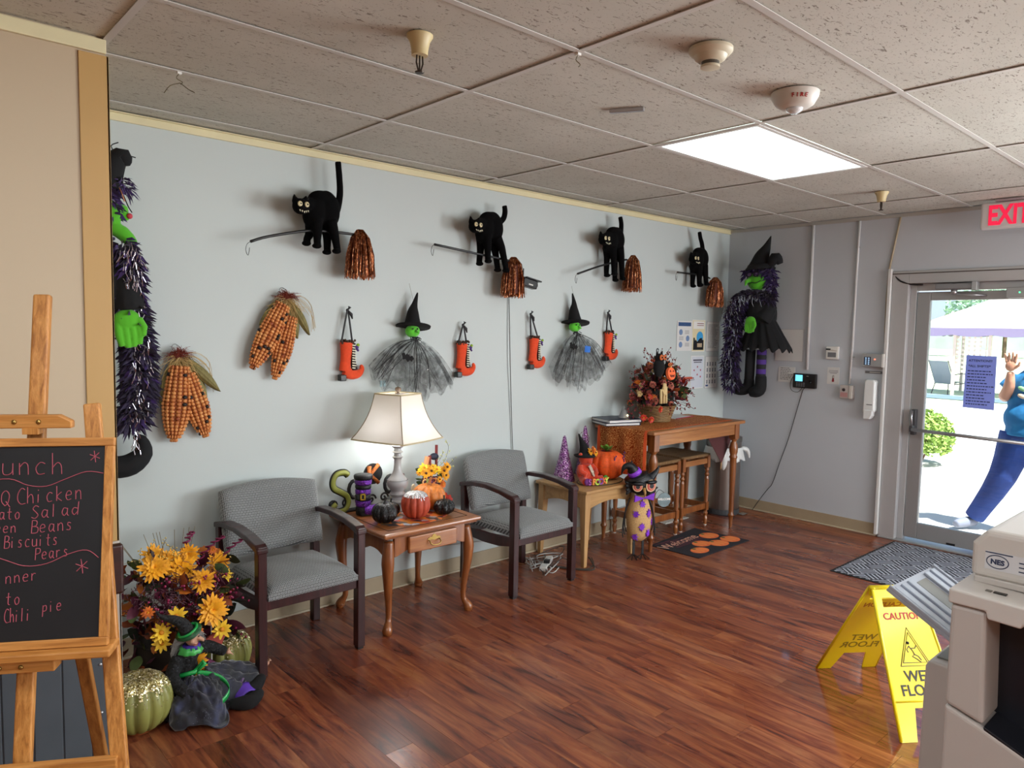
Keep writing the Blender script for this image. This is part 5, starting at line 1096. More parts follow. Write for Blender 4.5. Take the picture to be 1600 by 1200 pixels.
# ================================================================== WITCH BOOT ORNAMENTS
M_ob = mat('orange_felt', '#dd4516', .85, var=.1, vs=60, sheen=.2, bump=.3, bs=120); M_rib = mat('dark_ribbon', '#26262a', .6); M_flb = mat('black_speckle', '#241a1a', .8)
def boot(nx, nz, dx, drop, label, s=1.0, flip=1):
    t = thing('boot_ornament', (nx, -.03, nz), label, 'boot decoration', 'orange felt witch boots hanging on the wall')
    q = MB(); X = dx; Z = -drop
    q.tube(smooth_path([(X+.0, 0, Z), (X-.004, 0, Z-.06*s), (X-.010, 0, Z-.12*s), (X-.014, 0, Z-.165*s)], 3), [.046*s, .043*s, .040*s, .037*s, .035*s, .034*s, .034*s, .036*s, .037*s, .036*s], 16, flat=(1, 1))
    q.tube(smooth_path([(X-.018, 0, Z-.165*s), (X+.03, 0, Z-.185*s), (X+.075, 0, Z-.182*s), (X+.098, 0, Z-.155*s), (X+.088, 0, Z-.130*s)], 3), [.034*s, .034*s, .033*s, .031*s, .029*s, .027*s, .025*s, .022*s, .019*s, .017*s, .015*s, .012*s, .007*s], 14)
    for i, v_ in enumerate(q.v): v_.y *= .62
    fuse(q, 'body', M_ob, t, .005*s, 2)
    MB().box((X-.052*s, -.020, Z-.222*s), (X-.012, .018, Z-.185*s)).build('heel', M_blackp, t, bevel=.005)
    q = MB()
    for i in range(10): q.add([(X+.020*s, -.026, Z-.012-.0145*i), (X+.048*s, -.022, Z-.016-.0145*i), (X+.048*s, -.022, Z-.021-.0145*i), (X+.020*s, -.026, Z-.019-.0145*i)], [(0, 1, 2, 3)])
    q.build('lacing', M_teeth, t, solid=.003, kind='stuff'); MB().tube([(X+.034*s, -.008, Z-.004), (X+.034*s, -.008, Z-.10*s), (X+.044*s, -.008, Z-.158*s)], [.015*s, .014*s, .018*s], 10).build('lace_panel', M_flb, t)
    q = MB(); rr = random.Random(int(nx*50))
    for i in range(34): q.ball((X+rr.uniform(-.045, .04)*s, rr.uniform(-.022, .02), Z+rr.uniform(-.006, .014)), .008, 6, 4)
    q.build('ruffle', mat('speckled_ruffle', '#4a3226', .9, var=.6, vs=120), t, kind='stuff')
    MB().tube([(X-.038*s, -.004, Z), (-.002, -.004, -.012)], .006, 6, M=None).build('ribbon_strap', M_rib, t); MB().tube([(X+.032*s, -.004, Z), (.006, -.004, -.012)], .006, 6).build('ribbon_strap', M_rib, t)
    q = MB(); q.ball((0, -.004, -.006), (.010, .008, .010), 8, 6); q.tube([(0, -.006, -.006), (.022, -.010, -.03), (.03, -.008, -.055)], [.005, .010, .004], 6); q.tube([(0, -.006, -.004), (.014, -.01, .012), (.004, -.006, .016)], [.004, .008, .003], 6); q.build('ribbon_knot', M_rib, t, smooth=True)
    q = MB(); q.tube([(X+.042, -.018, Z-.02), (X+.062, -.022, Z-.05)], [.010, .006], 6); q.ball((X+.052, -.02, Z-.028), (.014, .010, .010), 8, 6); q.build('purple_bow', mat('bow_purple', '#4a2a78', .7), t, smooth=True)
    MB().ball((X+.058, -.024, Z-.014), (.012, .008, .009), 8, 6).build('green_flower', mat('lime_felt', '#8ab02c', .7), t, smooth=True)
boot(.207, 1.725, .0, .190, 'orange witch boot ornament on the wall, the first one beside the corn'); boot(1.05, 1.655, .0, .125, 'orange witch boot ornament on the wall beside the first ghost witch, over the grey chair')
boot(1.655, 1.742, .045, .175, 'orange witch boot ornament on the wall between the camera cable and second ghost witch'); boot(2.488, 1.775, .025, .160, 'orange witch boot ornament on the wall above the flower basket')

# ================================================================== HANGING GHOST WITCHES
kg_ = NT('black_gauze'); k = kg_; k.b.inputs['Base Color'].default_value = (.02, .02, .022, 1); k.b.inputs['Roughness'].default_value = .8
n1 = k.noise(k.coord(), 18, 4, .7, .5); al = k.ramp(n1, [(.35, .10), (.65, .48)]); k.l(al, k.b.inputs['Alpha']); M_gz = kg_.m
M_gzd = mat('dark_thread', '#1d1e20', .8); M_lime = mat('lime_plush', '#5fd332', .9, sheen=.4, bump=.5, bs=150, bd=.003)
def ghost(hx, hz, tip, robe, label, seed, tape=False, lean=.0):
    """hx,hz: head centre; tip: hat tip offset; robe: (left, right, zleft, zright, bottom)"""
    t = thing('hanging_ghost_witch', (hx, -.06, hz), label, 'halloween decoration'); rr = random.Random(seed)
    MB().ball((0, 0, 0), (.048, .040, .040), 18, 12).build('head', M_lime, t, smooth=True); MB().tube([(.0, -.035, .0), (.006, -.062, -.012)], [.012, .004], 8).build('nose', M_lime, t, smooth=True)
    for sx in (-1, 1): MB().ball((sx*.016-.006, -.038, .014), .005, 8, 6).build('eye', M_blackp, t, smooth=True)
    MB().lathe([(.0001, 0), (.105, -.006), (.108, .004), (.05, .014), (.0001, .014)], n=26, M=TR(.005, 0, .028) @ RX(-10) @ RY(8)).build('hat_brim', M_felt, t, smooth=True)
    P = smooth_path([(0, 0, .035), (tip[0]*.25-.006, 0, .035+tip[1]*.35), (tip[0]*.4, 0, tip[1]*.7), (tip[0], 0, tip[1])], 4); MB().tube(P, [.058-.054*(i/(len(P)-1))**.75 for i in range(len(P))], 14).build('hat', M_felt, t, smooth=True)
    xl, xr, zl, zr, zb = robe
    for layer in range(2):
        def f(u, v):
            a = (2*u-1); xe = xl if a < 0 else xr; ze = zl if a < 0 else zr; jag = .035*math.sin(u*37+seed+layer*2)+.02*math.sin(u*71+layer)
            ang = abs(a)**1.15; ex = xe*math.sin(ang*math.pi/2); ez = zb+(ze-zb)*ang+jag*(1-.3*ang)
            x = ex*(v**(.75)) ; z = -.045+(ez+.045)*(v**(1.15 if ang > .5 else 1.0)); sag = .02*math.sin(v*3.1)*(ang)
            return (x, -.018+.028*math.sin(u*26+layer*1.7+seed)*v-.012*layer*v, z+sag)
        MB().grid(f, 72, 14).build('gauze_robe', M_gz, t, smooth=True)
    q = MB()
    for i in range(26):
        a = rr.uniform(-1, 1); xe = xl if a < 0 else xr; ze = zl if a < 0 else zr; ang = abs(a)**1.15; e = Vector((xe*math.sin(ang*1.57)*rr.uniform(.75, 1), -.03, (zb+(ze-zb)*ang)*rr.uniform(.8, 1.05))); s0 = Vector((rr.uniform(-.01, .01), -.03, -.05))
        q.tube(smooth_path([s0, s0.lerp(e, .45)+Vector((rr.uniform(-.04, .04), -.012, rr.uniform(-.01, .05))), e], 4), rr.uniform(.0009, .0022), 4)
    q.build('gauze_folds', M_gzd, t, kind='stuff')
    q = MB()
    for i in range(16): q.tube([(rr.uniform(-.03, .03), -.02, -.035), (rr.uniform(-.05, .05), -.03, -.05+rr.uniform(-.01, .01))], .0025, 4)
    q.build('collar', M_gzd, t, kind='stuff')
    # felt bat on the robe
    bx = -.068 if seed == 1 else -.062; bz = -.155 if seed == 1 else -.14
    MB().prism([(-.045, .012), (-.03, .022), (-.018, .006), (-.006, .02), (.0, .012), (.006, .02), (.016, .004), (.03, .014), (.044, -.002), (.034, -.022), (.02, -.014), (.006, -.03), (-.012, -.014), (-.028, -.022)], 0, .004, M=TR(bx, -.05, bz) @ WALLM @ RZ(-12)).build('felt_bat', M_felt, t)
    q = MB(); q.tube([(tip[0]*.2, 0, tip[1]*.75), (tip[0]*.1-.01, .03, tip[1]+.055)], .0012, 4); q.build('hanging_string', mat('string_grey', '#8a8478', .7), t)
    for x, z in ((.024, -.065), (.085, -.235)): MB().ball((x, -.045, z), (.003, .003, .008), 8, 6).build('bead', mat('silver_bead', '#d8dadc', .2, metal=1), t, smooth=True)
    if tape: MB().prism([(-.032, -.022), (.028, -.026), (.034, .020), (-.028, .026)], 0, .001, M=TR(.085, -.056, -.165) @ WALLM).build('blue_tape', mat('blue_tape', '#1668c4', .5), t)
    return t
ghost(.638, 1.605, (.035, .235), (-.30, .31, -.235, -.33, -.40), 'hanging gauze ghost witch with green face above the lamp', 1)
ghost(2.085, 1.655, (-.035, .245), (-.26, .37, -.32, -.29, -.46), 'hanging gauze ghost witch with a blue tape patch on its robe', 2, True)
t = thing('price_tag', (.435, -.05, 1.29), 'small pale blue tag pair hanging on strings by the ghost witch', 'tag')
for sx in (-1, 1): q = MB().box((sx*.011-.007, -.003, -.018), (sx*.011+.007, .003, .018)).build('tag', mat('pale_blue_clip', '#b8dce4', .3), t); MB().tube([(sx*.009, 0, .018), (0, .0, .15)], .0008, 4).build('string', mat('string_grey', '#8a8478', .7), t)

# ================================================================== PLUSH WITCHES
M_feath = mat('purple_feather', '#1d0f33', .8, var=.5, vs=25, sheen=.2); M_feath2 = mat('violet_feather', '#33185c', .75, var=.4, vs=25, sheen=.3); M_silt = mat('silver_tinsel', '#cfd0dc', .2, metal=1); M_blkc = mat('black_cloth', '#0b0c10', .9, bump=.15, bs=14, bd=.01); M_green = mat('green_felt', '#52b31c', .85, sheen=.3, bump=.2, bs=60); M_purs = mat('purple_sock', '#4a2a80', .8); M_grys = mat('dark_sock', '#1b1c20', .85)
def feathers(q, path, wid, n, L, rr, w_=.010, out=1.0):
    P = smooth_path(path, 6)
    for i in range(n):
        j = rr.randrange(len(P)); wj = wid[0]+(wid[1]-wid[0])*j/len(P) if isinstance(wid, tuple) else wid
        a = rr.uniform(0, 6.283); c = P[j]+Vector((rr.uniform(-.2, .2)*wj, rr.uniform(-.4, .3)*wj, rr.uniform(-.02, .02))); d = Vector((math.cos(a)*out, -abs(rr.gauss(0, .5)), math.sin(a)*.6-.55)).normalized(); l = L*rr.uniform(.7, 1.25)
        s_ = d.cross(Vector((rr.uniform(-1, 1), -1, rr.uniform(-1, 1)))).normalized()*w_*rr.uniform(.6, 1.2); c = c+d*wj*.45; m1 = c+d*l*.5+Vector((0, -.006, -.004)); e = c+d*l+Vector((0, 0, -.016)); nn = len(q.v)
        q.v += [c-s_*.5, c+s_*.5, m1-s_, m1+s_, e]; q.f += [(nn, nn+1, nn+3, nn+2), (nn+2, nn+3, nn+4)]
def tinsel(q, path, wid, n, rr):
    P = smooth_path(path, 6)
    for i in range(n):
        c = P[rr.randrange(len(P))]+Vector((rr.uniform(-.5, .5)*wid, -wid*.55-rr.uniform(0, .03), 0)); e = c+Vector((rr.uniform(-.02, .02), rr.uniform(-.01, .01), -rr.uniform(.02, .065))); m_ = c.lerp(e, .5)+Vector((rr.uniform(-.008, .008), -.006, 0)); nn = len(q.v); w_ = Vector((.0013, 0, 0))
        q.v += [c-w_, c+w_, m_-w_, m_+w_, e-w_, e+w_]; q.f += [(nn, nn+1, nn+3, nn+2), (nn+2, nn+3, nn+5, nn+4)]
def hand(t, c, rz=0, s=1.0, down=True):
    q = MB(); 
    for i in range(4): x = (-.030+.020*i)*s; L = (.052, .062, .060, .050)[i]*s; q.tube([(x, 0, .02*s), (x*1.05, -.012, -.02*s), (x*.9, -.010, -.02*s-L*.7)], [.0125*s, .0125*s, .009*s], 10)
    q.tube([(.034*s, -.01, .03*s), (.046*s, -.016, .0), (.040*s, -.02, -.028*s)], [.012*s, .012*s, .009*s], 10); q.ball((0, 0, .028*s), (.042*s, .022*s, .036*s), 14, 10)
    q.v = [Matrix.Translation(c) @ Matrix.Rotation(rz, 4, 'Y') @ v_ for v_ in q.v]; fuse(q, 'hand', M_green, t, .005, 1)
def leg_striped(t, x, y, z0, z1, r, n=5):
    h_ = (z1-z0)/n
    for i in range(n): MB().lathe([(.0001, 0), (r, 0), (r*1.03, h_*.5), (r, h_), (.0001, h_)], (x, y, z0+h_*i), 18).build('sock_stripe', M_purs if (n-i) % 2 else M_grys, t, smooth=True, auto=50)
# on the east wall, facing the room
t = thing('plush_witch', (XE-.15, -.40, 1.065), 'tall plush witch with pointed hat hanging on the grey end wall', 'plush witch', rz=R(-90)); rr = random.Random(31)
q = MB(); q.tube(smooth_path([(.03, 0, .90), (.04, 0, .78), (.05, 0, .66)], 3), [.10, .11, .12, .125, .13, .125, .12], 18); q.tube([(.10, -.02, .88), (.13, -.05, .76), (.09, -.08, .68)], [.05, .062, .075], 14); q.tube([(-.06, -.02, .86), (-.14, -.03, .76), (-.20, -.02, .66)], [.05, .06, .05], 12); fuse(q, 'coat', M_blkc, t, .010, 4)
MB().grid(lambda u, v: ((.095+.155*v)*math.sin((2*u-1)*1.9)*(1)+.05+.035*v, -(.075+.05*v+.016*math.sin(u*60)*v)*math.cos((2*u-1)*1.9), .72-.30*v-.02*math.sin(u*60)*v), 60, 8).build('skirt', M_blkc, t, smooth=True, solid=.006)
hand(t, (.03, -.165, .640), 0, 1.15)
leg_striped(t, .058, 0, .165, .42, .042, 6); MB().tube([(-.055, 0, .05), (-.05, 0, .42)], .043, 14).build('leg', M_grys, t, smooth=True)
q = MB(); q.tube(smooth_path([(.060, 0, .19), (.058, 0, .09), (.04, -.01, .05), (-.03, -.03, .035)], 3), [.048, .05, .052, .054, .055, .055, .054, .052, .045, .036], 14); q.ball((.03, -.01, .045), (.07, .06, .045), 14, 10); fuse(q, 'boot', M_blkc, t, .009, 3)
q = MB(); q.tube(smooth_path([(-.055, 0, .16), (-.06, 0, .08), (-.12, -.02, .05), (-.19, -.03, .06), (-.225, -.03, .11)], 3), [.046, .047, .048, .05, .051, .052, .05, .047, .043, .039, .033, .025, .015], 14); fuse(q, 'boot', M_blkc, t, .009, 3)
q = MB(); q.ball((0, -.02, 1.03), (.098, .07, .085), 20, 14); q.ball((0.01, -.05, .985), (.062, .05, .05), 16, 10); q.tube([(-.05, -.05, 1.045), (-.055, -.12, 1.02), (-.05, -.14, .98)], [.024, .018, .008], 10); fuse(q, 'head', M_green, t, .008, 3)
MB().tube(smooth_path([(-.05, -.098, 1.0), (-.01, -.108, 1.012), (.03, -.10, 1.008), (.065, -.08, 1.03)], 3), .0035, 6).build('mouth', M_blackp, t)
for x in (-.045, .025):
    MB().tube([(x+.028*math.cos(a*.4), -.098, 1.085+.022*math.sin(a*.4)) for a in range(17)], .0035, 5).build('spectacle_ring', M_blackp, t, smooth=True); MB().ball((x, -.085, 1.085), (.020, .010, .016), 10, 8).build('eye', mat('mauve_lid', '#7a5f8c', .7), t, smooth=True)
q = MB(); feathers(q, [(-.11, -.02, 1.10), (0, -.06, 1.125), (.12, -.03, 1.10), (.16, -.02, 1.05)], .03, 140, .05, rr); feathers(q, [(.12, -.02, 1.15), (.15, -.02, 1.02), (.14, -.02, .92)], .05, 170, .06, rr); q.build('hair', M_feath2, t, raw=True, kind='stuff')
MB().lathe([(.0001, 0), (.125, -.01), (.13, .0), (.10, .035), (.0001, .04)], n=30, M=TR(.02, -.02, 1.135) @ RY(-4)).build('hat_brim', M_blkc, t, smooth=True)
MB().tube(smooth_path([(.10, -.03, 1.15), (.15, -.04, 1.20), (.175, -.03, 1.235), (.20, -.01, 1.17)], 3), [.03, .036, .04, .045, .05, .05, .045, .045, .04, .03], 12, flat=(1, .8)).build('brim_curl', M_blkc, t, smooth=True)
q = MB().tube(smooth_path([(0.0, -.01, 1.14), (.025, -.01, 1.24), (.065, -.01, 1.32), (.098, 0, 1.42)], 4), [.108, .095, .085, .077, .07, .062, .054, .046, .038, .028, .019, .010, .003], 18, flat=(1, .8)); q.build('hat', M_blkc, t, smooth=True)
B1 = [(-.10, -.06, .88), (-.17, -.07, .76), (-.17, -.07, .60), (-.19, -.06, .42), (-.20, -.06, .25), (-.17, -.06, .12)]
q = MB(); feathers(q, B1, .085, 1500, .055, rr); feathers(q, [(-.12, -.07, .90), (-.02, -.08, .925), (.07, -.07, .92), (.14, -.05, .88)], .06, 800, .06, rr); q.build('feather_boa', M_feath, t, raw=True, kind='stuff')
q = MB(); feathers(q, B1, .10, 620, .05, rr, .007); q.build('violet_feathers', M_feath2, t, raw=True, kind='stuff')
q = MB(); tinsel(q, B1, .17, 105, rr); tinsel(q, [(-.10, -.08, .88), (0, -.12, .90), (.08, -.09, .86)], .12, 26, rr); q.build('tinsel_strands', M_silt, t, raw=True, kind='stuff')
MB().tube(smooth_path([(-.15, -.05, .88), (-.17, -.05, .6), (-.19, -.05, .3), (-.17, -.05, .1)], 4), .055, 10).build('boa_core', M_feath, t, smooth=True)
# on the north wall by the partition, facing along the room
t = thing('plush_witch', (-1.095, -.135, .925), 'plush witch in profile hanging beside the partition edge, boot curled up', 'plush witch'); rr = random.Random(32)
q = MB(); q.tube(smooth_path([(.05, 0, 1.02), (.03, 0, .88), (-.01, 0, .76)], 3), [.06, .08, .095, .105, .105, .10, .095], 16); q.tube(smooth_path([(.06, -.03, .99), (.10, -.06, .86), (.115, -.07, .755)], 3), [.035, .042, .052, .06, .066, .07, .066], 12); fuse(q, 'coat', M_blkc, t, .008, 3)
q = MB(); 
hand(t, (.100, -.10, .675), R(-6), 1.35)
MB().tube(smooth_path([(-.005, 0, .78), (-.0, 0, .55), (.012, 0, .34)], 3), [.07, .062, .056, .05, .045, .04, .036], 14).build('trouser_leg', M_blkc, t, smooth=True)
leg_striped(t, .018, 0, .15, .36, .034, 5)
q = MB(); q.tube(smooth_path([(.018, 0, .17), (.02, 0, .08), (.055, -.01, .045), (.12, -.02, .05), (.175, -.02, .10), (.165, -.02, .165), (.13, -.02, .175)], 3), [.040, .042, .044, .046, .048, .048, .05, .052, .052, .052, .05, .046, .042, .036, .03, .024, .018, .013, .006], 14); q.ball((.01, 0, .045), (.05, .045, .045), 14, 10); fuse(q, 'boot', M_blkc, t, .007, 2)
q = MB(); q.ball((-.02, -.02, 1.19), (.055, .05, .065), 16, 12); q.tube([(.0, -.02, 1.215), (.035, -.025, 1.20), (.048, -.03, 1.155)], [.026, .028, .014], 12); q.tube(smooth_path([(-.01, -.02, 1.12), (.03, -.03, 1.10), (.075, -.04, 1.05)], 2), [.03, .032, .033, .03, .022], 12); q.tube([(.006, -.03, 1.23), (.008, -.03, 1.12)], [.02, .016], 8); UP = [fuse(q, 'head', M_green, t, .006, 2)]
UP += [MB().ball((.058, -.045, 1.175), .013, 12, 8).build('wart', mat('red_wart', '#c23a4a', .6), t, smooth=True)]
UP += [MB().tube(smooth_path([(.0, -.04, 1.33), (.02, -.06, 1.28), (.035, -.06, 1.235)], 3), .003, 5).build('spectacle_arm', mat('copper_wire', '#b0785a', .3, metal=.8), t)]
q = MB(); feathers(q, [(.03, -.02, 1.33), (.05, -.02, 1.30)], .03, 90, .05, rr, .004); feathers(q, [(-.03, -.03, 1.30), (-.03, -.03, 1.20)], .04, 120, .05, rr); UP.append(q.build('hair', M_feath2, t, raw=True, kind='stuff'))
UP += [MB().tube(smooth_path([(-.03, 0, 1.30), (-.01, 0, 1.36), (.02, 0, 1.42), (.045, -.01, 1.44), (.055, -.01, 1.40)], 3), [.075, .072, .068, .06, .055, .05, .045, .042, .04, .038, .034, .028, .018], 14).build('hat', M_blkc, t, smooth=True)]
q = MB()
for a, b, c in (((.02, 0, 1.45), (.0, 0, 1.48), (.03, 0, 1.50)), ((.03, 0, 1.44), (.06, 0, 1.45), (.10, 0, 1.445)), ((.01, 0, 1.45), (-.02, 0, 1.46), (-.035, 0, 1.455)), ((.04, -.02, 1.27), (.06, -.02, 1.22), (.075, -.02, 1.195))): q.tube(smooth_path([a, b, c], 3), .0025, 5)
UP.append(q.build('hat_wisps', M_blkc, t))
for o_ in UP: o_.location.x = .072
B2 = [(.09, -.06, 1.05), (.125, -.07, .96), (.125, -.05, .86), (.125, -.03, .78), (.145, -.03, .64), (.155, -.03, .50), (.15, -.03, .38), (.12, -.04, .28)]
q = MB(); feathers(q, B2[:4], .045, 420, .05, rr, .009); feathers(q, B2[3:], .075, 1000, .06, rr, .009); q.build('feather_boa', M_feath, t, raw=True, kind='stuff')
q = MB(); feathers(q, B2, .06, 520, .055, rr, .008); q.build('violet_feathers', M_feath2, t, raw=True, kind='stuff')
q = MB(); tinsel(q, B2, .09, 130, rr); tinsel(q, [(.12, -.03, .30), (.13, -.03, .20), (.14, -.03, .12)], .03, 26, rr); q.build('tinsel_strands', M_silt, t, raw=True, kind='stuff')
MB().tube(smooth_path([(.03, -.03, 1.05), (.09, -.03, .92), (.11, -.02, .80), (.13, -.02, .55), (.13, -.02, .32)], 4), [.03]*9+[.05]*8, 10).build('boa_core', M_feath, t, smooth=True)

# ================================================================== CEILING FITTINGS
M_ivp = mat('aged_ivory', '#cbb98a', .45); M_dkm = mat('dark_bronze', '#3a3028', .4, metal=.7)
def sprinkler(x, y, label, s=1.0):
    t = thing('sprinkler', (x, y, H), label, 'sprinkler')
    MB().lathe([(.0001, 0), (.044*s, 0), (.044*s, -.006), (.034*s, -.022*s), (.028*s, -.05*s), (.027*s, -.066*s), (.0001, -.066*s)], n=24).build('escutcheon', M_ivp, t, smooth=True, auto=50)
    q = MB(); q.tube([(-.011*s, 0, -.064*s), (-.013*s, 0, -.09*s), (-.004*s, 0, -.118*s)], .003*s, 6).tube([(.011*s, 0, -.064*s), (.013*s, 0, -.09*s), (.004*s, 0, -.118*s)], .003*s, 6).tube([(0, 0, -.064*s), (0, 0, -.12*s)], .003*s, 6); q.build('frame_arms', M_dkm, t)
    MB().lathe([(.0001, 0), (.016*s, 0), (.014*s, -.004*s), (.0001, -.005*s)], (0, 0, -.118*s), 12).build('deflector', M_dkm, t)
sprinkler(-.474, -1.718, 'ivory sprinkler head on the ceiling above the first cat'); sprinkler(3.258, -1.743, 'ivory sprinkler head on the ceiling close to the end wall')
t = thing('smoke_detector', (.300, -2.325, H), 'round cream smoke detector on the ceiling, no lettering', 'smoke detector')
M_cr = mat('cream_plastic', '#c9c0a8', .45)
MB().lathe([(.0001, 0), (.074, 0), (.074, -.010), (.066, -.020), (.056, -.024), (.052, -.034), (.044, -.040), (.038, -.044), (.0001, -.044)], n=32).build('base', M_cr, t, smooth=True, auto=35)
MB().lathe([(.0001, -.044), (.030, -.044), (.030, -.056), (.0001, -.056)], n=24).build('sensor_slots', mat('slot_dark', '#4c463c', .5), t); MB().lathe([(.0001, -.056), (.032, -.056), (.032, -.064), (.020, -.066), (.0001, -.066)], n=24).build('sensor_cap', M_cr, t, smooth=True, auto=40)
t = thing('fire_strobe', (.935, -2.305, H), 'round white strobe alarm lettered FIRE on the ceiling', 'alarm')
MB().lathe([(.0001, 0), (.092, 0), (.090, -.018), (.074, -.046), (.052, -.060), (.0001, -.060)], n=36).build('housing', M_offw, t, smooth=True, auto=50)
MB().lathe([(.0001, -.058), (.034, -.058), (.030, -.070), (.014, -.080), (.0001, -.082)], n=20).build('lens', mat('clear_lens', '#d8dcdf', .08, coat=1, bump=.5, bs=90), t, smooth=True)
a0 = R(-140)
for i, c_ in enumerate('FIRE'):
    a = R(-158+i*11.5); rr_r = .084; text(c_, 'lettering', mat('alarm_red', '#9a1c1c', .5), t, (rr_r*math.cos(a), rr_r*math.sin(a), -.031), .022, rot=(R(125), 0, a+R(90)), bold=.0007)
t = thing('ceiling_clip_strip', (.635, -1.69, H), 'short pale metal strip screwed to a ceiling tile', 'bracket', rz=R(-60))
MB().box((-.075, -.013, -.012), (.075, .013, .004)).build('strip', M_metal, t, bevel=.003)
def hook(x, y, label, wires=True):
    t = thing('ceiling_hook', (x, y, H-.003), label, 'hook'); MB().box((-.008, -.008, -.008), (.008, .008, 0)).build('clip', M_white, t)
    q = MB(); q.tube(smooth_path([(0, 0, -.006), (-.010, 0, -.025), (.012, 0, -.035), (.004, 0, -.045)], 3), .0016, 5)
    if wires: q.tube(smooth_path([(.004, 0, -.04), (-.03, .01, -.055), (-.05, .02, -.085)], 3), .0016, 5).tube(smooth_path([(.004, 0, -.04), (.03, -.01, -.06), (.05, -.02, -.07)], 3), .0016, 5)
    q.build('wire', mat('brown_wire', '#5a5030', .6), t)
hook(-.935, -.775, 'ceiling hook with forked dry twig wires above the corner guard'); hook(.005, -1.985, 'small bare wire hook on the ceiling grid joint near the smoke detector', False)
# EXIT sign
t = thing('exit_sign', (4.06, -2.285, H), 'white ceiling-mounted sign with red EXIT lettering', 'sign')
MB().box((-.03, -.085, -.016), (.03, .085, .0)).build('canopy', mat('pinkish_grey_plastic', '#a89ca0', .5), t, bevel=.004)
MB().box((-.022, -.172, -.205), (.022, .172, -.018)).build('housing', mat('exit_white', '#d9d6d6', .4), t, bevel=.016, seg=4)
text('EXIT', 'lettering', mat('exit_red', '#ee1f4a', .4, emit=.32), t, (-.0235, .0, -.116), .185, rot=(R(90), 0, R(-90)), sx=.66, bold=.006, extrude=.001)

# ================================================================== END WALL DEVICES
def conduit(name, pts, r, m, label, clips=()):
    t = thing(name, (XE-r, pts[0][0], 0), label, 'conduit'); y0 = pts[0][0]
    MB().tube([(0, y-y0, z) for y, z in pts], r, 8).build('tube', m, t, smooth=True)
    for y, z in clips: MB().box((-.004, y-y0-.018, z-.004), (r, y-y0+.018, z+.004)).build('strap', M_metal, t)
conduit('wall_conduit', [(-.811, H-.03), (-.814, 1.325)], .013, mat('painted_conduit', '#d6d7d8', .5), 'grey painted conduit ending above the time clock'); conduit('wall_conduit', [(-1.197, H-.03), (-1.193, 2.2), (-1.191, 1.545), (-1.181, 1.225)], .010, mat('painted_conduit', '#d6d7d8', .5), 'grey painted conduit leading down to the emergency button box', [(-1.195, 2.35), (-1.19, 1.45)])
conduit('wall_conduit', smooth_path([(0, -1.508, H-.03), (0, -1.47, 2.30), (0, -1.446, 2.1), (0, -1.440, 1.75), (0, -1.455, 1.50)], 3) and [(-1.508, H-.03), (-1.475, 2.35), (-1.446, 2.16), (-1.438, 1.95), (-1.440, 1.70), (-1.448, 1.50)], .008, mat('tan_conduit', '#a8987e', .5), 'tan cable sleeve bending down along the door frame to the keypad')
def wallbox(name, y0, y1, z0, z1, d, m, label, cat, bevel=.004, part='housing'):
    t = thing(name, (XE, (y0+y1)/2, z0), label, cat); w = abs(y1-y0)/2; MB().box((-d, -w, 0), (-.0005, w, z1-z0)).build(part, m, t, bevel=bevel); return t, w, z1-z0
WR = (R(90), 0, R(-90))
t, w, h = wallbox('time_clock', -.700, -.905, 1.165, 1.290, .035, M_blackp, 'black time clock with lit blue screen on the grey end wall', 'time clock', .006)
MB().box((-.037, .015, .058), (-.035, .078, .112)).build('screen', mat('blue_screen', '#63c4f2', .3, emit=.9), t)
for i in range(3):
    for j in range(4): MB().box((-.038, .070-.021*j-.014, .012+.013*i), (-.035, .070-.021*j, .020+.013*i)).build('key', mat('clock_key', '#6a6c70', .4), t)
MB().lathe([(.0001, 0), (.014, 0), (.012, .004), (.0001, .002)], n=16, M=TR(-.035, -.055, .055) @ RY(-90)).build('finger_reader', mat('reader_black', '#050506', .2), t); text('time', 'lettering', M_offw, t, (-.0356, -.03, .105), .010, rot=WR)
t = thing('clock_cable', (XE-.006, -.80, 1.16), 'thin black cable hanging from the time clock to the baseboard', 'cable')
MB().tube(smooth_path([(0, -.0, 0), (0, .02, -.02), (0, .06, -.18), (0, .13, -.46), (0, .20, -.68), (0, .26, -.88), (-.004, .30, -.94), (-.02, .37, -1.05), (-.03, .43, -1.155)], 4), .0028, 5).build('cable', M_blackp, t)
MB().tube(smooth_path([(-.01, .10, .11), (-.008, .13, .05), (-.008, .12, -.02), (-.008, .06, -.035), (-.01, .02, .005)], 4), .0022, 5).build('cable_loop', M_blackp, t)
t, w, h = wallbox('thermostat', -.978, -1.082, 1.425, 1.533, .028, M_white, 'white thermostat with grey window above the thermometer notice', 'thermostat', .005)
MB().box((-.030, -.035, .018), (-.028, .035, .058)).build('display', mat('grey_lcd', '#76777a', .3), t); MB().box((-.034, .012, .078), (-.027, .052, .090)).build('black_switch', M_blackp, t, bevel=.002); MB().prism([(-.05, .070), (.045, .070), (.045, .074), (0, .082)], 0, .006, M=TR(-.028, 0, 0) @ RZ(-90) @ RX(90)).build('cover_lip', M_offw, t)
t = thing('thermometer_notice', (XE, -1.040, 1.215), 'small white card with a red thermometer drawing', 'sign')
MB().box((-.002, -.050, 0), (-.0005, .052, .142)).build('card', mat('paper_white', '#d8d8d6', .6), t)
MB().lathe([(.0001, 0), (.010, 0), (.010, .001), (.0001, .001)], n=16, M=TR(-.0022, 0, .028) @ RY(-90)).box((-.0032, -.005, .03), (-.0022, .005, .05)).build('thermometer_bulb', mat('thermo_red', '#a8303c', .5), t)
MB().tube([(-.003, -.0065, .035), (-.003, -.0065, .070), (-.003, 0, .076), (-.003, .0065, .070), (-.003, .0065, .035)], .0012, 4).build('thermometer_outline', M_dkm, t)
q = MB()
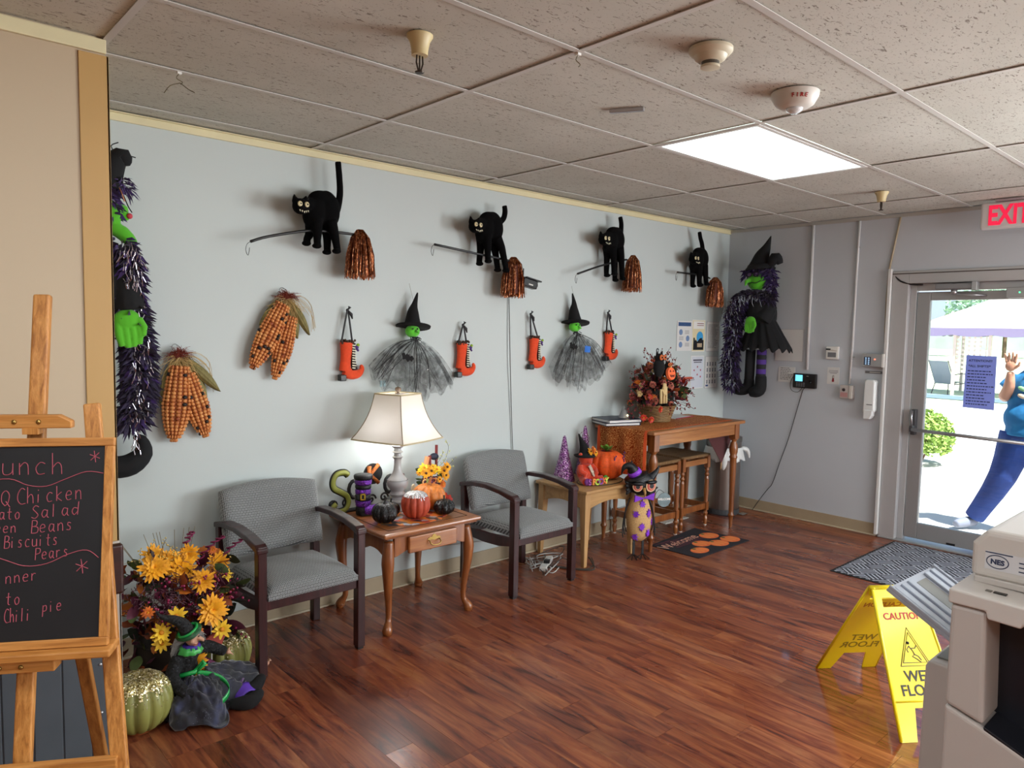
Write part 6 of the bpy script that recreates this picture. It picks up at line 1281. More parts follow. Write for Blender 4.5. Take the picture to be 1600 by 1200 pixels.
for z, w_ in ((.112, .038), (.100, .040), (.090, .030)): q.box((-.0028, -w_, z), (-.002, w_, z+.004))
q.build('text_lines', mat('text_grey', '#77777a', .6), t)
t, w, h = wallbox('button_box', -1.118, -1.225, 1.105, 1.215, .045, mat('aged_white_box', '#bdb6b2', .45), 'grey-white emergency button box with a clear cover under the conduit', 'alarm button', .004)
MB().lathe([(.0001, 0), (.014, 0), (.010, .008), (.0001, .008)], n=16, M=TR(-.046, .02, .072) @ RY(-90)).build('button', mat('dark_button', '#2a2224', .4), t); MB().box((-.0465, -.012, .012), (-.0455, .045, .05)).build('red_print', mat('faded_red', '#b88a88', .6), t); MB().box((-.05, -.05, .0), (-.02, -.025, .11)).build('cover_hinge', M_offw, t, bevel=.003)
t, w, h = wallbox('keypad_panel', -1.288, -1.462, 1.378, 1.485, .045, M_metal, 'steel door keypad panel beside the door frame', 'keypad', .003)
MB().box((-.048, .020, .014), (-.045, .072, .080)).build('keypad', mat('keypad_blue', '#1c2c4a', .3), t)
for i in range(4):
    for j in range(2): MB().box((-.049, .062-.022*j-.012, .018+.0155*i), (-.048, .062-.022*j, .028+.0155*i)).build('key', mat('key_lit', '#9fc0e0', .4, emit=.3), t)
MB().ball((-.046, -.012, .062), .006, 10, 6).build('indicator_lamp', mat('red_led', '#ff6a50', .4, emit=1.5), t); MB().box((-.05, -.086, -.002), (-.002, -.066, .108)).build('side_block', M_white, t, bevel=.003)
t = thing('door_label', (XE, -1.375, 1.322), 'narrow grey engraved label strip below the door keypad', 'label')
MB().box((-.003, -.078, 0), (-.0005, .075, .022)).build('plate', mat('label_grey', '#6d6d6f', .4), t); MB().box((-.0035, -.045, .008), (-.003, .04, .014)).build('engraving', M_offw, t)
t = thing('sanitizer_dispenser', (XE, -1.368, .955), 'white wall sanitizer dispenser below the keypad', 'dispenser')
MB().prism([(-.045, .05), (.045, .06), (.042, .30), (.035, .318), (-.035, .318), (-.042, .30)], .001, .075, M=RZ(-90) @ RX(90)).build('housing', mat('dispenser_white', '#dfe2e2', .35), t, bevel=.012, seg=3)
MB().prism([(-.036, .0), (.012, .0), (.030, .03), (.036, .075), (-.036, .075)], .012, .082, M=RZ(-90) @ RX(90)).build('push_lever', mat('dispenser_white', '#dfe2e2', .35), t, bevel=.006); MB().box((-.077, -.030, .115), (-.0755, .015, .122)).build('print', mat('text_grey', '#77777a', .6), t)
def paper(name, pos, w_, h_, label, face='E', m=None, rows=0, cat='notice', seed=0, frame=None):
    t = thing(name, pos, label, cat, rz=R(-90) if face == 'E' else 0)
    if frame: MB().box((-w_/2-.006, -.004, -.006), (w_/2+.006, -.0005, h_+.006)).build('sleeve', frame, t, bevel=.001)
    MB().box((-w_/2, -.005, 0), (w_/2, -.003 if frame else -.0005, h_)).build('sheet', m or mat('paper_white', '#d8d8d6', .6), t)
    if rows:
        q = MB(); rr = random.Random(seed)
        for i in range(rows):
            z = h_*(.90-.84*i/rows); x = -w_/2+.018; lim = w_/2-.018-rr.uniform(0, w_*.3)
            while x < lim: l = rr.uniform(.008, .03); q.box((x, -.0055, z), (min(x+l, lim+.01), -.005, z+h_*.35/rows)); x += l+.005
        q.build('text_lines', mat('text_grey', '#77777a', .6), t)
    return t
paper('wall_paper', (XE, -.635, 1.395), .25, .275, 'blank white laminated sheet half hidden behind the plush witch skirt', frame=mat('sleeve_grey', '#b9b9bd', .3)); paper('wall_paper', (XE, -.625, 1.205), .155, .135, 'small typed white sheet between the plush witch legs and time clock', rows=8, seed=2)
# north wall papers
P1 = paper('poster', (3.565, 0, 1.465), .225, .265, 'white poster with blue header and round drawings, top row by the corner', 'N', cat='poster', frame=mat('sleeve_grey', '#b9b9bd', .3))
MB().box((-.095, -.0062, .218), (.095, -.005, .252)).build('header', mat('poster_blue', '#33507e', .5), P1); text('WASH & CARE', 'lettering', M_white, P1, (0, -.0065, .235), .001)
bpy.data.objects.remove(P1.children[-1])
for x, z in ((-.055, .165), (.05, .11), (-.055, .055)): MB().lathe([(.0001, 0), (.026, 0), (.026, .001), (.0001, .001)], n=20, M=TR(x, -.005, z) @ RX(90)).build('round_drawing', mat('drawing_blue', '#6f88ae', .6), P1)
for x, z in ((.04, .165), (-.045, .11), (.045, .055)):
    for k_ in range(3): MB().box((x-.035, -.0056, z+.01-.012*k_), (x+.03, -.005, z+.014-.012*k_)).build('text_line', mat('text_grey', '#77777a', .6), P1)
P2 = paper('poster', (3.785, 0, 1.462), .190, .275, 'cream poster with blue circle over a black building drawing', 'N', m=mat('poster_cream', '#d9cfa8', .6), cat='poster', frame=M_white)
MB().lathe([(.0001, 0), (.052, 0), (.052, .001), (.0001, .001)], n=26, M=TR(.02, -.005, .125) @ RX(90)).build('blue_circle', mat('sky_circle', '#3f9fd8', .5), P2)
MB().prism([(-.08, .01), (.08, .01), (.08, .10), (.055, .10), (.05, .12), (.02, .115), (-.02, .085), (-.045, .105), (-.055, .09), (-.06, .12), (-.08, .12)], .0052, .0062, M=WALLM).build('building_drawing', mat('ink_black', '#15161c', .5), P2); MB().box((-.02, -.0072, .035), (.055, -.006, .07)).build('sign_panel', mat('panel_tan', '#b7a184', .6), P2)
MB().box((-.085, -.0062, .20), (.085, -.005, .268)).build('title_block', M_white, P2); MB().box((-.03, -.007, .245), (.075, -.006, .252)).box((-.03, -.007, .228), (.075, -.006, .234)).build('title_lines', mat('title_red', '#8a5a58', .5), P2)
paper('poster', (4.020, 0, 1.462), .205, .265, 'plain typed white page, third in the top row by the corner', 'N', rows=20, seed=4, cat='poster', frame=mat('sleeve_grey', '#b9b9bd', .3))
P4 = paper('poster', (3.785, 0, 1.128), .190, .285, 'white poster with dark title and small red marks, lower row', 'N', m=mat('poster_pale_blue', '#ccd2dc', .6), cat='poster', frame=M_white)
MB().box((-.07, -.0062, .245), (.07, -.005, .258)).box((-.06, -.0062, .228), (.06, -.005, .236)).build('title_lines', mat('title_dark', '#4a4a5a', .5), P4)
for x, z in ((.0, .19), (-.05, .16), (.05, .16), (.0, .12), (.05, .10)): MB().lathe([(.0001, 0), (.009, 0), (.009, .001), (.0001, .001)], n=10, M=TR(x, -.005, z) @ RX(90)).build('red_mark', mat('mark_red', '#a8485c', .5), P4)
P5 = paper('poster', (4.010, 0, 1.122), .190, .285, 'white chart with rows of small grey figures, lower row in the corner', 'N', cat='poster', frame=mat('sleeve_grey', '#b9b9bd', .3))
for i in range(4):
    for j in range(4): MB().prism([(-.010, -.018), (.010, -.018), (.007, .004), (.010, .016), (-.010, .016), (-.006, .002)], .0052, .0058, M=TR(-.066+.044*i, 0, .055+.055*j) @ WALLM).build('figure_icon', mat('icon_grey', '#6a7178', .6), P5)
MB().box((-.085, -.0062, .012), (-.045, -.005, .028)).build('footer_patch', mat('poster_blue', '#33507e', .5), P5)

# security camera, cable, outlet
t = thing('security_camera', (1.50, 0, 1.955), 'black bullet security camera with antenna beside the tinsel broom', 'security camera')
MB().lathe([(.0001, 0), (.03, 0), (.028, .014), (.0001, .014)], n=20, M=TR(-.04, 0, .0) @ RX(90)).build('mount_plate', M_blackp, t, smooth=True, auto=40); MB().tube(smooth_path([(-.04, -.01, 0), (-.035, -.06, -.0), (.0, -.09, .0)], 3), .009, 8).build('mount_arm', M_blackp, t, smooth=True)
CM = TR(.07, -.105, -.012) @ RY(10)
MB().box((-.075, -.028, -.030), (.055, .028, .028), CM).build('body', M_blackp, t, bevel=.008, seg=3); MB().box((-.06, -.034, .026), (.085, .034, .036), CM).build('sun_shield', M_blackp, t, bevel=.003); MB().lathe([(.0001, 0), (.024, 0), (.024, .004), (.0001, .004)], n=20, M=CM @ TR(.055, 0, 0) @ RY(90)).build('lens', mat('lens_glass', '#20242c', .08, coat=1), t); MB().box((-.03, -.0292, -.014), (.01, -.0282, -.006), CM).build('print', M_offw, t)
MB().tube([(.026, -.085, .0), (.030, -.085, .09)], .0045, 7).build('antenna', M_blackp, t)
t = thing('camera_cable', (1.475, -.004, 1.86), 'two thin grey cables running down the wall below the camera', 'cable')
MB().tube(smooth_path([(0, 0, 0), (.02, 0, -.4), (.045, 0, -.85), (.075, 0, -1.25), (.075, -.004, -1.37)], 4), .0022, 5).build('cable', mat('grey_cable', '#6f7372', .5), t); MB().tube(smooth_path([(-.012, 0, 0), (-.006, 0, -.4), (.030, 0, -.85), (.06, 0, -1.25), (.068, -.004, -1.36)], 4), .0016, 5).build('cable', mat('grey_cable', '#6f7372', .5), t)
t = thing('wall_outlet', (1.585, 0, .395), 'white wall outlet with plugs behind the second armchair', 'outlet'); MB().box((-.04, -.006, 0), (.04, -.0005, .12)).build('cover_plate', M_white, t, bevel=.002); MB().box((-.025, -.04, .065), (.02, -.006, .095)).build('plug', M_white, t, bevel=.004); MB().ball((.012, -.03, .04), (.014, .02, .014), 8, 6).build('plug', M_blackp, t)
t = thing('power_strip', (1.60, -.30, 0), 'white power strip with tangled cords under the second armchair', 'power strip', rz=R(35))
MB().box((-.13, -.025, 0), (.13, .025, .032)).build('body', M_white, t, bevel=.006); MB().box((-.05, -.03, .032), (-.01, .01, .055)).build('plug', M_blackp, t, bevel=.005)
rr = random.Random(3)
for i in range(5):
    pts = [(rr.uniform(-.12, .12), rr.uniform(-.02, .02), .03)]+[(.26*math.cos(a)*rr.uniform(.5, 1)+.03, .15*math.sin(a)*rr.uniform(.5, 1), rr.uniform(.004, .07 if i < 2 else .02)) for a in (rr.uniform(0, 6.28)+k_*1.4 for k_ in range(5))]; MB().tube(smooth_path(pts, 6), .0032, 6).build('cord', mat('white_cord', '#c9cac8', .5) if i % 2 == 0 else mat('brown_cord', '#3b2f28', .5), t, smooth=True)
t = thing('trailing_cable', (1.3, -.02, 0), 'white cord trailing along the baseboard between the table and armchair', 'cord'); MB().tube(smooth_path([(-.35, -.006, .20), (0, -.008, .17), (.2, -.012, .14), (.28, -.03, .02), (.33, -.25, .006)], 4), .003, 6).build('cord', mat('white_cord', '#c9cac8', .5), t)
t = thing('trailing_cable', (1.75, -.45, 0), 'dark cord on the floor at the foot of the oak table leg', 'cord'); MB().tube(smooth_path([(-.15, .12, .006), (-.05, -.05, .006), (.04, -.12, .006), (.11, -.03, .03), (.14, .02, .035)], 5), .0055, 6).tube(smooth_path([(-.12, .10, .006), (.0, -.08, .006), (.09, -.07, .02), (.15, .0, .035)], 5), .004, 6).build('cord', mat('dark_cord', '#3c362f', .5), t)
t = thing('floor_vent', (3.33, -.09, 0), 'white floor vent plate below the high stools', 'vent'); MB().box((-.17, -.075, 0), (.17, .075, .006)).build('plate', M_white, t, bevel=.002)
for i in range(8): MB().box((-.14+.038*i, -.055, .006), (-.125+.038*i, .055, .009)).build('louvre', M_offw, t)

# ================================================================== MATS
t = thing('pumpkin_doormat', (2.915, -.655, 0), 'black doormat printed with a Welcome greeting and orange pumpkins', 'doormat')
PM = Matrix(((.706, -.34, 0, 0), (-.0, 1, 0, 0), (0, 0, 1, 0), (0, 0, 0, 1)))
co = [(2.552, -.466), (2.575, -.882), (3.283, -.875), (3.241, -.396)]; co = [(a-2.915, b+.655) for a, b in co]
t.rotation_euler = (0, 0, 0); MB().prism(co, 0, .006).build('mat_base', mat('doormat_black', '#1c1a22', .9, var=.3, vs=60), t, bevel=.002)
def mp(u, v): # u along the long side (0 at the owl end), v 0 front .. 1 wall side
    a = Vector((*co[1], 0)).lerp(Vector((*co[2], 0)), u); b = Vector((*co[0], 0)).lerp(Vector((*co[3], 0)), u); return a.lerp(b, v)
q = MB(); rr = random.Random(5)
for i in range(9):
    v = .58+.045*i; u0 = rr.uniform(.03, .2); u1 = u0+rr.uniform(.2, .6); a, b = mp(u0, v), mp(u1, v); q.box((a.x, a.y, .0062), (b.x, a.y+.006, .0068))
q.build('red_brush_strokes', mat('maroon_print', '#5e2230', .9), t)
for (cx_, cy_, ru, rv) in ((3.14, -.60, .09, .060), (3.19, -.76, .085, .062), (2.90, -.69, .085, .055), (3.02, -.765, .09, .060), (2.74, -.78, .085, .050)):
    c = Vector((cx_-2.915, cy_+.655, 0)); pb = MB().prism([(c.x+ru*math.cos(a*.2618), c.y+rv*1.2*math.sin(a*.2618)) for a in range(24)], .006, .0072).build('pumpkin_print', mat('print_orange', '#e4703a', .8), t)
    for k_, w_ in ((-.55, .22), (0, .26), (.55, .22)): MB().prism([(c.x+ru*k_+ru*w_*math.cos(a*.524), c.y+rv*.88*math.sin(a*.524)) for a in range(12)], .0072, .0076).build('rib_highlight', mat('print_orange_light', '#ec8a48', .8), pb)
    MB().prism([(c.x+.03*math.cos(a*1.257+.3)*(1 if a % 2 else .5)-.01, c.y+rv*.9+.018*math.sin(a*1.257)) for a in range(5)], .0074, .0079).build('leaf_print', mat('print_green', '#5c6b34', .8), t)
c = Vector((2.80-2.915, -.555+.655, 0)); text('Welcome', 'lettering', mat('print_peach', '#d9a58c', .8), t, (c.x, c.y, .0064), .125, rot=(0, 0, R(5)), bold=.0008, extrude=.0003)
t = thing('entrance_mat', (3.62, -1.95, 0), 'large grey diamond-patterned entrance mat in front of the glass door', 'doormat')
k = NT('diamond_mat'); tc = k.n('TexCoord'); sp = k.n('SeparateXYZ'); k.l(tc.outputs['Object'], sp.inputs[0])
def mth(op, a, b=None):
    m_ = k.n('Math', operation=op)
    for i, v_ in enumerate((a, b)):
        if v_ is None: continue
        if hasattr(v_, 'links'): k.l(v_, m_.inputs[i])
        else: m_.inputs[i].default_value = v_
    return m_.outputs[0]
s1_ = mth('ADD', sp.outputs[0], sp.outputs[1]); s2_ = mth('SUBTRACT', sp.outputs[0], sp.outputs[1])
l1 = mth('SINE', mth('MULTIPLY', s1_, 150)); l2 = mth('SINE', mth('MULTIPLY', s2_, 150)); ck = k.n('TexChecker'); ck.inputs['Scale'].default_value = 1; cb = k.n('CombineXYZ'); k.l(mth('MULTIPLY', s1_, 6.5), cb.inputs[0]); k.l(mth('MULTIPLY', s2_, 6.5), cb.inputs[1]); k.l(cb.outputs[0], ck.inputs[0])
mxx = k.n('Mix', data_type='FLOAT'); k.l(ck.outputs['Fac'], mxx.inputs[0]); k.l(l1, mxx.inputs[2]); k.l(l2, mxx.inputs[3])
k.base(k.ramp(mxx.outputs[0], [(.35, '#3c3e46'), (.55, '#b4b8c4')])); k.b.inputs['Roughness'].default_value = .9; k.bump(mxx.outputs[0], .8, .004)
MB().box((-.545, -.88, 0), (.545, .315, .008)).build('carpet', k.m, t, bevel=.002); MB().box((-.565, -.90, 0), (.565, .335, .005)).build('rubber_edge', mat('rubber_black', '#1a1a1c', .7), t, bevel=.002)

# ================================================================== WET FLOOR SIGN
M_yp = mat('sign_yellow', '#f0d800', .35, coat=.2, var=.03, vs=8); M_ink = mat('sign_black', '#15140c', .5); M_red = mat('sign_red', '#b3260f', .5)
t = thing('wet_floor_sign', (1.477, -2.59, 0), 'yellow folding CAUTION WET FLOOR sign standing on the wet floor', 'floor sign')
wd = Vector((.81, -.586, 0)); nd = Vector((-.586, -.81, 0))       # width direction, toward-camera direction
Hs, sp_, Wb, Wt = .515, .325, .305, .215
for side, nm in ((1, 'front_panel'), (-1, 'rear_panel')):
    topc = nd*(.012*side)+Vector((0, 0, Hs)); botc = nd*(sp_*side); z = (topc-botc); L = z.length; z.normalize(); x = wd*side; x = x.normalized(); y = z.cross(x)
    M = Matrix((x, z, x.cross(z))).transposed().to_4x4(); M.translation = botc      # local x across, y up the panel, z out
    hw = lambda v: Wb/2+(Wt/2-Wb/2)*v/L
    out = [(-hw(0), 0), (-hw(0)+.07, 0), (-hw(.12)+.088, .125), (hw(.12)-.088, .125), (hw(0)-.07, 0), (hw(0), 0), (hw(L), L), (-hw(L), L)]
    # hand hole: panel built as pieces around it
    q = MB(); hv0, hv1 = L-.075, L-.035
    q.prism(out[:6]+[(hw(hv0), hv0), (-hw(hv0), hv0)], -.003, .003, M).prism([(-hw(hv0), hv0), (-hw(hv0)+.035, hv0), (-hw(hv1)+.035, hv1), (-hw(hv1), hv1)], -.003, .003, M).prism([(hw(hv0), hv0), (hw(hv0)-.035, hv0), (hw(hv1)-.035, hv1), (hw(hv1), hv1)][::-1], -.003, .003, M).prism([(-hw(hv1), hv1), (hw(hv1), hv1), (hw(L), L), (-hw(L), L)], -.003, .003, M)
    P = q.build(nm, M_yp, t); q = MB()
    for sx in (-1, 1): q.tube([M @ Vector((sx*hw(0), .002, .002)), M @ Vector((sx*hw(L), L, .002))], .0065, 6)
    q.tube([M @ Vector((-hw(.15), .15, .002)), M @ Vector((hw(.15), .15, .002))], .004, 6); q.build('rim', M_yp, t, smooth=True, kind='stuff')
    def T_(s_, v, size, m, bold=.0008): 
        o = text(s_, 'lettering', m, P, (0, 0, 0), size, rot=(0, 0, 0), bold=bold, extrude=.0006); o.matrix_local = M @ TR(0, v, .0042)
    T_('CAUTION', L-.115, .040, M_red); T_('WET', .245, .060, M_ink); T_('FLOOR', .19, .060, M_ink)
    q = MB()
    for r_, c_ in ((.088, 0), (.070, 0)):
        tri = [(-r_, L*.475-.0), (r_, L*.475), (0, L*.475+r_*1.75)]; 
        if r_ < .08: tri = [(-r_+.0, L*.475+.013), (r_, L*.475+.013), (0, L*.475+r_*1.75+.012)]
        tri = [(a*.78, b) for a, b in tri]; q.tube([M @ Vector((a, b, .004)) for a, b in tri+[tri[0]]], .0016, 4)
    hd_ = [(-.012, .092)]; B0 = L*.475
    q.ball(tuple(M @ Vector((-.012, B0+.092, .004))), .0065, 8, 5)
    for pts in ([(-.012, .080), (0, .062), (.006, .045)], [(-.012, .078), (-.024, .066), (-.020, .054)], [(-.004, .070), (.014, .070), (.022, .080)], [(.006, .045), (.020, .038), (.030, .022)], [(.006, .045), (-.006, .038), (.012, .026), (.026, .014)]): q.tube([M @ Vector((a, B0+b, .004)) for a, b in pts], .0018, 4)
    q.build('slip_pictogram', M_ink, P, kind='stuff')
    if side < 0:
        for s_t, v_t, z_t, m_t in (('CAUTION', L-.115, .040, mat('show_through_red', '#b87a08', .5)), ('WET', .245, .060, mat('show_through', '#8a7a08', .5)), ('FLOOR', .19, .060, mat('show_through', '#8a7a08', .5))):
            o_t = text(s_t, 'show_through_lettering', m_t, P, (0, 0, 0), z_t, rot=(0, 0, 0), bold=.0008, extrude=.0004); o_t.matrix_local = M @ TR(0, v_t, -.0036); q = MB().tube([M @ Vector((-hw(.16)+.01, .135, .0042)), M @ Vector((hw(.16)-.01, .135, .0042))], .0007, 4); q.build('print_line', M_ink, P)
q = MB(); q.tube([Vector((0, 0, Hs+.002))-wd*(Wt/2+.004), Vector((0, 0, Hs+.002))+wd*(Wt/2+.004)], .014, 12); q.build('hinge_bar', M_yp, t, smooth=True)
for sx in (-1, 1): MB().box((-.012, -.012, -.03), (.012, .012, .01), TR(*(wd*sx*(Wt/2-.01)+Vector((0, 0, Hs))))).build('hinge_block', M_yp, t, bevel=.003)

# ================================================================== COPIER
M_cp = mat('copier_beige', '#c4beb9', .45, var=.02, vs=4); M_cpl = mat('copier_light', '#d3cfca', .4); M_cpd = mat('copier_cavity', '#14161f', .35); M_try = mat('tray_grey', '#a9b0bd', .4); M_tryd = mat('tray_channel', '#6f6d66', .5)
t = thing('photocopier', (.62, -3.45, 0), 'beige office photocopier with grey paper tray, cropped by the frame', 'photocopier')
X0 = .30-.62; yl = -3.153+3.45   # front face x, left edge y in local space
def cyz(pts, x0, x1, name, m, bevel=.01):   # outline in (y,z), extruded along x
    M = Matrix(((0, 0, 1, 0), (1, 0, 0, 0), (0, 1, 0, 0), (0, 0, 0, 1))); return MB().prism(pts, x0, x1, M).build(name, m, t, bevel=bevel, seg=3)
yr = -.40
cyz([(yl, .02), (yl, .618), (yl-.085, .590), (yl-.20, .545), (yr, .50), (yr, .02)], X0, X0+.62, 'lower_body', M_cp)
cyz([(yl, .622), (yl, .905), (yl-.085, .905), (yl-.095, .594)], X0, X0+.60, 'left_pillar', M_cp, .012)
cyz([(yl-.08, .56), (yl-.08, .905), (yr, .905), (yr, .50)], X0+.13, X0+.60, 'output_cavity', M_cpd, .004)
cyz([(yl-.095, .592), (yl-.20, .548), (yr, .503), (yr, .49), (yl-.20, .53), (yl-.095, .575)], X0+.004, X0+.30, 'output_shelf', M_cpd, .003)
cyz([(yl+.004, .908), (yl+.004, .948), (yl-.20, .940), (yr, .930), (yr, .86), (yl-.17, .895), (yl-.165, .885), (yl-.09, .888), (yl-.085, .908)], X0-.01, X0+.62, 'scanner_deck', M_cpl, .012)
cyz([(yl-.010, .962), (yl-.010, 1.055), (yl-.045, 1.098), (yr, 1.098), (yr, .962)], X0+.115, X0+.56, 'document_feeder', M_cpl, .016)
MB().box((X0+.115, yr, .945), (X0+.60, yl-.02, .964)).build('platen_lid', M_cp, t, bevel=.004)
s_ = MB().box((X0+.1135, yl-.245, .990), (X0+.115, yl-.045, 1.040)).build('name_plate', mat('plate_white', '#d9dade', .4), t)
el = [(yl-.075+.026*math.cos(a*.2618), 1.014+.018*math.sin(a*.2618)) for a in range(25)]; M_nv = mat('print_navy', '#33405e', .5)
q = MB().tube([(X0+.1130, a, b) for a, b in el], .0013, 4); q.build('oval_logo', M_nv, s_); text('NES', 'lettering', M_nv, s_, (X0+.1128, yl-.075, 1.013), .019, rot=WR, bold=.0008)
q = MB()
for i in range(3): q.box((X0+.1128, yl-.215+.01*i, .998+.012*i), (X0+.1134, yl-.125, 1.001+.012*i))
q.box((X0+.1126, yl-.11, 1.036), (X0+.1134, yl-.045, 1.039)).box((X0+.1126, yl-.22, 1.036), (X0+.1134, yl-.155, 1.039)); q.build('plate_print', M_nv, s_, kind='stuff')
MB().box((X0+.05, yl-.115, .944), (X0+.065, yl-.085, .947)).build('deck_button', M_blackp, t); MB().box((X0+.05, yl-.08, .944), (X0+.065, yl-.066, .947)).build('deck_mark', M_tryd, t)
cyz([(yl-.002, .02), (yl-.002, .61), (yl+.130, .612), (yl+.140, .59), (yl+.144, .16), (yl+.160, .155), (yl+.160, .02)], X0+.28, X0+.60, 'side_unit', M_cp, .012)
MB().box((X0+.32, yl+.02, .612), (X0+.44, yl+.12, .617)).build('side_panel', M_tryd, t, bevel=.002); cyz([(yl+.10, .614), (yl+.02, .614), (yl+.02, .655)], X0+.34, X0+.42, 'side_latch', M_tryd, .002)
# paper tray: ribbed plate sloping up away from the body
A = Vector((X0+.20, yl+.235, .835)); B = Vector((X0+.50, yl+.205, .850)); D = Vector((X0+.20, yl+.005, .705)); C = Vector((X0+.50, yl+.005, .735))
ex = (B-A).normalized(); ez = (D-A).normalized(); en = ex.cross(ez).normalized(); en = en if en.z > 0 else -en
def tp(u, v, n): return A.lerp(B, u).lerp(D.lerp(C, u), v)+en*n
def plate(u0, u1, v0, v1, n0, n1, name, m): 
    vs = [tp(u0, v0, n0), tp(u1, v0, n0), tp(u1, v1, n0), tp(u0, v1, n0), tp(u0, v0, n1), tp(u1, v0, n1), tp(u1, v1, n1), tp(u0, v1, n1)]
    return MB().add(vs, [(0, 3, 2, 1), (4, 5, 6, 7), (0, 1, 5, 4), (1, 2, 6, 5), (2, 3, 7, 6), (3, 0, 4, 7)]).build(name, m, tr_, bevel=.002)
tr_ = bpy.data.objects.new('paper_tray', None); col.objects.link(tr_); tr_.parent = t
plate(0, 1, 0, 1, -.012, 0, 'tray_plate', M_try)
for u in (.06, .20, .34, .72, .86): plate(u, u+.09, .04, 1, 0, .008, 'rib', M_try)
plate(.47, .68, .10, 1, 0, .002, 'channel', M_tryd); plate(0, .03, 0, 1, 0, .012, 'tray_edge', M_try); plate(.97, 1, 0, 1, 0, .012, 'tray_edge', M_try); plate(-.01, .04, .85, 1.03, -.03, 0, 'tray_hinge', M_cpd)

# ================================================================== FLOWER BASKET on the tall table
t = thing('flower_basket', (2.895, -.225, .911), 'wicker basket of autumn flowers, owls and berries on the tall table', 'flower arrangement')
k = NT('wicker'); tc = k.n('TexCoord'); sp = k.n('SeparateXYZ'); k.l(tc.outputs['Object'], sp.inputs[0]); w1 = k.n('TexWave', bands_direction='Z'); w1.inputs['Scale'].default_value = 28; w1.inputs['Distortion'].default_value = 3; k.l(tc.outputs['Object'], w1.inputs[0])
k.base(k.ramp(w1.outputs['Fac'], [(.2, '#6e5230'), (.7, '#b59163')])); k.bump(w1.outputs['Fac'], .8, .006); M_wick = k.m
MB().lathe([(.0001, 0), (.105, 0), (.115, .02), (.150, .125), (.155, .13), (.145, .13), (.10, .02), (.0001, .02)], n=36).build('basket', M_wick, t, smooth=True, auto=60)
q = MB()
for j in range(13):
    z = .006+j*.0098; r = .107+(.150-.107)*max(0, (z-.01))/.118
    q.tube([((r+.0035*math.sin(i*math.pi/2+ (j % 2)*math.pi))*math.cos(i*math.pi/24), (r+.0035*math.sin(i*math.pi/2+(j % 2)*math.pi))*math.sin(i*math.pi/24), z) for i in range(49)], .0048, 5)
q.build('woven_strands', M_wick, t, smooth=True, kind='stuff')
for j in range(2): MB().tube([(.154*math.cos(i*.2618), .154*math.sin(i*.2618), .128+.007*math.sin(i*2.2+j*3.14)) for i in range(25)], .006, 6).build('braided_rim', M_wick, t, smooth=True)
rr = random.Random(12)
def rdir(zmin=-.05): 
    while True:
        v_ = Vector((rr.gauss(0, 1), rr.gauss(-.25, .8), rr.gauss(.25, .8))).normalized()
        if v_.z > zmin: return v_
C0 = Vector((0, 0, .17)); M_bry = mat('red_berry', '#7e1c22', .4); M_twg = mat('dark_twig', '#38201a', .8); M_dusk = mat('dusty_petal', '#a85c4a', .7, var=.3, vs=30)
F_dusk = flower('flower', 12, .034, .016, 3, M_dusk, M_brn, .008, 7); F_red = flower('flower', 8, .030, .016, 2, mat('scarlet_petal', '#c2331f', .6, var=.2, vs=30), M_yelc, .006, 8); F_ivo = flower('flower', 10, .032, .018, 3, mat('wheat_petal', '#cbb07a', .7, var=.2, vs=30), None, 0, 9)
def ell(d, k_=1.0): return C0+Vector((d.x*.36*k_, d.y*(.21 if d.y < 0 else .12)*k_, max(-.07, d.z*.37*k_)))
q = MB(); q.ball((0, 0, .20), (.17, .12, .13), 14, 10); q.build('bouquet_core', mat('bouquet_core_dark', '#1a1612', .95, bump=1, bs=60, bd=.01), t, smooth=True)  # added dark ball fills the gaps inside the bouquet
for i in range(190):
    d = rdir(); m_ = [('fb1', M_lfd, .07, .04), ('fb2', M_lfr, .06, .04), ('fb3', M_lf, .06, .03), ('fb4', M_lfb, .065, .035)][rr.randrange(4)]
    place(leafm(*m_), 'leaf', None, t, M=aimY(ell(d, rr.uniform(.35, .8)), d+Vector((0, 0, -.1)), rr.uniform(0, 6), rr.uniform(.8, 1.4)))
for i in range(78):
    d = rdir(); place([F_dusk, F_dusk, F_red, F_or, F_ivo][rr.randrange(5)], 'flower', None, t, M=aim(ell(d, rr.uniform(.6, .92)), d+Vector((0, -.4, 0)), rr.uniform(0, 6), rr.uniform(.7, 1.0)))
paths = []
for i in range(64):
    d = rdir(-.25); e = ell(d, rr.uniform(1.0, 1.22)); e.z = max(e.z, .02 if d.z > 0 else -.0); paths.append([tuple(C0+d*.08), tuple(C0.lerp(e, .6)+Vector((rr.uniform(-.03, .03), rr.uniform(-.02, .02), .03))), tuple(e)])
paths += [[(-.1, -.05, .2), (-.28, -.03, .20), (-.36, -.02, .13), (-.33, -.03, .05)], [(-.1, -.05, .18), (-.3, -.05, .14), (-.36, -.03, .08), (-.31, -.04, .0)], [(.1, -.05, .3), (.28, 0, .36), (.38, 0, .30)], [(.1, 0, .35), (.2, 0, .46), (.28, 0, .42)], [(0, 0, .4), (-.08, 0, .52), (-.16, 0, .46)], [(.05, 0, .4), (.14, 0, .55), (.20, 0, .48)]]
berries(t, 'berries', paths, M_twg, M_bry, .0062, .75, .016, .0016, 3)
paths = [[tuple(C0), tuple(C0.lerp(ell(rdir(), 1.0), .7)), tuple(ell(rdir(), 1.1))] for _ in range(12)]; berries(t, 'pink_buds', [[p_[0], p_[1], tuple(Vector(p_[1])*1.25)] for p_ in paths], M_twg, mat('pink_bud', '#c4636a', .5), .007, .8, .015, .0014, 6)
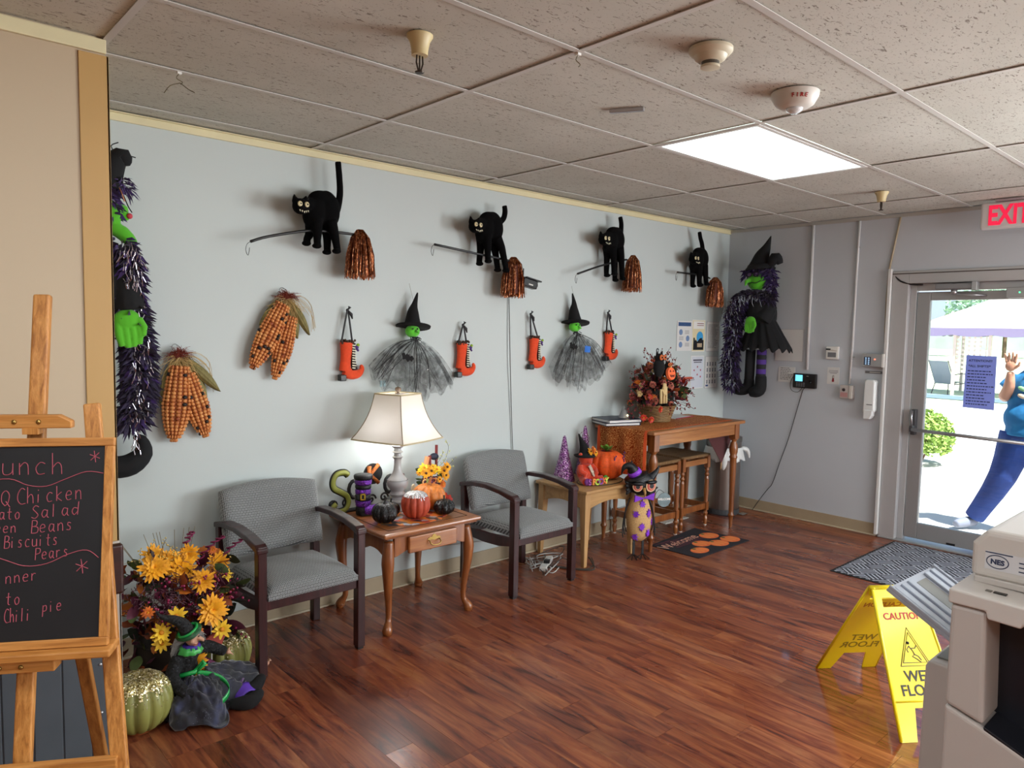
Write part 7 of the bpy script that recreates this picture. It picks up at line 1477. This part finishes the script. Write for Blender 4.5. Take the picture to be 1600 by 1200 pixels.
def small_owl(c, s, lb=None):
    o = MB(); o.ball(c, (.040*s, .030*s, .058*s), 16, 12); o.ball((c[0], c[1]-.004, c[2]+.055*s), (.034*s, .028*s, .028*s), 14, 10)
    for sx in (-1, 1): o.tube([(c[0]+sx*.016*s, c[1], c[2]+.07*s), (c[0]+sx*.028*s, c[1], c[2]+.098*s)], [.012*s, .002*s], 6); 
    b = o.build('small_owl', M_felt, t, smooth=True)
    for sx in (-1, 1): MB().lathe([(.0001, 0), (.017*s, 0), (.015*s, .004), (.0001, .004)], n=16, M=TR(c[0]+sx*.016*s, c[1]-.028*s, c[2]+.06*s) @ RX(90)).build('eye_ring', mat('owl_orange', '#c4622c', .6), b); MB().ball((c[0]+sx*.016*s, c[1]-.034*s, c[2]+.06*s), .0055*s, 8, 6).build('pupil', M_blackp, b)
    MB().tube([(c[0]-.03*s+.012*math.cos(a*.6), c[1]-.01, c[2]+.10*s+.016*math.sin(a*.6)) for a in range(11)], .003*s, 5).build('wire_curl', M_blackp, b)
small_owl((-.20, -.16, .445), 1.3); small_owl((-.09, -.16, .415), .85); JX, JZ = -.105, .395
o = MB().lathe([(.0001, 0), (.052, 0), (.048, .018), (.0001, .022)], n=24, M=TR(JX, -.195, JZ) @ RX(80)).build('jack_o_lantern', mat('lantern_orange', '#f2703c', .6), t, smooth=True, auto=50)
q = MB()
for a, b in ((-.018, .012), (.018, .012)): q.prism([(a-.010, b), (a+.010, b), (a, b+.015)], .018, .024, M=TR(JX, -.195, JZ) @ RX(80))
q.prism([(-.030, -.008), (-.015, -.016), (-.008, -.010), (0, -.018), (.008, -.010), (.015, -.016), (.030, -.008), (.02, -.028), (-.02, -.028)], .018, .024, M=TR(JX, -.195, JZ) @ RX(80)); q.build('carved_face', mat('face_brown', '#7a2a14', .6), o)
MB().box((JX-.006, -.205, JZ+.047), (JX+.006, -.190, JZ+.062)).build('stem', mat('stem_tan', '#c4a45c', .6), o)
q = MB()
for i in range(16): a = rr.uniform(0, 6.28); q.tube(smooth_path([(-.19, -.195, .295), (-.19+.03*math.cos(a), -.21, .295+.03*math.sin(a)), (-.19+.02*math.cos(a), -.215, .25-.03*rr.random())], 3), .0045, 5)
for x in (-.225, -.19, -.16): q.tube([(x, -.205, .28), (x-.004, -.21, .17)], [.009, .011], 6)
q.build('raffia_bow', mat('pale_raffia', '#d3b985', .7), t, smooth=True, kind='stuff')
for (x, y, z, d) in ((.20, -.12, .30, (1, -.2, .15)), (.26, -.10, .27, (1, -.4, -.3)), (-.16, -.17, .09, (.1, -1, -.1)), (-.30, -.12, .03, (-.6, -.6, -.1)), (-.22, -.13, .01, (-.3, -1, -.2))): place(F_red, 'flower', None, t, M=aim((x-.02, y, z+.03), d, 0, 1.0))
MB().tube([(.17, -.12, .345), (.30, -.12, .345)], .011, 8).build('red_stick', mat('coral_stick', '#b9543c', .6), t)
t = thing('flicker_light', (2.55, -.17, .9085), 'tiny warm battery light cone beside the flower basket', 'light'); MB().lathe([(.0001, 0), (.06, 0), (.004, .14), (.0001, .14)], n=20).build('shade', mat('grey_cone', '#8b8d8f', .5), t, smooth=True, auto=50); MB().ball((-.02, -.055, .07), .007, 8, 6).build('bulb', mat('warm_bulb', '#ffe0a0', .4, emit=3), t)

# ================================================================== FLOOR ARRANGEMENT, GOURDS, SEATED WITCH
t = thing('floor_flowers', (-.86, -.36, 0), 'large golden and burgundy flower arrangement on the floor beside the partition', 'flower arrangement'); rr = random.Random(21)
MB().lathe([(.0001, 0), (.12, 0), (.17, .10), (.165, .20), (.15, .20), (.0001, .03)], n=24).build('pot', mat('dark_pot', '#2a2018', .7, var=.3), t, smooth=True)
def pos(i=None): return Vector((rr.uniform(-.24, .25), rr.uniform(-.16, .12), rr.uniform(.14, .54)))
for i in range(300):
    p_ = pos(); m_ = [('ff1', M_lfd, .075, .045), ('ff2', M_lfr, .075, .05, 2), ('ff3', M_lfb, .08, .035), ('ff4', M_lf, .07, .04), ('ff5', M_lfo, .07, .05, 2.5), ('ff3', M_lfb, .08, .035)][rr.randrange(6)]
    k_ = 1-.5*abs(p_.z-.35); place(leafm(*m_), 'leaf', None, t, M=aimY((p_.x*.92, p_.y, p_.z), (p_.x*3, p_.y*3-.6, rr.uniform(-.4, .8)), rr.uniform(0, 6), rr.uniform(.7, 1.25)))
# world positions of the blooms that show: (x, z, size, kind)
for (wx, wz, s, f_, y) in ((-.985, .585, 1.1, F_mum, -.52), (-.865, .545, 1.15, F_mum, -.50), (-.80, .50, .95, F_mum, -.56), (-.775, .375, 1.2, F_mum, -.60), (-.93, .39, 1.0, F_dai, -.62), (-.995, .335, 1.0, F_dai, -.62), (-.985, .28, .85, F_dai, -.60), (-.885, .145, 1.05, F_dai, -.66), (-.955, .095, .95, F_dai, -.68), (-.86, .175, .9, F_mum, -.64), (-.735, .275, 1.0, F_dai, -.60), (-.68, .52, .9, F_mum, -.42), (-.64, .45, .8, F_dai, -.40), (-.665, .40, .85, F_dai, -.42), (-.97, .62, .9, F_mum, -.46), (-.91, .60, .8, F_mum, -.48), (-.825, .60, .8, F_mum, -.46), (-.70, .58, .8, F_or, -.40), (-1.03, .42, .9, F_or, -.58), (-.83, .29, .9, F_or, -.58)):
    place(f_, 'flower', None, t, M=aim((wx+.86, y+.36, wz), (rr.uniform(-.5, .3), -1, rr.uniform(.0, .7)), rr.uniform(0, 6), s))
M_mag = mat('magenta_glitter_twig', '#7a1846', .35, metal=.4)
for (x, y, z, dx) in ((-.85, -.44, .56, .05), (-.78, -.42, .53, .13), (-.69, -.40, .50, .16)):
    n = 46; c = [Vector((x+.86+dx*i/n+.013*math.cos(i*.75), y+.36+.013*math.sin(i*.75), z+(.13 if dx < .1 else .11)*math.sin(1.5*i/n)**.8)) for i in range(n)]; MB().tube(c, .0042, 6).build('curled_twig', M_mag, t, smooth=True)
bp = []
for i in range(26):
    x = rr.uniform(-.22, .22); z = rr.uniform(.25, .5); bp.append([(x*.6, -.05, z-.08), (x, -.16, z), (x*1.15+rr.uniform(-.04, .04), -.24, z+rr.uniform(-.05, .10))])
berries(t, 'burgundy_berries', bp, M_twg, mat('wine_berry', '#8a1848', .4), .0058, .8, .016, .0014, 2)
bp = [[(x, -.1, .5), (x+rr.uniform(-.04, .04), -.15, .62), (x+rr.uniform(-.1, .1), -.16, .66+rr.uniform(-.04, .05))] for x in [rr.uniform(-.2, .0) for _ in range(11)]]+[[(.1, -.1, .5), (.18, -.12, .58), (.22, -.12, .55)]]; berries(t, 'gold_beads', bp, mat('gold_wire', '#6e5a30', .4, metal=.6), mat('gold_bead', '#d8c070', .3, metal=.5), .0035, .6, .006, .0009, 4)
for i in range(10): x = rr.uniform(-.2, .1); MB().tube(smooth_path([(x*.5, -.02, .45), (x*.9, -.02, .58), (x*1.3, -.02, .70)], 3), .0012, 4).build('dry_grass', mat('dry_grass', '#7a6e50', .8), t)
q = MB()
for i in range(5): q.grid(lambda u, v, i=i: (-.125+.024*math.sin(math.pi*u)*(2*v-1)*(1.2-.1*i), -.12-.012*i*math.cos(v*3), .50+.155*u), 8, 4)
q.build('purple_flock_leaf', mat('deep_purple_leaf', '#341a4e', .7, sheen=.3), t, smooth=True)
q = MB()
for i in range(900):
    p_ = Vector((rr.gauss(.0, .10), rr.uniform(-.19, -.1), rr.gauss(.43, .06))); a = rr.uniform(0, 6.28); q.tube([p_, p_+Vector((.022*math.cos(a), -.008, .022*math.sin(a)))], .0016, 3)
q.build('burgundy_pine_sprig', M_lfb, t, kind='stuff', raw=True)
M_gp = mat('olive_gourd', '#8a8a48', .5, var=.12, vs=8, coat=.1); M_gg = glitter('gold_glitter_top', '#a89a58', ['#fff8d8', '#d8c888', '#8a7c40', '#ffffff'], 230, .75, .35, .4)
def gourd(loc, r, h, label):
    t = mk_pumpkin('green_pumpkin', loc, r, h, M_gp, label, 13, .13, None, (M_gg, .80)); rr = random.Random(int(r*1000)); q = MB()
    for i in range(420):
        a = rr.uniform(0, 6.28); u = rr.random(); z = h*(.52+.42*u**.5); rad = r*(math.sin(math.acos(max(-1, min(1, 1-2*z/h))))**.72)*(1-.13*(1-abs(math.sin(a*6.5)))**1.6)*1.01
        q.add([(-.0035, 0, -.0022), (.0035, 0, -.0022), (0, 0, .0035)], [(0, 1, 2)], TR(rad*math.cos(a), rad*math.sin(a), z) @ Euler((rr.uniform(0, 6), rr.uniform(0, 6), rr.uniform(0, 6))).to_matrix().to_4x4())
    q.build('glitter_flakes', mat('gold_flake', '#e8dcae', .25, metal=.6), t, kind='stuff', raw=True); MB().lathe([(.0001, 0), (r*.45, 0), (r*.5, .012), (.0001, .012)], n=20).build('terracotta_base', mat('terracotta', '#a05a30', .7), t)
gourd((-.665, -.455, 0), .118, .205, 'olive green pumpkin with gold glitter top beside the armchair leg'); gourd((-1.105, -.705, 0), .128, .225, 'olive green pumpkin with gold glitter top half hidden by the partition')
# seated doll witch
t = thing('doll_witch', (-.90, -.66, 0), 'seated doll witch in dark starry skirt with green sash, by the gourds', 'doll', rz=R(8)); rr = random.Random(5)
k = NT('night_skirt'); nz = k.noise(k.coord(), 14, 4); vo = k.n('TexVoronoi'); vo.inputs['Scale'].default_value = 90; k.l(k.coord(), vo.inputs[0]); st_ = k.ramp(vo.outputs['Distance'], [(.055, 1.0), (.075, 0.0)]); k.base(k.mix(st_, k.ramp(nz, [(.35, '#08080f'), (.6, '#131328'), (.75, '#2b3050')]), '#b8b4d8')); k.b.inputs['Roughness'].default_value = .75; k.b.inputs['Sheen Weight'].default_value = .4; M_sk = k.m
def skirt(u, v):
    a = 6.2832*u; r = .045+(.15+.035*math.sin(a*3+.6)+.02*math.sin(a*7))*v**.8; ex = 1.0+.55*max(0, math.cos(a-.35))*v
    nz_ = noise.noise(Vector((math.cos(a)*3, math.sin(a)*3, v*3)))*.035*v+noise.noise(Vector((math.cos(a)*8, math.sin(a)*8, v*8)))*.014; z = .155*(1-v)**1.5+.022*v*(1+math.sin(a*9))*.5+.040*math.sin(v*3.1)*(1+.5*math.sin(a*5))*.8+nz_; r += nz_*.6; return (.02+r*ex*math.cos(a), -.02+r*1.0*math.sin(a), max(.004, z))
MB().grid(skirt, 120, 34).build('skirt', M_sk, t, smooth=True, solid=.004)
MB().grid(lambda u, v: (.14+.10*u, -.155+.05*v-.02*u+.03*u*u, .020+.03*math.sin(u*3)+.02*v), 8, 4).build('petticoat', mat('bright_violet', '#5a34a8', .6), t, solid=.004, smooth=True)
q = MB(); q.ball((-.01, 0, .175), (.052, .045, .06), 16, 12); q.ball((-.005, -.005, .225), (.046, .04, .045), 16, 12); q.tube([(-.0, -.01, .25), (.01, -.015, .285)], [.022, .018], 10); q.tube(smooth_path([(-.045, -.01, .235), (-.085, -.04, .17), (-.045, -.10, .105), (.005, -.125, .095)], 3), [.026, .027, .028, .028, .027, .026, .025, .024, .023, .02], 10); q.tube(smooth_path([(.04, 0, .24), (.09, .01, .235), (.14, .0, .205), (.165, -.005, .19)], 3), [.026, .027, .027, .027, .026, .025, .024, .023, .022, .02], 10)
M_bvel = glitter('black_velvet_dots', '#08080a', ['#101012', '#2a2a30', '#e0e0e4'], 160, .12, .9, .0); fuse(q, 'bodice', M_bvel, t, .0055, 2)
M_skin = mat('doll_skin', '#c99a80', .6)
for c, d in (((.018, -.13, .092), (1, -.3, -.2)), ((.180, -.006, .182), (1, 0, -.6))):
    q = MB(); q.ball(c, (.012, .010, .010), 10, 8); c = Vector(c); d = Vector(d).normalized()
    for i in range(4): s_ = Vector((0, 1, .2))*(.005*(i-1.5)); q.tube([c+s_, c+s_+d*.014, c+s_+d*.022+Vector((0, 0, -.004))], [.0034, .0032, .0026], 6)
    q.tube([c, c+Vector((.004, .004, .012)), c+Vector((.012, .004, .016))], [.0038, .0034, .0026], 6); fuse(q, 'hand', M_skin, t, .0018, 1)
q = MB(); q.ball((.012, -.02, .305), (.028, .029, .034), 16, 12); q.tube([(.026, -.044, .308), (.040, -.056, .298), (.044, -.055, .290)], [.010, .008, .003], 8); q.ball((.016, -.038, .282), (.012, .010, .010), 10, 8); q.ball((.0, -.042, .298), .010, 8, 6); fuse(q, 'head', M_skin, t, .003, 2)
for x in (.002, .026): MB().ball((x, -.048, .315), (.004, .002, .003), 8, 6).build('eye', M_blackp, t)
MB().tube([(.004, -.050, .287), (.016, -.052, .283), (.026, -.047, .288)], .0015, 5).build('mouth', mat('lip_red', '#8a2a2a', .5), t)
q = MB()
for i in range(520): a = rr.uniform(0, 6.28); p0 = Vector((.012+.024*math.cos(a), -.012+.022*abs(math.sin(a)), .31+rr.uniform(-.02, .015))); q.tube(smooth_path([p0, p0+Vector((.026*math.cos(a)+rr.uniform(-.015, .015), .02, -.015)), p0+Vector((.038*math.cos(a)+rr.uniform(-.02, .02), .022, -rr.uniform(.03, .10)))], 2), .0009, 3)
q.build('hair', mat('grey_doll_hair', '#9a9896', .7), t, kind='stuff', raw=True)
MB().lathe([(.0001, 0), (.052, 0), (.054, .004), (.0001, .006)], n=22, M=TR(.004, -.008, .328) @ RY(-24) @ RX(8)).build('hat_brim', mat('dark_green_satin', '#0f4a24', .4), t, smooth=True)
MB().tube(smooth_path([(.0, -.005, .33), (-.02, 0, .37), (-.06, .0, .40), (-.105, .0, .425), (-.125, 0, .45)], 3), [.032, .029, .027, .024, .022, .02, .018, .015, .012, .009, .007, .005, .003], 14).build('hat', glitter('dotted_hat', '#0a0a0c', ['#0a0a0c', '#1a1a1e', '#e4e4e8'], 140, .20, .8, .0), t, smooth=True)
MB().tube([(.036*math.cos(a*.5), -.006+.034*math.sin(a*.5), .337+.018*math.cos(a*.5)) for a in range(14)], .006, 6).build('hat_band', mat('green_satin', '#1c9a48', .35), t, smooth=True)
M_gs = mat('collar_green', '#3aa84a', .4, sheen=.2)
MB().lathe([(.018, .272), (.038, .268), (.052, .248), (.048, .242), (.034, .258), (.018, .262)], (.006, -.012, 0), 28, lobes=9, depth=.28).build('collar', M_gs, t, smooth=True, solid=.002); MB().lathe([(.016, .278), (.034, .276), (.040, .262), (.018, .262)], (.010, -.014, 0), 28, lobes=11, depth=.25).build('purple_ruff', mat('ruff_purple', '#3b2490', .6), t, smooth=True)
q = MB(); sash = smooth_path([(.01, -.055, .165), (.055, -.075, .15), (.095, -.11, .125), (.105, -.145, .085), (.06, -.165, .060), (.0, -.165, .055)], 5)
q.add([v_+Vector((0, -.004, .012)) for v_ in sash]+[v_+Vector((0, -.006, -.012)) for v_ in sash], [(i, i+1, len(sash)+i+1, len(sash)+i) for i in range(len(sash)-1)]); q.build('sash', mat('green_satin', '#1c9a48', .35), t, solid=.0015, smooth=True)
q = MB(); q.tube([(-.05, -.035, .165), (0, -.058, .172), (.05, -.03, .185)], .010, 8, M=None); q.tube([(.01, -.062, .172), (.04, -.07, .20), (.03, -.066, .215)], [.004, .012, .004], 6); q.build('waist_bow', mat('green_satin', '#1c9a48', .35), t, smooth=True)
for a, b, c in (((.16, -.10, .03), (.235, -.115, .032), (.29, -.105, .07)), ((.10, -.16, .03), (.165, -.205, .03), (.225, -.20, .055))):
    MB().tube(smooth_path([a, b, c], 4), [.018, .022, .027, .03, .031, .029, .026, .021, .013], 12).build('shoe', M_felt, t, smooth=True)
MB().tube(smooth_path([(.03, .02, .215), (.09, .03, .17), (.16, .03, .11), (.23, .02, .06)], 3), .010, 6).build('cane', mat('plum_cane', '#5a1440', .5, var=.5, vs=90), t)
q = MB(); 
for i in range(60): a = rr.uniform(0, 6.28); q.tube([(.20, -.07, .04), (.20+.03*math.cos(a), -.07+.02*math.sin(a), .045+.02*math.sin(a*2))], .0009, 3)
q.build('ankle_fringe', mat('lilac_fringe', '#8a6a9a', .5), t, kind='stuff', raw=True)
# lollipop pick
t = thing('lollipop_pick', (-.765, -.56, 0), 'peach swirl lollipop pick above a small red bow among the flowers', 'pick'); MB().tube([(0, 0, .0), (0, 0, .30)], .003, 6).build('stick', M_white, t); c_ = MB().lathe([(.0001, 0), (.034, 0), (.036, .004), (.034, .008), (.0001, .008)], n=26, M=TR(0, 0, .325) @ RX(80)).build('candy', mat('peach_candy', '#d9a06a', .5), t, smooth=True, auto=50)
MB().tube([(.0, -.009, .325)]+[(.0015*i*math.cos(i*.62), -.0095, .325+.0015*i*math.sin(i*.62)) for i in range(1, 21)], .0018, 5).build('swirl', mat('candy_swirl', '#b8703c', .5), c_); MB().prism([(-.05, .0), (-.01, .022), (.0, .04), (.012, .022), (.045, .01), (.03, -.02), (.02, -.045), (-.02, -.04), (-.04, -.03)], 0, .015, M=TR(.02, 0, .235) @ WALLM).build('bow', mat('salmon_bow', '#a8443a', .6), t, bevel=.004)
t = thing('second_doll', (-.60, -.56, 0), 'small doll hand and purple sleeve poking out behind the glittered pumpkin', 'doll', rz=R(-10)); MB().tube(smooth_path([(-.14, .02, .02), (-.06, .0, .028), (0, -.0, .025), (.05, .01, .03)], 3), [.018, .02, .022, .024, .026, .028, .028, .028, .026, .022], 10, flat=(.8, 1)).build('sleeve', mat('dark_violet_cloth', '#251a4a', .7, sheen=.2), t, smooth=True); MB().tube([(-.03, -.06, .018), (.02, -.05, .03), (.06, -.03, .035)], [.016, .022, .01], 10).build('shoe', mat('copper_shoe', '#b5793c', .35, metal=.5), t, smooth=True)
q = MB(); q.ball((.085, .01, .04), (.014, .010, .012), 10, 8)
for i in range(4): q.tube([(.088, .004+.005*i, .045), (.100, .004+.005*i, .055), (.106, .004+.005*i, .050)], [.0036, .0034, .0026], 6)
fuse(q, 'hand', M_skin, t, .002, 1)

# ================================================================== PERSON OUTSIDE
t = thing('person', (5.22, -2.25, 0), 'person in a teal printed shirt and blue jeans walking outside, hand raised', 'person', rz=R(0)); M_skinp = mat('skin', '#b98268', .6)
q = MB(); hx, hy, hz = -.02, -.10, 1.545
q.ball((hx, hy, hz), (.098, .078, .118), 20, 16); q.ball((hx-.02, hy+.01, hz-.07), (.062, .055, .055), 16, 10); q.tube([(hx-.0, hy, hz-.07), (0, -.09, 1.40), (.01, -.08, 1.34)], [.055, .056, .075], 14); q.tube([(hx-.08, hy+.02, hz+.01), (hx-.118, hy+.03, hz-.02)], [.012, .018], 8)
for sy in (-1, 1): q.ball((hx+.01, hy+sy*.078, hz-.005), (.02, .012, .03), 10, 8)
q.ball((.0, -.04, 1.12), (.12, .17, .24), 20, 14); q.ball((0, -.0, .86), (.125, .165, .13), 20, 12)
q.tube(smooth_path([(.0, .13, 1.30), (-.06, .19, 1.14), (-.13, .145, 1.24), (-.16, .135, 1.36)], 3), [.058, .056, .052, .048, .046, .044, .042, .038, .032, .027], 12)
q.tube(smooth_path([(.0, -.24, 1.30), (.03, -.30, 1.08), (-.02, -.28, .86)], 3), [.056, .053, .049, .045, .040, .034, .028], 12)
q.tube(smooth_path([(.0, .06, .86), (-.04, .16, .48), (-.02, .36, .10)], 3), [.095, .088, .078, .068, .058, .05, .045], 14); q.tube(smooth_path([(.02, -.08, .86), (.0, -.13, .48), (.06, -.22, .08)], 3), [.095, .088, .078, .068, .058, .05, .045], 14)
body = fuse(q, 'body', M_skinp, t, .012, 3)
q = MB(); hc = Vector((-.170, .135, 1.405)); q.ball(hc, (.018, .040, .044), 14, 10)
for i in range(4): y = .030-.020*i; L = (.060, .072, .076, .064)[i]; q.tube([hc+Vector((0, y, .03)), hc+Vector((-.004, y*1.25, .045+L*.5)), hc+Vector((-.016, y*1.35, .04+L))], [.0098, .0092, .0075], 8)
q.tube([hc+Vector((0, -.03, -.015)), hc+Vector((-.012, -.060, .012)), hc+Vector((-.018, -.066, .040))], [.013, .011, .008], 8); fuse(q, 'hand', M_skinp, t, .0045, 1)
q = MB(); hc = Vector((-.03, -.28, .80)); q.ball(hc, (.020, .030, .045), 12, 8)
for i in range(4): x = -.022+.015*i; q.tube([hc+Vector((x, .0, -.03)), hc+Vector((x-.006, .004, -.07)), hc+Vector((x-.014, .01, -.095))], [.0095, .009, .0075], 8)
q.tube([hc+Vector((-.02, .01, .01)), hc+Vector((-.04, .02, -.02)), hc+Vector((-.045, .02, -.045))], [.012, .010, .008], 8); fuse(q, 'hand', M_skinp, t, .0045, 1)
k = NT('teal_shirt'); k.base((lambda n_: k.ramp(n_, [(.3, '#0a5a8c'), (.7, '#0f74a8')]))(k.noise(k.coord(), 8, 3))); k.b.inputs['Roughness'].default_value = .85; k.bump(k.noise(k.coord((1, 1, 1)), 9, 3), .5, .02); M_shirt = k.m
q = MB(); q.ball((.0, -.03, 1.14), (.155, .215, .27), 24, 16); q.ball((-.04, .0, .98), (.155, .195, .16), 20, 14); q.tube([(0, .10, 1.30), (-.035, .185, 1.20)], [.085, .078], 14); q.tube([(0, -.18, 1.30), (.02, -.28, 1.14)], [.08, .078], 14); q.tube([(0, -.08, 1.30), (0, -.085, 1.385)], [.13, .075], 14); q.tube([(-.01, -.0, .95), (-.01, 0, .84)], [.17, .185], 20); fuse(q, 'shirt', M_shirt, t, .012, 4)
q = MB(); q.tube([(0, 0, .90), (-.005, .0, .80)], [.155, .165], 20); q.tube(smooth_path([(.0, .09, .84), (-.04, .17, .48), (-.02, .36, .09)], 3), [.135, .128, .116, .104, .092, .082, .078], 16); q.tube(smooth_path([(.02, -.08, .84), (.0, -.13, .48), (.06, -.22, .07)], 3), [.115, .108, .096, .086, .078, .072, .07], 16); k = mat('blue_denim', '#1c3878', .9, var=.2, vs=10, bump=.4, bs=14, bd=.01); fuse(q, 'jeans', k, t, .012, 3)
for (x, y) in ((-.05, .395), (.03, -.24)):
    q = MB(); q.tube(smooth_path([(x+.07, y-.03, .045), (x, y, .05), (x-.09, y+.045, .04), (x-.13, y+.06, .035)], 3), [.036, .04, .044, .045, .045, .043, .04, .036, .032, .022], 12); fuse(q, 'shoe', mat('grey_sneaker', '#6f7484', .7), t, .007, 2)
q = MB(); q.ball((hx+.015, hy, hz+.03), (.108, .092, .115), 18, 14); q.ball((hx+.06, hy, hz-.06), (.06, .075, .09), 14, 10); fuse(q, 'hair', mat('brown_hair', '#4a3426', .7, bump=.5, bs=60), t, .008, 2); 
for sy in (-1, 1): MB().ball((hx-.092, hy+sy*.030, hz+.012), (.008, .012, .007), 8, 6).build('eye', M_blackp, t)
MB().tube([(hx-.096, hy-.022, hz-.058), (hx-.102, hy, hz-.062), (hx-.096, hy+.022, hz-.058)], .004, 6).build('mouth', mat('lips', '#9a4a44', .5), t)
for i, (dy, dz, c_) in enumerate(((.05, .04, '#7fae7c'), (.0, .055, '#c97f6a'), (.05, -.02, '#d9b89a'))): MB().ball((-.145, dy, 1.185+dz), (.012, .035, .018), 10, 6, RX(25)).build('printed_leaf', mat('print_'+c_[1:], c_, .8), t)
